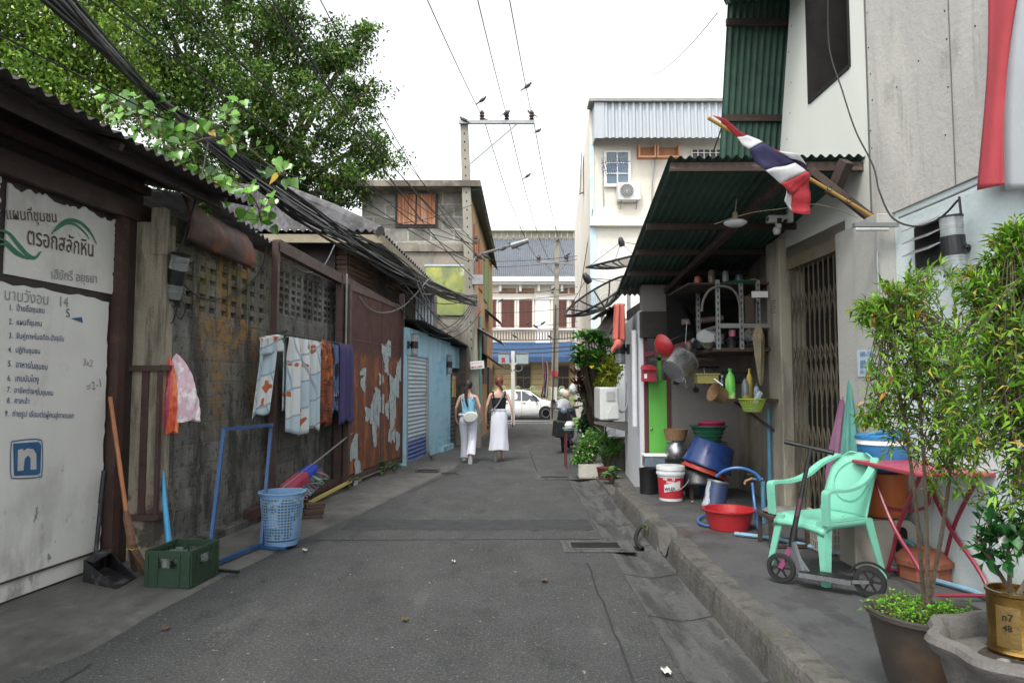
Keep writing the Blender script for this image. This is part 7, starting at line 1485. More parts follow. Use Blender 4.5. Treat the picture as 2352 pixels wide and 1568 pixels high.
shrub(H_s, hb_, [hb_+Vector((x, y, .35)) for x, y in ((-.15, 0), (.1, .05), (0, -.05), (.2, .1), (-.05, .15))], ell([(hb_+Vector((0, .05, .25)), (.3, .25, .22)), (hb_+Vector((.05, .2, .45)), (.25, .25, .2)), (hb_+Vector((-.2, 0, .12)), (.15, .12, .1))], 0), 230, 10, .05, .035, lambda n: leafcols(n, '#2c6a1c', '#6aa83a', '#d8e2c8', .03, .3), tw=.16)
whorl_plant('strap_leaf_plant', 'strap leaved plant behind the foam planter under the air conditioner bracket', P(1400, 1080, 11.6), cl(1398, 1030, 20, 25, 11.6, 8, .2), 9, .38, .03, lambda n: leafcols(n, '#2a4f1c', '#4f7f30', None, 0, .3), leafm, .7)
whorl_plant('low_pot_plant', 'small round leaved plant at the wall foot beside the foam planter', P(1410, 1110, 10.8), cl(1405, 1085, 18, 12, 10.8, 6, .15), 7, .12, .09, lambda n: leafcols(n, '#3a6a30', '#7fa86a', None, 0, .3), leafm, .3)
b = MB(); b.lathe([(0, 0), (.11, 0), (.15, .2), (.16, .21), (.14, .2), (0, .18)], P(1392, 1092, 11.3)-Vector((0, 0, .08)), 20); tag(b.build('maroon_plant_pot', mat('maroon_pot', '#6b2b2f', .6), None), 'maroon plant pot behind the foam planter', 'plant pot')
b = MB(); b.lathe([(0, 0), (.14, 0), (.18, .3), (.2, .33), (.17, .32), (0, .28)], P(1412, 1035, 12.0)-Vector((0, 0, .1)), 20); tag(b.build('brown_jar', mat('brown_jar_glaze', '#4a4036', .5), None), 'tall brown jar under the air conditioner bracket', 'jar')
b = MB(); b.hexa([(1.6, 11.9, 0), (2.0, 11.9, 0), (2.0, 12.6, 0), (1.6, 12.6, 0), (1.6, 11.9, .55), (2.0, 11.9, .55), (2.0, 12.6, .55), (1.6, 12.6, .55)]); tag(b.build('concrete_block_base', conc2, None, bev=.01), 'grey masonry plinth among the plants under the air conditioner', 'plinth')
# weeds on the left
for i, (x, y, s_) in enumerate(((818, 1095, .09), (800, 1112, .07), (885, 1080, .11), (905, 1075, .09), (700, 1155, .06), (990, 1045, .07))):
    base = G(x, y+8, .05); whorl_plant('weed', ['leafy weed tuft below the laundry rail end', 'small weed just left of the leafy tuft', 'tall weed at the foot of the rusty door', 'weed nearest the blue shutter edge', 'tiny weed behind the laundry basket', 'weed at the foot of the light blue wall'][i], base, [base+Vector((random.uniform(-.12, .12), random.uniform(-.15, .15), random.uniform(.02, s_*2))) for _ in range(6)], 6, s_, s_*.5, lambda n: leafcols(n, '#3a5a2a', '#74905a', None, 0, .3), leafm, .4, 'weeds at the wall foot')
base = G(1565, 1258, .1); whorl_plant('weed', 'tiny green weed growing from the kerb face', Vector((1.38, 7.1, .08)), [Vector((1.36+random.uniform(-.03, .03), 7.1+random.uniform(-.06, .06), .08+random.uniform(.0, .06))) for _ in range(5)], 7, .05, .008, lambda n: leafcols(n, '#3a5a2a', '#74a04a', None, 0, .3), leafm, .6)
# ================================================================ PEOPLE
skin = mat('skin', '#b98972', .5, 0, .05, 8, .02, 40, coord='Object'); skin2 = mat('pale_skin', '#c79a84', .5, 0, .05, 8, .02, 40, coord='Object')
def skinned(name, J, E, mt, parent, lv=2, root='pelvis'):
    names = list(J); me = bpy.data.meshes.new(name); me.from_pydata([J[n][0] for n in names], [(names.index(a), names.index(c_)) for a, c_ in E], [])
    o = bpy.data.objects.new(name, me); col.objects.link(o); o.modifiers.new('skin', 'SKIN'); sm = o.modifiers.new('sub', 'SUBSURF'); sm.levels = lv; sm.render_levels = lv
    d = me.skin_vertices[0].data
    for i, n in enumerate(names): r_ = J[n][1]; d[i].radius = r_ if isinstance(r_, tuple) else (r_, r_); d[i].use_root = (n == root)
    o.modifiers['skin'].use_smooth_shade = True
    dg = bpy.context.evaluated_depsgraph_get(); m2 = bpy.data.meshes.new_from_object(o.evaluated_get(dg)); bpy.data.objects.remove(o)
    for p in m2.polygons: p.use_smooth = True
    m2.materials.clear(); m2.materials.append(mt); m2.name = name; ob = bpy.data.objects.new(name, m2); col.objects.link(ob); ob.parent = parent; return ob
def body(parent, H, legs, arms, head_turn, mt, wshould=.17, name='body'):
    """local frame: person faces +y, z up. legs/arms: dict of joint positions"""
    k = H/1.7; J = {}; E = []
    J['pelvis'] = ((0, 0, .92*k), (.125*k, .085*k)); J['waist'] = ((0, .01, 1.06*k), (.105*k, .075*k)); J['chest'] = ((0, .01, 1.25*k), (.135*k, .085*k)); J['collar'] = ((0, -.005, 1.38*k), (.10*k, .06*k)); J['neck'] = ((0, 0, 1.46*k), .045*k); J['neck2'] = ((0, .01, 1.52*k), .045*k)
    ht = head_turn; J['head0'] = ((ht*.01, .02, 1.57*k), (.066*k, .078*k)); J['head1'] = ((ht*.01, .015, 1.63*k), (.075*k, .088*k)); J['crown'] = ((ht*.005, .0, 1.685*k), (.048*k, .055*k))
    E += [('pelvis', 'waist'), ('waist', 'chest'), ('chest', 'collar'), ('collar', 'neck'), ('neck', 'neck2'), ('neck2', 'head0'), ('head0', 'head1'), ('head1', 'crown')]
    for s_, nm in ((-1, 'l'), (1, 'r')):
        hip, knee, ank, toe = legs[nm]
        J['hip'+nm] = ((s_*.085*k, 0, .88*k), .085*k); J['th'+nm] = (tuple((Vector(hip)+Vector(knee))/2), .075*k); J['kn'+nm] = (knee, .054*k); J['cf'+nm] = (tuple(Vector(knee).lerp(Vector(ank), .35)), .052*k); J['an'+nm] = (ank, .034*k); J['to'+nm] = (toe, (.035*k, .022*k))
        E += [('pelvis', 'hip'+nm), ('hip'+nm, 'th'+nm), ('th'+nm, 'kn'+nm), ('kn'+nm, 'cf'+nm), ('cf'+nm, 'an'+nm), ('an'+nm, 'to'+nm)]
        el, wr, hd = arms[nm]
        J['sh'+nm] = ((s_*wshould*k, 0, 1.365*k), .046*k); J['ua'+nm] = (tuple(Vector((s_*wshould*k, 0, 1.365*k)).lerp(Vector(el), .5)), .034*k); J['el'+nm] = (el, .028*k); J['wr'+nm] = (wr, .019*k); J['hd'+nm] = (hd, (.034*k, .018*k))
        E += [('collar', 'sh'+nm), ('sh'+nm, 'ua'+nm), ('ua'+nm, 'el'+nm), ('el'+nm, 'wr'+nm), ('wr'+nm, 'hd'+nm)]
        hv = Vector(hd); dv = (hv-Vector(wr)).normalized()
        for f_ in range(4):
            off = Vector((0, (f_-1.5)*.019*k, 0)); a = hv+off+dv*.03*k; c_ = a+dv*(.035+.006*(f_ in (1, 2)))*k+Vector((-s_*.012, .0, 0)); e_ = c_+dv*.03*k+Vector((-s_*.02, .0, 0))
            for q, (p, r_) in enumerate(((a, .009), (c_, .008), (e_, .006))): J['f%s%d%d' % (nm, f_, q)] = (tuple(p), r_*k)
            E += [('hd'+nm, 'f%s%d0' % (nm, f_)), ('f%s%d0' % (nm, f_), 'f%s%d1' % (nm, f_)), ('f%s%d1' % (nm, f_), 'f%s%d2' % (nm, f_))]
        t0 = hv+Vector((-s_*.01, .03*k, 0)); t1 = t0+dv*.03*k+Vector((-s_*.015, .015*k, 0)); J['t%s0' % nm] = (tuple(t0), .010*k); J['t%s1' % nm] = (tuple(t1), .008*k); E += [('hd'+nm, 't%s0' % nm), ('t%s0' % nm, 't%s1' % nm)]
    return skinned(name, J, E, mt, parent)
def loft(mb, rings, n=28, mi=0, wob=0, cap=False):     # rings: (cx, cy, z, rx, ry)
    vs = []
    for i, (cx, cy, z, rx, ry) in enumerate(rings):
        for j in range(n):
            a = 2*math.pi*j/n; q = 1+wob*math.sin(a*7+i*.6)*i/len(rings); vs.append((cx+rx*math.cos(a)*q, cy+ry*math.sin(a)*q, z+(.012*math.sin(a*3) if wob and i == len(rings)-1 else 0)))
    mb.add(vs, [(i*n+j, i*n+(j+1) % n, (i+1)*n+(j+1) % n, (i+1)*n+j) for i in range(len(rings)-1) for j in range(n)], mi, True)
    if cap: b0 = len(mb.v)-len(vs); mb.f.append(tuple(b0+(len(rings)-1)*n+j for j in range(n))); mb.m.append(mi); mb.sm.append(True)
def face(parent, k, y, z, mt):
    m_ = MB(); m_.tube([(0, y+.075*k, z+.02*k), (0, y+.10*k, z-.005*k), (0, y+.08*k, z-.015*k)], [.008, .012, .006], 6); m_.build('nose', mt, parent, world=False)
    for s_ in (-1, 1): m_ = MB(); m_.ball((s_*.03*k, y+.07*k, z+.025*k), .011, 0, 6); m_.build('eye', darkin, parent, world=False); m_ = MB(); m_.ball((s_*.075*k, y, z+.0), .018, 0, 6, (.4, .7, 1.2)); m_.build('ear', mt, parent, world=False)
    m_ = MB(); m_.bar((-.02*k, y+.08*k, z-.04*k), (.02*k, y+.08*k, z-.04*k), .01, .008); m_.build('mouth', mat('lips', '#8a4a44', .5) if 'lips' not in MATS else MATS['lips'], parent, world=False)
whcl = mat('white_linen', '#ccd0dc', .85, 0, .05, (9, 9, 2), .3, 40, coord='Object')
# left woman: blue top, white trousers
k = 1.64/1.7; A_l = G(1075, 1062, .0)
wa = thing('person', 'woman in light blue strap top and white trousers walking away with a pale bag', 'person', A_l, R(-4))
legs = {'l': ((-.085, 0, .85), (-.085, .14, .48), (-.09, .16, .08), (-.09, .27, .03)), 'r': ((.085, 0, .85), (.08, .05, .47), (.075, -.22, .16), (.075, -.20, .03))}
arms = {'l': ((-.245, -.03, 1.10), (-.27, .10, .90), (-.26, .15, .83)), 'r': ((.245, -.03, 1.10), (.26, .10, .92), (.25, .15, .85))}
body(wa, 1.64, legs, arms, .6, skin2); face(wa, k, .02, 1.57*k, skin2)
b = MB(); loft(b, [(0, .01, 1.33*k, .135, .092), (0, .01, 1.25*k, .15, .105), (0, .012, 1.15*k, .135, .098), (0, .012, 1.05*k, .125, .092), (0, .0, .96*k, .145, .105)]); 
for s_ in (-1, 1): b.tube([(s_*.095, -.085, 1.31*k), (s_*.10, -.05, 1.40*k), (s_*.095, .03, 1.42*k), (s_*.08, .09, 1.30*k)], .014, 6)
b.build('strap_top', mat('aqua_top', '#74b8d8', .8, 0, .05, 6, .1), wa, world=False)
b = MB(); loft(b, [(0, .0, 1.0*k, .15, .11), (0, -.005, .92*k, .175, .125), (0, -.005, .84*k, .18, .125), (0, 0, .80*k, .17, .115)], wob=.02)
loft(b, [(-.088, 0, .84*k, .098, .115), (-.088, .06, .66*k, .092, .10), (-.087, .13, .46*k, .082, .088), (-.09, .15, .28*k, .078, .085), (-.09, .16, .10*k, .085, .09)], wob=.06)
loft(b, [(.088, 0, .84*k, .098, .115), (.084, .03, .66*k, .092, .10), (.08, .04, .47*k, .085, .09), (.078, -.07, .33*k, .082, .088), (.076, -.19, .20*k, .09, .085)], wob=.06); b.build('trousers', whcl, wa, world=False)
sho = mat('grey_sneaker', '#8b8f90', .7, 0, .1, 20, .2, coord='Object')
b = MB(); b.box((-.09, .20, .045), (.08, .25, .07)); b.build('shoe', sho, wa, world=False, bev=.02)
b = MB(); b.box((.076, -.21, .10), (.085, .08, .25), rot=Euler((R(-18), 0, 0))); b.build('shoe', sho, wa, world=False, bev=.02)
hairb = mat('dark_brown_hair', '#2a1d19', .5, 0, .2, (30, 30, 6), .2, 60, coord='Object'); hairr = mat('auburn_hair', '#6b2f22', .5, 0, .2, (30, 30, 6), .2, 60, coord='Object')
b = MB(); b.ball((.0, -.005, 1.63*k), .096, 0, 12, (.92, 1.02, 1.05)); b.tube(chaikin([(-.01, -.09, 1.62*k), (-.03, -.125, 1.5*k), (-.035, -.13, 1.35*k), (-.01, -.135, 1.22*k), (.01, -.13, 1.17*k)], 2), [.045, .043, .04, .036, .034, .034, .033, .03, .03, .028, .028, .026, .025, .022, .02, .018, .015, .01, .006, .004][:20], 8) if False else None
pl_ = chaikin([(-.01, -.08, 1.62*k), (-.03, -.12, 1.5*k), (-.035, -.13, 1.35*k), (-.01, -.135, 1.22*k), (.01, -.13, 1.16*k)], 2); b.tube(pl_, [.04*(1-.75*i/len(pl_))*(1+.18*(i % 2)) for i in range(len(pl_))], 8); b.build('hair', hairb, wa, world=False)
bgm = mat('cream_bag', '#c9cec4', .6, 0, .05, 8, .1, coord='Object')
b = MB(); M_ = Euler((R(8), R(-12), 0)).to_matrix(); b.lathe([(0, -.06), (.08, -.055), (.13, -.02), (.145, .02), (.12, .05), (0, .055)], (.07, -.165, .96*k), 24, 0, M_@Matrix.Rotation(R(90), 3, 'X')@Matrix.Diagonal(Vector((1.05, .75, 1)))); b.build('shoulder_bag', bgm, wa, world=False)
b = MB(); b.tube(chaikin([(-.03, -.16, .98*k), (-.10, -.15, 1.2*k), (-.13, -.09, 1.38*k), (-.10, .02, 1.44*k), (.02, .13, 1.25*k), (.16, .1, 1.05*k), (.17, -.10, 1.0*k)], 2), .014, 6, flat=.4); b.build('bag_strap', bgm, wa, world=False)
b = MB(); b.tube([(-.17, .04, 1.0*k), (0, .12, 1.0*k), (.17, .04, 1.0*k), (.17, -.08, 1.0*k), (0, -.13, 1.0*k), (-.17, -.08, 1.0*k), (-.17, .04, 1.0*k)], .022, 6); b.build('waist_jumper', whcl, wa, world=False)
# right woman: black top, white skirt
k = 1.0; B_l = G(1146, 1059, .0)
wc = thing('person', 'red haired woman in a black top and long white skirt walking away down the lane', 'person', B_l, R(3))
legs = {'l': ((-.085, 0, .88), (-.09, .04, .50), (-.08, -.14, .13), (-.08, -.12, .02)), 'r': ((.085, 0, .88), (.075, .12, .50), (.07, .14, .08), (.075, .24, .025))}
arms = {'l': ((-.25, -.02, 1.13), (-.27, .06, .89), (-.26, .10, .81)), 'r': ((.25, -.03, 1.13), (.285, .02, .90), (.285, .06, .82))}
body(wc, 1.70, legs, arms, 0, skin2); face(wc, k, .02, 1.57, skin2)
b = MB(); loft(b, [(0, .01, 1.30, .142, .098), (0, .01, 1.25, .155, .108), (0, .012, 1.15, .142, .10), (0, .012, 1.03, .128, .095)]); b.tube([(-.11, -.08, 1.29), (-.125, -.04, 1.42), (-.12, .04, 1.42), (-.1, .09, 1.28)], .02, 6); b.tube([(.11, -.08, 1.29), (.125, -.04, 1.42), (.12, .04, 1.42), (.1, .09, 1.28)], .02, 6); b.build('black_top', mat('black_knit', '#131417', .85, 0, .1, 6, .2), wc, world=False)
b = MB(); loft(b, [(0, 0, 1.07, .13, .098), (0, 0, 1.0, .155, .115), (0, 0, .9, .175, .13), (0, .005, .7, .178, .14), (0, .01, .5, .182, .16), (0, .01, .34, .195, .18), (-.005, .01, .24, .205, .19)], 36, 0, .06); b.build('long_skirt', whcl, wc, world=False)
b = MB(); b.tube([(-.15, -.06, 1.045), (0, -.12, 1.05), (.15, -.06, 1.045), (.15, .06, 1.045), (0, .115, 1.05), (-.15, .06, 1.045), (-.15, -.06, 1.045)], .012, 6); b.build('waistband', bgm, wc, world=False)
dks = mat('dark_sole', '#4a4742', .8, coord='Object')
b = MB(); b.box((-.08, -.15, .11), (.08, .05, .24), rot=Euler((R(-12), 0, 0))); b.build('sandal', dks, wc, world=False, bev=.018)
b = MB(); b.box((.072, .17, .022), (.08, .24, .03)); b.build('sandal', mat('brown_sandal', '#7b5243', .7, coord='Object'), wc, world=False, bev=.01)
b = MB(); b.ball((0, -.003, 1.64), .1, 0, 12, (.9, 1.0, 1.05)); pl_ = chaikin([(.0, -.085, 1.62), (.02, -.10, 1.54), (.05, -.095, 1.48), (.075, -.085, 1.44)], 2); b.tube(pl_, [.05*(1-.85*i/len(pl_)) for i in range(len(pl_))], 8); b.build('hair', hairr, wc, world=False)
b = MB()
for s_ in (-1, 1): b.tube([(s_*.045+.025*math.cos(a), .055, 1.735+.018*math.sin(a)) for a in [i*math.pi/5 for i in range(11)]], .005, 4)
b.tube([(-.07, .05, 1.735), (-.085, -.02, 1.72)], .004, 4); b.tube([(.07, .05, 1.735), (.085, -.02, 1.72)], .004, 4); b.build('sunglasses', blackp, wc, world=False)
b = MB(); b.tube(chaikin([(.12, .02, 1.44), (.10, -.085, 1.40), (.0, -.125, 1.2), (-.13, -.13, 1.04), (-.18, -.05, .98)], 2), .017, 6, flat=.35); b.build('bag_strap', mat('grey_strap', '#5b5f68', .7), wc, world=False)
b = MB(); b.box((-.20, .02, .93), (.06, .16, .18)); b.build('small_bag', blackp, wc, world=False, bev=.02)
b = MB(); b.box((.285, .09, .76), (.02, .07, .13)); b.build('phone', blackp, wc, world=False, bev=.004)
# man behind the car
mn = thing('person', 'man with short dark hair in a white shirt walking past behind the white car', 'person', (P(1196, 900, 41.5).x, 41.5, -.29), R(80))
legs = {'l': ((-.085, 0, .88), (-.09, .1, .5), (-.09, .02, .08), (-.09, .14, .03)), 'r': ((.085, 0, .88), (.085, .0, .5), (.085, -.15, .1), (.085, -.05, .03))}
arms = {'l': ((-.25, -.02, 1.13), (-.26, .08, .89), (-.26, .1, .81)), 'r': ((.25, -.03, 1.13), (.26, .06, .90), (.26, .1, .82))}
body(mn, 1.72, legs, arms, 0, skin); face(mn, 1, .02, 1.57, skin)
b = MB(); loft(b, [(0, 0, 1.44, .10, .08), (0, 0, 1.38, .19, .11), (0, 0, 1.2, .175, .125), (0, 0, .95, .17, .125)]); b.build('shirt', whcl, mn, world=False)
b = MB(); loft(b, [(-.09, 0, .95, .1, .12), (-.09, .08, .5, .08, .09), (-.09, .02, .1, .07, .08)]); loft(b, [(.09, 0, .95, .1, .12), (.085, 0, .5, .08, .09), (.085, -.14, .12, .07, .08)]); b.build('trousers', blackp, mn, world=False)
b = MB(); b.ball((0, -.012, 1.66), .095, 0, 10, (.9, 1, .95)); b.build('hair', hairb, mn, world=False)

# ================================================================ CAR
carw = mat('white_car_paint', '#d6d8d6', .25, 0, .01, 2, 0, coat=.6, coord='Object'); carg = mat('tinted_glass', '#1c2730', .06, 0, .1, 3, 0, spec=.8, coord='Object')
YCAR = 38.2; cx0 = P(1283, 950, YCAR).x
cr_ = thing('car', 'white compact sport utility car with dark tinted windows crossing the end of the lane', 'car', (cx0-2.0, YCAR+.85, -.285))
# side profile stations: x, z_sill, z_belt, z_top(hood or roof), half width
ST_ = [(-2.15, .45, .80, .98, .70), (-2.05, .30, .88, 1.12, .80), (-1.75, .24, .95, 1.36, .86), (-1.3, .22, .97, 1.53, .88), (-.6, .20, .96, 1.60, .89), (0, .20, .94, 1.60, .89), (.45, .20, .93, 1.53, .89), (.85, .20, .92, 1.30, .89), (1.18, .20, .915, 1.07, .885), (1.5, .22, .89, .99, .87), (1.85, .24, .82, .92, .83), (2.05, .26, .72, .82, .74), (2.15, .32, .58, .66, .60)]
def ring(s_, grow=0):
    x, z0, zb_, zt_, hw = s_; tw_ = hw*(.72 if zt_ > 1.2 else .86); r_ = [(hw*.9, z0), (hw, z0+.12), (hw, (z0+zb_)/2), (hw*.985, zb_), (tw_, zt_-.04), (tw_*.8, zt_), (0, zt_+.015)]
    return [(x, -y, z) for y, z in r_]+[(x, y, z) for y, z in r_[::-1][1:]]
b = MB(); rg = [ring(s_) for s_ in ST_]; n = len(rg[0])
vs = [v for r_ in rg for v in r_]; b.add(vs, [(i*n+j, i*n+j+1, (i+1)*n+j+1, (i+1)*n+j) for i in range(len(rg)-1) for j in range(n-1)], 0, True)
b.add(rg[0], [tuple(range(n))]); b.add(rg[-1], [tuple(range(n))]); b.build('body', carw, cr_, world=False)
def side_pts(poly, yoff): return [(x, yoff(x, z), z) for x, z in poly]
def hwz(x, z):                                   # half width of the greenhouse at height z
    for a, c_ in zip(ST_, ST_[1:]):
        if a[0] <= x <= c_[0]:
            t = (x-a[0])/(c_[0]-a[0]); zb_ = a[2]+(c_[2]-a[2])*t; zt_ = a[3]+(c_[3]-a[3])*t; hw = a[4]+(c_[4]-a[4])*t; q = max(0, min(1, (z-zb_)/max(zt_-.04-zb_, .01))); tw_ = hw*(.72 if zt_ > 1.2 else .86); return hw*.985+(tw_-hw*.985)*q
    return .8
for sgn in (-1, 1):
    for poly in ([(-1.62, 1.02), (-.98, 1.02), (-.98, 1.46), (-1.25, 1.44), (-1.5, 1.3)], [(-.93, 1.01), (-.05, .99), (-.05, 1.52), (-.6, 1.53), (-.93, 1.48)], [(.0, .99), (.98, .965), (.8, 1.2), (.42, 1.46), (.0, 1.52)]):
        m_ = MB(); p = [(x, sgn*(hwz(x, z)+.006), z) for x, z in poly]; m_.add(p, [tuple(range(len(p)))]); m_.build('side_window', carg, cr_, world=False)
    m_ = MB(); 
    for x in (-.98, -.02, 1.02): m_.bar((x, sgn*.893, .3), (x, sgn*.893, .97), .008, .008)
    m_.build('door_seams', darkin, cr_, world=False)
    for x in (-.85, .12): m_ = MB(); m_.box((x, sgn*.9, .88), (.16, .03, .03)); m_.build('door_handle', blackp, cr_, world=False)
    m_ = MB(); m_.ball((.78, sgn*.98, 1.02), .1, 0, 8, (.7, .9, .7)); m_.build('wing_mirror', blackp, cr_, world=False)
    m_ = MB(); m_.prism([(1.55, sgn*.868, .84), (2.02, sgn*.76, .74), (2.05, sgn*.74, .70), (1.72, sgn*.84, .74)], (0, sgn*.012, 0)); m_.build('headlight', blackp, cr_, world=False)
    m_ = MB(); m_.prism([(1.85, sgn*.83, .48), (2.05, sgn*.75, .46), (2.03, sgn*.75, .38), (1.82, sgn*.84, .39)], (0, sgn*.012, 0)); m_.build('fog_lamp', blackp, cr_, world=False)
m_ = MB(); m_.add([(.5, -.63, 1.53), (.5, .63, 1.53), (1.14, .8, 1.09), (1.14, -.8, 1.09)], [(0, 1, 2, 3)]); m_.v = [(x+.012, y, z+.012) for x, y, z in m_.v]; m_.build('windscreen', carg, cr_, world=False)
Mx = Matrix.Rotation(R(90), 3, 'X')
for wx in (-1.32, 1.3):
    for sgn in (-1, 1):
        m_ = MB(); m_.lathe([(0, -.1), (.38, -.1), (.38, .08), (0, .08)], (wx, sgn*.82, .345), 28, 0, Mx); m_.build('wheel_arch', darkin, cr_, world=False)
        m_ = MB(); m_.lathe([(.22, -.1), (.325, -.1), (.335, -.07), (.335, .07), (.325, .1), (.22, .1), (.22, -.1)], (wx, sgn*.84, .335), 28, 0, Mx); t_ = m_.build('wheel', tyre, cr_, world=False)
        m_ = MB(); m_.lathe([(.195, -.105), (.23, -.105), (.23, .105), (.195, .105), (.195, -.105)], (wx, sgn*.84, .335), 28, 0, Mx)
        m_.build('rim_ring', sil, t_, world=False)
        m_ = MB(); m_.lathe([(0, -.06), (.2, -.06), (.2, .06), (0, .06)], (wx, sgn*.84, .335), 20, 0, Mx)
        for q in range(10): a = q*math.pi/5; m_.bar((wx, sgn*.93, .335), (wx+.19*math.cos(a), sgn*.93, .335+.19*math.sin(a)), .025, .02)
        m_.build('spokes', blackp, t_, world=False)

# ================================================================ MOTORCYCLES
def motorbike(loc, rz, label, bc):
    t = thing('motorcycle', label, 'motorcycle', loc, rz, 'motorcycles parked by the plants')
    for x in (-.6, .62):
        m_ = MB(); m_.lathe([(.2, -.045), (.27, -.04), (.29, 0), (.27, .04), (.2, .045), (.2, -.045)], (x, 0, .29), 24, 0, Mx); w_ = m_.build('wheel', tyre, t, world=False)
        m_ = MB(); m_.lathe([(.18, -.02), (.21, -.02), (.21, .02), (.18, .02), (.18, -.02)], (x, 0, .29), 24, 0, Mx)
        for q in range(5): a = q*1.2566; m_.bar((x, 0, .29), (x+.19*math.cos(a), 0, .29+.19*math.sin(a)), .02, .02)
        m_.build('rim', galv, w_, world=False)
    m_ = MB(); loft(m_, [(.0, 0, .25, .35, .09), (.0, 0, .4, .42, .12), (-.1, 0, .58, .45, .13), (-.25, 0, .7, .4, .12), (-.3, 0, .74, .35, .1)], 20, cap=True); m_.build('body', bc, t, world=False)
    m_ = MB(); loft(m_, [(.42, 0, .42, .08, .2), (.48, 0, .7, .1, .2), (.5, 0, .95, .12, .14), (.5, 0, 1.02, .06, .09)], 18, cap=True); m_.build('front_shield', bc, t, world=False)
    m_ = MB(); m_.box((-.25, 0, .79), (.68, .24, .09)); m_.build('seat', blackp, t, world=False, bev=.03)
    for s_ in (-1, 1): m_ = MB(); m_.bar((.62, s_*.07, .3), (.5, s_*.07, .85), .035, .035); m_.build('fork', galv, t, world=False)
    m_ = MB(); m_.tube([(.38, -.34, 1.05), (.46, -.12, 1.02), (.46, .12, 1.02), (.38, .34, 1.05)], .016, 8); m_.build('handlebar', blackp, t, world=False)
    m_ = MB(); m_.ball((.58, 0, .98), .085, 0, 10); m_.build('headlight', glassd, t, world=False)
    for s_ in (-1, 1): m_ = MB(); m_.tube([(.42, s_*.2, 1.05), (.4, s_*.26, 1.2)], .006, 5); m_.ball((.4, s_*.27, 1.22), .05, 0, 8, (.3, 1, .7)); m_.build('mirror', blackp, t, world=False)
    m_ = MB(); m_.tube([(.1, .12, .22), (-.4, .16, .25), (-.75, .17, .33)], .045, 8); m_.build('exhaust', galv, t, world=False)
    return t
m1 = (P(1302, 950, 17).x, 17.2, -.03)
motorbike(m1, R(-100), 'dark motorcycle facing the camera behind the vegetable table', blackp)
motorbike((P(1310, 950, 18.5).x, 19.6, -.06), R(-85), 'second motorcycle parked farther down the lane, hung with shopping bags', mat('navy_fairing', '#20242e', .3))
for i, (px, py, Y, r_, c_) in enumerate(((1318, 893, 18.9, .13, '#c9cccb'), (1300, 905, 18.7, .10, '#b9a58c'), (1292, 900, 18.8, .08, '#c3d3cc'), (1293, 935, 18.5, .2, '#9b9ea4'))):
    m_ = MB(); m_.lathe([(r_*math.sin(math.pi*q/8), -r_*1.2*math.cos(math.pi*q/8)) for q in range(9)], P(px, py, Y), 16, wob=lambda a, z: .18*math.sin(a*5+z*20)); tag(m_.build('shopping_bag', mat('carrier_film_%d' % i, c_, .4, 0, .15, 12, .3), None), ['white bag topmost on the far motorcycle', 'beige bag hanging from the motorcycle handlebar', 'mint tinted small bag at the handlebar end', 'large grey sack on the side of the far motorcycle'][i], 'bag', 'bags on the motorcycles')
m_ = MB(); m_.box(P(1290, 985, 16.3), (.36, .5, .38), rot=Euler((0, .1, .1))); tag(m_.build('black_crate', blackp, None, bev=.03), 'black box on the ground left of the motorcycles', 'box')
# vegetable table
vt_ = thing('vegetable_table', 'small thin-legged table with greens standing before the motorcycles', 'table', (1.35, 13.2, 0))
tb = P(1318, 983, 13.2); m_ = MB(); m_.box((tb.x+.12, 13.3, tb.z-.02), (.62, .5, .03)); m_.build('tabletop', mat('teal_table', '#4f7f78', .5), vt_)
for sx in (-.15, .35):
    for yy in (13.1, 13.5): m_ = MB(); m_.bar((tb.x+sx, yy, 0), (tb.x+sx, yy, tb.z-.03), .025, .025); m_.build('leg', maroon, vt_)
for i in range(3):
    m_ = MB()
    for q in range(14): a_ = Vector((tb.x-.02+random.uniform(0, .1), 13.15+.1*i, tb.z+.02+.06*i+random.uniform(0, .04))); m_.tube([a_, a_+Vector((.25, random.uniform(-.04, .04), random.uniform(-.01, .03))), a_+Vector((.42, random.uniform(-.06, .06), -.03))], [.012, .009, .004], 5)
    tag(m_.build('greens_bundle', mat('spring_green', '#7fae4a', .5) if 'spring_green' not in MATS else MATS['spring_green'], None), ['lowest bundle of green stems on the vegetable table', 'middle bundle of green stems on the vegetable table', 'top bundle of green stems on the vegetable table'][i], 'greens', 'bundles of green stems')
m_ = MB(); m_.lathe([(0, -.07), (.08, -.06), (.1, 0), (.06, .06), (0, .07)], (tb.x-.08, 13.1, tb.z+.07), 14, wob=lambda a, z: .2*math.sin(a*4)); tag(m_.build('white_bundle', MATS['carrier_film_0'], None), 'white bag of produce at the left end of the vegetable table', 'bag')

# ================================================================ POLES, BOXES, FAR FLAG
up1 = thing('utility_pole', 'leaning square concrete utility pole rising beside the grey block house', 'utility pole', (-.95, 18.2, -.05))
pb_, ptp = Vector((-.95, 18.2, -.1)), P(1066, 276, 18.2)
b = MB(); r0_, r1_ = .16, .10; d_ = ptp-pb_
b.hexa([pb_+Vector((sx*r0_, sy*r0_, 0)) for sx, sy in ((-1, -1), (1, -1), (1, 1), (-1, 1))]+[ptp+Vector((sx*r1_, sy*r1_, 0)) for sx, sy in ((-1, -1), (1, -1), (1, 1), (-1, 1))]); b.build('shaft', polem, up1, bev=.01)
b = MB(); 
for i in range(26): p = pb_.lerp(ptp, .3+.68*i/26); rr_ = r0_+(r1_-r0_)*(.3+.68*i/26); b.box(p+Vector((0, -rr_-.003, 0)), (.03, .006, .045))
b.build('holes', darkin, up1)
ca, cb_ = P(1054, 281, 18.05), P(1228, 281, 18.05)
b = MB(); b.bar(ca, cb_, .09, .09); xa_ = b.build('crossarm', galv, up1)
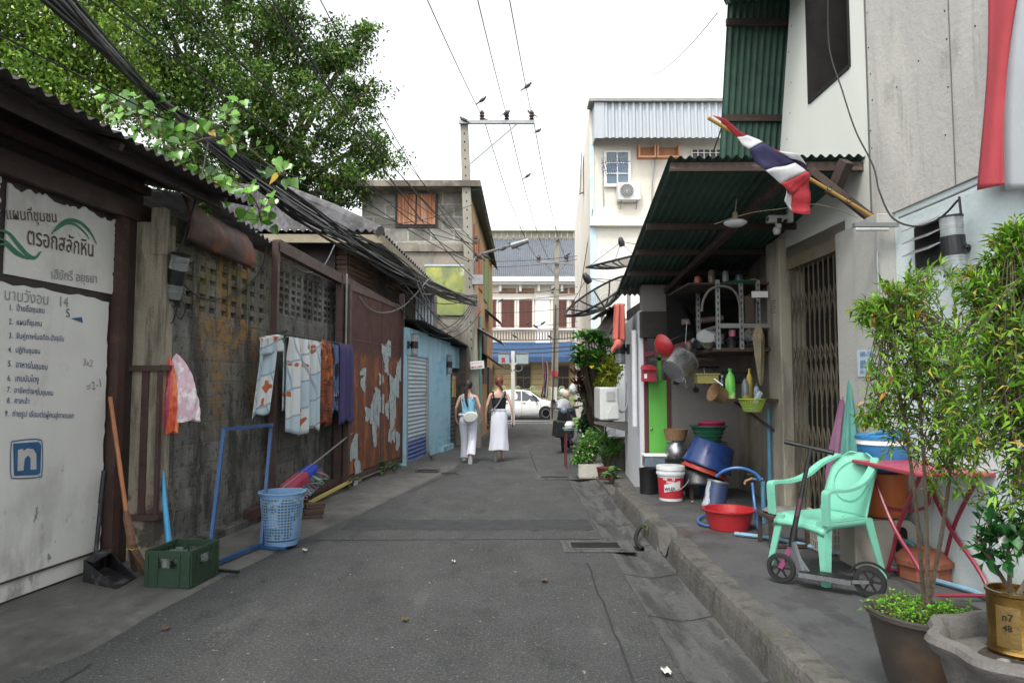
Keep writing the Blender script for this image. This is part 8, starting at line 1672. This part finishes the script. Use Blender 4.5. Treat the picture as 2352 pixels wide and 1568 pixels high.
b = MB(); b.bar(P(1078, 378, 18.1), P(1186, 286, 18.05), .035, .035); b.build('brace', galv, up1)
brn = mat('brown_porcelain', '#4a3a34', .3, 0, .1, 9, 0)
for px in (1107, 1164, 1221):
    b = MB(); p = P(px, 278, 18.05); b.lathe([(0, 0), (.03, .02), (.07, .05), (.04, .09), (.075, .13), (.05, .17), (.07, .21), (.035, .27), (0, .3)], p, 14); b.build('insulator', brn, up1)
for z_, w_ in ((4.6, .2), (5.2, .18), (5.7, .18)):
    b = MB(); q = pb_.lerp(ptp, z_/9.3); 
    for k in range(2): b.lathe([(0, 0), (.05, .01), (.06, .05), (.05, .09), (0, .1)], q+Vector((.2, -.15+.0*k, .12*k)), 10)
    b.build('spool_insulator', brn, up1)
b = MB(); b.tube(chaikin([P(1083, 640, 18.0), P(1087, 600, 18.0), P(1100, 585, 17.95), P(1150, 570, 17.6), P(1200, 556, 17.3)], 2), .035, 8); b.build('lamp_arm', galv, up1)
b = MB(); b.tube([P(1176, 565, 17.4), P(1215, 552, 17.2)], [.09, .06], 8); b.build('lamp_head', galv, up1)
b = MB(); b.box(P(1097, 643, 17.95), (.28, .2, .25)); b.build('junction_box', galv, up1)
b = MB(); b.box(P(1096, 838, 17.95), (.36, .02, .2), rot=Euler((0, R(-5), R(8)))); b.build('sign_plate', whitep, up1)
su = up1
rdk = mat('sign_red', '#b03040', .6)
lettering('บริการรถรับจ้าง', P(1083, 836, 17.92), P(1108, 833, 17.92), rdk, up1, nrm=(0, -1, 0), lift=.02, fat=.01); lettering('089-812-8868', P(1083, 846, 17.92), P(1108, 843, 17.92), rdk, up1, nrm=(0, -1, 0), lift=.02, fat=.04, hk=1.3)
up2 = thing('utility_pole', 'far concrete utility pole with crossarm at the main road, by the hanging flag', 'utility pole', (P(1272, 900, 37).x, 34.5, -.3))
YP = 34.5; b = MB(); p0_, p1_ = P(1272, 965, YP), P(1280, 550, YP); p0_.z = -.35
b.hexa([p0_+Vector((sx*.18, sy*.18, 0)) for sx, sy in ((-1, -1), (1, -1), (1, 1), (-1, 1))]+[p1_+Vector((sx*.1, sy*.1, 0)) for sx, sy in ((-1, -1), (1, -1), (1, 1), (-1, 1))]); b.build('shaft', polem, up2)
b = MB(); b.bar(P(1236, 601, YP-.2), P(1320, 605, YP-.2), .12, .12); b.build('crossarm', galv, up2)
for px in (1237, 1301): b = MB(); b.lathe([(0, -.1), (.12, -.05), (.08, .05), (.13, .12), (.06, .25), (0, .3)], P(px, 598, YP-.2), 10); b.build('insulator', brn, up2); 
b = MB(); b.tube([P(1252, 606, YP-.2), P(1277, 632, YP-.2), P(1300, 606, YP-.2)], .03, 5); b.build('brace', galv, up2)
b = MB(); b.box(P(1273, 858, YP-.22), (.3, .02, .3)); b.build('red_plate', mat('red_plate', '#b8303a', .5), up2); b = MB(); b.box(P(1272, 905, YP-.22), (.32, .02, .7)); b.build('white_plate', whitep, up2)
b = MB(); b.tube([P(1276, 700, YP-.25), P(1268, 960, YP-.25)], .04, 6); b.build('conduit', brn, up2)
mp_ = thing('meter_post', 'white post carrying two pale grey cable boxes at the lane end', 'post', P(1177, 960, 32.5))
YM = 32.5; b = MB(); q = P(1178, 806, YM); q2 = Vector((q.x, YM, -.3)); b.bar(q2, q, .17, .17); b.build('post', whitep, mp_)
b = MB(); b.bar(P(1145, 835, YM), P(1212, 835, YM), .1, .1); b.build('arm', whitep, mp_)
for px in (1158, 1200):
    b = MB(); w_ = 27 if px == 1200 else 24; a, c_ = P(px-w_/2-1, 836, YM-.15), P(px+w_/2, 812, YM-.15); b.bb(a.x, c_.x, YM-.3, YM-.05, a.z, c_.z); bx = b.build('cable_box', mat('box_grey', '#9fb0b6', .5, 0, .05, 3) if 'box_grey' not in MATS else MATS['box_grey'], mp_, bev=.02)
    b = MB(); b.bb(a.x-.02, c_.x+.02, YM-.33, YM-.03, c_.z, c_.z+.05); b.build('box_lid', galv, bx)
b = MB(); a = P(1152, 832, YM-.33); b.bb(a.x, a.x+.16, YM-.31, YM-.302, a.z, a.z+.22); b.build('sticker', rdk, mp_)
for s_ in (-1, 1): b = MB(); b.tube(chaikin([P(1178+s_*20, 836, YM-.1), P(1178+s_*22, 850, YM-.1), P(1178+s_*10, 853, YM-.1), P(1178+s_*2, 848, YM-.1)], 2), .03, 6); b.build('cable_loop', galv, mp_)
# flags
fr_ = mat('flag_red', '#b3202f', .8, 0, .06, 6, .1, leaf=.15); fw_ = mat('flag_white', '#c7c9cc', .8, 0, .04, 6, .1, leaf=.15); fb_ = mat('flag_blue', '#26254d', .8, 0, .06, 6, .1, leaf=.15)
def flag(name, label, fn, nu, nv, pole=None, parent=None, lens=.5):
    t = thing(name, label, 'flag', fn(0, 0)); bands = [(0, 1/6, fr_), (1/6, 1/3, fw_), (1/3, 2/3, fb_), (2/3, 5/6, fw_), (5/6, 1, fr_)]
    m_ = MB(); nn = 30
    for mi, (a, c_, mm) in enumerate(bands): m_.grid(lambda u, v: fn(u, a+(c_-a)*v), nu, max(2, int(nn*(c_-a))), mi)
    m_.build('cloth', [q[2] for q in bands], t, solid=.004); return t
# near flag: hangs from a pole, limp along its length
fA, fB = P(1632, 262, 5.0), P(2022, 505, 5.62)
tf = None
def nearflag(u, v):                  # u along the pole, v down the cloth
    top = fA.lerp(fB, .03+.60*(u))
    env = [(0, .0), (.2, .045), (.45, .14), (.7, .23), (1, .34)]
    L_ = 0
    for (a, la), (c_, lc) in zip(env, env[1:]):
        if a <= u <= c_: L_ = la+(lc-la)*(u-a)/(c_-a)
    p = top+Vector((.10*v*u-.02, .03*math.sin(v*9+u*5)+.03*math.sin(v*4), 0))-Vector((0, 0, L_*v*1.15)); p.x += .02*math.sin(v*7+u*3)*u
    return p
ft2 = thing('flag', 'limp striped red white and blue flag on a yellow bamboo pole over the awning', 'flag', fB)
def fpoly(pts, mt, nm, dy=0):
    m_ = MB(); c_ = Vector((0, 0, 0)); P3 = []
    for (x, y) in pts: P3.append(P(x, y, 5.0+(x-1632)/390*.62-.03+dy+.03*math.sin(x*.03+y*.02)))
    n_ = len(P3); 
    m_.add(P3, [tuple(range(n_))]); o = m_.build(nm, mt, ft2, solid=.004)
    bm = bmesh.new(); bm.from_mesh(o.data); bmesh.ops.triangulate(bm, faces=bm.faces)
    for _ in range(2): bmesh.ops.subdivide_edges(bm, edges=bm.edges, cuts=1, use_grid_fill=True)
    for _ in range(3): bmesh.ops.smooth_vert(bm, verts=[v for v in bm.verts if not v.is_boundary], factor=.5, use_axis_x=False, use_axis_y=True, use_axis_z=False)
    for v in bm.verts: q = v.co.x*22+v.co.z*9; v.co.y += .022*math.sin(q)+.01*math.sin(v.co.z*40)
    for f in bm.faces: f.smooth = True
    bm.to_mesh(o.data); bm.free(); return o
fpoly([(1634, 263), (1660, 276), (1703, 300), (1718, 309), (1695, 313), (1672, 298)], fr_, 'red_stripe')
fpoly([(1695, 313), (1718, 309), (1730, 316), (1750, 328), (1722, 342), (1706, 332)], fw_, 'white_stripe')
fpoly([(1722, 342), (1750, 328), (1800, 354), (1826, 374), (1758, 392), (1738, 372)], fb_, 'blue_stripe')
fpoly([(1750, 328), (1768, 334), (1790, 352), (1815, 358), (1857, 378), (1857, 404), (1826, 374), (1800, 354)], fb_, 'blue_fold', .05)
fpoly([(1768, 334), (1790, 345), (1815, 357), (1800, 356)], fr_, 'red_fold', .04)
fpoly([(1790, 345), (1830, 357), (1857, 378), (1815, 365)], fw_, 'white_fold', .03)
fpoly([(1758, 392), (1826, 374), (1852, 396), (1792, 423)], fw_, 'white_stripe', -.01)
fpoly([(1792, 423), (1852, 396), (1857, 402), (1856, 412), (1818, 447), (1806, 438)], fr_, 'red_stripe', -.02)
fpoly([(1806, 438), (1818, 447), (1820, 443), (1818, 487), (1800, 462)], fw_, 'white_tail', .01)
fpoly([(1820, 443), (1856, 408), (1859, 460), (1860, 490), (1818, 487)], fr_, 'red_tail', .0)
fpoly([(1818, 487), (1860, 490), (1860, 492)], fr_, 'red_tip', 0)
b = MB(); b.tube([fA+Vector((0, .07, 0)), fB+Vector((0, .02, 0))], .014, 8); b.build('bamboo_pole', mat('yellow_bamboo', '#b08a2c', .5, 0, .1, 12, .05, 20, [dict(c='#6b4f1c', s=22, lo=.64, hi=.68, k=.6)]), ft2)
b = MB(); 
for q in (.55, .68, .8, .97): b.tube([fA.lerp(fB, q)+Vector((.02*math.cos(a), 0, .02*math.sin(a))) for a in [i*.785 for i in range(9)]], .004, 4)
b.build('ties', blackr, ft2)
ff = lambda u, v: P(1249+3*v+4*u*math.sin(v*5)-8*u*(0.5-v)*0+9*u, 826+88*v+6*u, 33.6)+Vector((.05*math.sin(v*8), .15*u*math.sin(v*6), 0))
def farf(u, v):
    x = 1246+u*16+5*math.sin(v*3+1)-(1-v)*(u*9); y = 828+84*v+3*u; return P(x, y, 33.6)+Vector((0, .12*math.sin(u*7), 0))
t = thing('flag', 'small striped flag hanging limp from a short pole under the blue awning', 'flag', farf(0, 0))
m_ = MB(); 
for mi, (a, c_) in enumerate(((0, .2), (.2, .36), (.36, .66), (.66, .84), (.84, 1))): m_.grid(lambda u, v: farf(a+(c_-a)*u, v), 3, 14, mi)
m_.build('cloth', [fr_, fw_, fb_, fw_, fr_], t, solid=.01); m_ = MB(); m_.tube([P(1246, 815, 33.6), P(1250, 905, 33.6)], .03, 5); m_.build('pole', galv, t)
# big banner flag at the right edge
Yb = 4.3; bn_ = thing('hanging_banner', 'long red and white cloth banner hanging down the grey upper wall at the right edge', 'banner', WR(2300, 300, 3.05))
def banner(x0, x1): return lambda u, v: (lambda x, y: WR(x, y, 3.04+.015*math.sin(u*6+v*3)))(x0(v)+(x1(v)-x0(v))*u, -80+517*v+ (-14)*u*(v > .99))
edge0 = lambda v: 2268-17*v+8*math.sin(v*4); edge1 = lambda v: 2350-62*v+22*v*v-12*math.sin(v*3.1); edge2 = lambda v: 2470
m_ = MB(); m_.grid(banner(edge0, edge1), 8, 30); m_.build('red_band', mat('banner_red', '#c2404a', .8, 0, .05, 4, .1, leaf=.2), bn_, solid=.003)
m_ = MB(); m_.grid(banner(edge1, edge2), 8, 30); m_.build('white_band', mat('banner_white', '#c5cbcf', .8, 0, .04, 4, .1, leaf=.2), bn_, solid=.003)

# ================================================================ SATELLITE DISHES, AERIALS
dishm = mat('black_mesh_metal', '#1e2022', .5, .4, .1, 6, 0)
meshm = bpy.data.materials.new('perforated_mesh'); meshm.use_nodes = True; nt = meshm.node_tree; N = nt.nodes; b_ = N['Principled BSDF']; b_.inputs['Base Color'].default_value = lin('#26282a'); b_.inputs['Roughness'].default_value = .6
tc_ = N.new('ShaderNodeTexCoord'); vo = N.new('ShaderNodeTexChecker'); vo.inputs['Scale'].default_value = 120; nt.links.new(tc_.outputs['Object'], vo.inputs['Vector']); mr = N.new('ShaderNodeMapRange'); mr.inputs[3].default_value = .25; mr.inputs[4].default_value = .6; nt.links.new(vo.outputs['Fac'], mr.inputs[0]); nt.links.new(mr.outputs[0], b_.inputs['Alpha'])
def dish_(label, c_, axis, rad, depth, poleto, lnb):
    t = thing('satellite_dish', label, 'satellite dish', c_, 0, 'mesh satellite dishes'); ax = Vector(axis).normalized(); M_ = ax.to_track_quat('Z', 'Y').to_matrix(); c_ = Vector(c_)
    pz = lambda r_: depth*(r_/rad)**2
    m_ = MB(); m_.lathe([(rad*i/8+.001, pz(rad*i/8)) for i in range(9)], c_, 36, 0, M_); m_.f = [f for f in m_.f if len(f) == 4]; m_.m = m_.m[:len(m_.f)]; m_.sm = m_.sm[:len(m_.f)]; m_.build('mesh_bowl', meshm, t)
    m_ = MB()
    for k in range(12): a = k*math.pi/6; m_.tube([c_+M_@Vector((rad*i/6*math.cos(a), rad*i/6*math.sin(a), pz(rad*i/6))) for i in range(7)], .02, 5)
    m_.build('ribs', dishm, t)
    m_ = MB(); m_.tube([c_+M_@Vector((rad*math.cos(a), rad*math.sin(a), depth)) for a in [i*math.pi/20 for i in range(41)]], .026, 5, cap=False); m_.build('rim', dishm, t)
    F_ = c_+M_@Vector((0, 0, lnb)); 
    for k in range(4): a = k*math.pi/2+.6; m_ = MB(); m_.tube([c_+M_@Vector((rad*.97*math.cos(a), rad*.97*math.sin(a), depth)), F_], .008, 4); m_.build('strut', dishm, t)
    m_ = MB(); m_.lathe([(0, -.12), (.07, -.12), (.08, 0), (.05, .1), (0, .13)], F_, 12, 0, M_); m_.build('feed_horn', blackp, t)
    m_ = MB(); m_.tube([c_, c_-ax*.12, Vector(poleto)+Vector((0, 0, .0))], .04, 8) if False else m_.tube([Vector(poleto), Vector((poleto[0], poleto[1], c_.z-.12)), c_-ax*.05], .045, 8); m_.build('mast', galv, t); return t
dish_('lower black mesh satellite dish facing up left on a grey mast above the plants', P(1388, 706, 15), (-.55, -.25, .85), .80, .30, (P(1385, 800, 15).x, 15, 2.85), .75)
dish_('upper black mesh satellite dish tilted almost flat, partly behind the green awning', P(1440, 612, 17), (-.25, -.15, 1), .98, .22, (P(1440, 700, 17).x+.05, 17, 2.85), .62)
ae = thing('tv_aerial', 'blue grey television aerial on a mast at the left edge of the white building', 'aerial', P(1387, 470, 20.3))
b = MB(); b.tube([P(1387, 475, 20.3), P(1384, 360, 20.3)], .025, 6); b.build('mast', galv, ae)
b = MB(); b.tube([P(1383, 395, 20.3), P(1448, 370, 20.0)], .012, 5)
for k in range(12): p = P(1385+5*k, 394-1.95*k, 20.2); b.bar(p+Vector((-.05, -.12, .12)), p+Vector((.05, .12, -.12)), .012, .012)
b.build('boom', mat('aerial_blue', '#6b7ba8', .4, .5), ae)
b = MB(); b.tube([P(1380, 376, 20.3), P(1440, 358, 20.1)], .012, 5)
for k in range(9): p = P(1385+6*k, 375-1.8*k, 20.2); b.bar(p+Vector((-.05, -.12, .12)), p+Vector((.05, .12, -.12)), .012, .012)
b.build('boom', galv, ae)
bt_ = thing('wall_dish', 'white rectangular panel dish seen edge-on on the sunlit wall', 'panel', P(1334, 380, 25))
b = MB(); b.hexa([P(1330, 445, 25), P(1334, 447, 25.3), P(1333, 447, 26), P(1330, 445, 26), P(1336, 316, 25), P(1338, 318, 25.3), P(1338, 318, 26), P(1336, 316, 26)]); b.build('panel', whitep, bt_)
b = MB(); b.tube([P(1330, 445, 25.2), P(1352, 440, 25.3)], .03, 5); b.build('arm', galv, bt_)

# ================================================================ CABLES
def wire(name, label, a, c_, s_, r_, mt=blackr, n=18, group='overhead wires'):
    m_ = MB(); m_.tube(sag(a, c_, s_, n), r_, 5, cap=False); return tag(m_.build(name, mt, None), label, 'cable', group)
PJ = P(1096, 690, 17.95)
cbn = thing('cable_bundle', 'thick bundle of black cables sweeping from the top left corner to the pole', 'cable bundle', PJ, 0)
for i in range(27):
    r_ = random.Random(i); a = P(95+r_.uniform(-45, 40), -40+r_.uniform(-12, 12), 4.6+r_.uniform(-.2, .3)); m1_ = P(345+r_.uniform(-8, 8), 214+r_.uniform(-6, 6), 6.6)
    mid = [m1_, P(520+r_.uniform(-22, 22), 352+r_.uniform(-18, 16), 8.3), P(700+r_.uniform(-30, 30), 490+r_.uniform(-22, 26), 9.5), P(870+r_.uniform(-14, 20), 590+r_.uniform(-26, 24), 11.2), P(1000+r_.uniform(-6, 12), 668+r_.uniform(-16, 14), 14.2)]
    m_ = MB(); m_.tube(smooth_path([a]+mid+[PJ+Vector((0, 0, r_.uniform(-.15, .15)))], 6), .0085+.004*r_.random()+(.004 if i < 6 else 0), 5, cap=False); m_.build('strand', blackr if i % 4 else cblgrey, cbn)
m_ = MB()
for (x, y, Y) in ((345, 214, 6.6), (520, 352, 8.3), (700, 490, 9.5)): p = P(x, y, Y); m_.tube([p+Vector((.05*math.cos(a), .0, .05*math.sin(a))) for a in [i*.7 for i in range(10)]], .008, 5)
m_.build('tie_wraps', blackp, cbn)
# messy loops near the pole
for i in range(10):
    r_ = random.Random(50+i); a = P(900+r_.uniform(-20, 60), 650+r_.uniform(-20, 20), 12.4); c_ = PJ+Vector((r_.uniform(-.1, .1), 0, r_.uniform(-.3, .2))); m_ = MB(); m_.tube(sag(a, c_, r_.uniform(.1, .9), 14), .010, 5, cap=False); m_.build('slack_loop', blackr if i % 2 else cblgrey, cbn)
wl_ = [((-40, 60, 5.0), (1088, 560, 18.0), .25, .008), ((150, -40, 5.2), (1088, 562, 18.0), .2, .008), ((205, -40, 5.4), (1075, 600, 18.0), .25, .009), ((330, -40, 6), (1085, 552, 18.0), .15, .007), ((375, -40, 6.2), (1086, 600, 18.0), .3, .009), ((560, -40, 7), (1092, 575, 17.95), .2, .009), ((585, -40, 7), (1094, 582, 17.95), .25, .009), ((600, -40, 7.2), (1090, 640, 17.95), .3, .01), ((640, -30, 7.5), (1092, 560, 17.95), .15, .007), ((720, -30, 8), (1096, 590, 17.95), .3, .007)]
lab = ['thin wire nearest the left edge running above the thick bundle', 'thin wire just right of the thick cable bundle at the top', 'second thin wire right of the thick bundle', 'wire crossing the middle of the tree crown', 'second wire crossing the middle of the tree crown', 'wire over the right part of the tree', 'twin of the wire over the right part of the tree', 'thickest single wire over the right part of the tree', 'fine wire at the right edge of the tree crown', 'fine wire dropping from the sky right of the tree']
for (a, c_, s_, r_), l_ in zip(wl_, lab): wire('overhead_wire', l_, P(*a), P(*c_), s_, r_)
for (a, c_, l_) in (((968, -30, 9), (1105, 262, 18.0), 'wire from the top of the photo to the left insulator of the crossarm'), ((1090, -30, 9), (1163, 262, 18.0), 'wire from the top of the photo to the middle insulator'), ((1165, -30, 9), (1220, 258, 18.0), 'wire from the top of the photo to the right insulator')): wire('overhead_wire', l_, P(*a), P(*c_), .05, .008)
for (px, py, l_) in ((1108, 262, 'wire continuing from the left insulator to the far pole'), (1165, 262, 'wire continuing from the middle insulator to the far pole'), (1222, 258, 'wire continuing from the right insulator to the far pole')): wire('overhead_wire', l_, P(px, py, 18.0), P({1108: 1237, 1165: 1262, 1222: 1301}[px], 596, 34.3), .6, .012, group='wires to the far pole')
for i, (y0, y1) in enumerate(((600, 585), (612, 592), (668, 655), (690, 672), (716, 700), (742, 735), (752, 750), (775, 772), (782, 779), (800, 792), (806, 800))): wire('street_cable', 'cable %s along the main road in front of the shop house' % ['topmost', 'second highest', 'third highest', 'above the shutters', 'across the shutter tops', 'across the shutter middles', 'across the shutter bottoms', 'just above the balustrade', 'across the balustrade', 'lowest dark thick', 'sagging over the blue awning'][i], P(1080, y0, 33.0), P(1345, y1, 33.0), .12+.05*(i % 3), .022 if i in (7, 9, 10) else .013, group='cables along the main road')
wire('service_wire', 'thin wire sloping from the pole down to the wooden house eave', P(850, 520, 12.5), P(1085, 470, 17.95), .1, .008)
wire('service_wire', 'fine wire from the tall screen top into the sky', P(1648, 30, 6.9), P(1460, 170, 19), .3, .004)
wire('service_wire', 'wire down the edge of the sunlit white building', P(1362, 480, 20.6), P(1310, 800, 33), .1, .012)
def cable(name, label, pts, r_=.009, mt=blackr): m_ = MB(); m_.tube(smooth_path(pts, 8), r_, 6, cap=False); return tag(m_.build(name, mt, None), label, 'cable')
cable('lamp_cable', 'grey cable drooping from the left wall lamp up to the brown post', [P(425, 655, 6.2), P(455, 680, 6.6), P(500, 688, 7.0), P(560, 665, 7.6), P(600, 620, 8.0), P(614, 565, 8.1)])
cable('hanging_cable', 'black cable rising from the left wall lamp to the cable bundle', [P(405, 600, 6.2), P(430, 520, 6.3), P(460, 420, 6.4), P(478, 330, 7.0)])
cable('looped_cable', 'grey cable loop hanging below the brown beam', [P(640, 560, 8.1), P(660, 595, 8.6), P(700, 625, 9.2), P(740, 615, 9.8), P(770, 560, 10.5)], .008, cblgrey)
cable('looped_cable', 'long pale cable loop hanging over the rusty door top', [P(800, 640, 10.6), P(840, 700, 11), P(880, 718, 11.8), P(930, 700, 12.6), P(985, 640, 13.2)], .009, cblgrey)
cable('wall_cable', 'black cable drooping from the upper window across to the louvred vent', [WR(1902, -20, 3.02), WR(1905, 110, 3.02), WR(1935, 210, 3.0), WR(1965, 300, 3.0), WR(2005, 380, 2.95), WR(2020, 440, 2.9), WR(2050, 500, 2.9), WR(2105, 520, 2.95), WR(2160, 500, 3.0), WR(2200, 460, 3.0)], .007)
cable('wall_cable', 'bundle of thin cables clipped along the top of the pale blue wall', [WR(2065, 500, 3.1), WR(2150, 465, 3.1), WR(2230, 430, 3.08), WR(2285, 402, 3.14)], .009, cblgrey)
cable('wall_cable', 'dark cable pair dropping to the big tube wall lamp', [WR(2203, 452, 3.08), WR(2208, 500, 3.08), WR(2212, 545, 3.08), WR(2222, 570, 3.05)], .009)
cable('camera_wire', 'yellowish wire strung under the awning to the security camera', [P(1640, 515, 6.4), P(1720, 490, 6.3), P(1790, 480, 6.2), P(1880, 470, 6.0), P(1970, 500, 5.9)], .004, creamw)
cable('flag_string', 'string tying the flag pole tip up to the screen', [P(1638, 350, 6.2), P(1655, 300, 5.8), P(1662, 272, 5.2)], .006)
cable('gutter_hose', 'thick black rubber hose lying from the kerb into the gutter', [Vector((1.42, 7.25, .14)), Vector((1.30, 7.2, .10)), Vector((1.22, 6.98, .03)), Vector((1.24, 6.72, .0))], .022)
for i, (x, y) in enumerate(((395, 700), (418, 690))): cable('wire_coil', ['left hanging loop of twisted wire below the left wall lamp', 'right hanging loop of twisted wire below the left wall lamp'][i], [P(x, y, 6.25), P(x+8, y+20, 6.25), P(x-2, y+42, 6.25), P(x-14, y+30, 6.25)], .005)

# ================================================================ BIRDS
def bird():
    t = MB(); return t
brd = mat('pigeon_grey', '#3b3c42', .7, 0, .2, 9, 0, coord='Object')
def mk_bird(mb): 
    mb.lathe([(0, -.14), (.035, -.1), (.055, -.02), (.05, .05), (.03, .1), (0, .12)], (0, 0, .1), 10, 0, Matrix.Rotation(R(60), 3, 'Y')); mb.ball((.095, 0, .175), .032, 0, 8); mb.tube([(.12, 0, .175), (.15, 0, .165)], [.01, .002], 5); mb.add([(-.09, -.03, .06), (-.09, .03, .06), (-.22, .025, -.02), (-.22, -.025, -.02), (-.09, -.03, .04), (-.09, .03, .04), (-.22, .025, -.03), (-.22, -.025, -.03)], [(0, 1, 2, 3), (4, 5, 6, 7), (0, 3, 7, 4), (1, 2, 6, 5), (2, 3, 7, 6)]); return mb
bm0 = mk_bird(MB()).build('pigeon', brd, None)
spots = [(1108, 232, 17.9, 1), (1065, 277, 18.0, -1), (1120, 280, 19.7, -1), (1163, 262, 17.95, 1), (1220, 262, 19.7, -1), (1212, 200, 17.6, 1), (1236, 302, 21, 1), (1212, 405, 22, 1), (1100, 592, 17.8, -1), (1116, 591, 17.8, -1), (1157, 573, 17.5, 1), (1178, 567, 17.4, -1), (1280, 552, 34.3, 1), (1304, 585, 33, 1), (1212, 742, 33, 1), (1247, 742, 33, 1), (1231, 750, 33, -1), (1263, 773, 33, -1), (1150, 690, 33, 1), (1270, 664, 33, 1), (1182, 772, 33, -1)]
bl_ = ['pigeon perched on the wire left of the crossarm', 'pigeon on top of the leaning pole', 'pigeon on the crossarm near the left insulator', 'pigeon beside the middle insulator', 'pigeon beside the right insulator', 'pigeon clinging to the wire above the right insulator', 'pigeon on the wire right of the crossarm end', 'small bird on the wire in open sky', 'left pigeon of the pair on the pole bracket', 'right pigeon of the pair on the pole bracket', 'left pigeon on the street lamp arm', 'right pigeon on the street lamp arm', 'bird on top of the far pole', 'bird on the wire right of the far pole top', 'left bird of the two before the white strip of the shop house', 'right bird of the two before the white strip of the shop house', 'bird on the cable by the second brown shutter', 'bird on the cable just above the balustrade', 'bird before the first brown shutter', 'bird by the fretwork vents near the far pole', 'bird on the balustrade cable left of the pole']
for i, ((x, y, Y, f_), l_) in enumerate(zip(spots, bl_)):
    o = bm0 if i == 0 else bm0.copy()
    if i: col.objects.link(o)
    o.location = P(x, y+5, Y); o.rotation_euler = (0, 0, R(0 if f_ > 0 else 180)+random.uniform(-.5, .5)); s_ = .85 if Y < 25 else 1.0; o.scale = (s_, s_, s_); tag(o, l_, 'bird', 'birds on the wires')

# litter
for i, (x, y, c_, l_) in enumerate(((1042, 1288, '#b9b6a8', 'small white scrap on the lane left of the drain cover'), (700, 1262, '#a9a79c', 'tiny pale crumb on the lane edge right of the basket'), (1530, 1540, '#c0bdb2', 'pale paper scrap in the gutter at the bottom of the photo'), (600, 1330, '#4a3a28', 'dry leaf on the lane before the blue rack'), (930, 1420, '#5a4a2c', 'dry leaf in the middle of the near lane'), (1250, 1330, '#5b4c34', 'dry leaf right of the lane middle'), (1590, 1152, '#b8b79a', 'pale leaf on the kerb before the paint bucket'), (380, 1440, '#55452f', 'dry leaf on the apron near the dustpan'))):
    p = G(x, y, .02 if i != 6 else .215); m_ = MB(); s_ = .018+.006*(i % 3); m_.grid(lambda u, v: p+Vector(((u-.5)*2*s_*(1-abs(v-.5)), (v-.5)*3*s_, .008*math.sin(u*4+v*3)+.004)), 4, 4); tag(m_.build('dry_leaf' if 'leaf' in l_ else 'paper_scrap', mat('litter_%d' % i, c_, .9, 0, .2, 30, .1), None, solid=.001), l_, 'leaf' if 'leaf' in l_ else 'paper scrap', 'scraps and leaves lying about')
for m_ in bpy.data.materials: m_.use_backface_culling = False
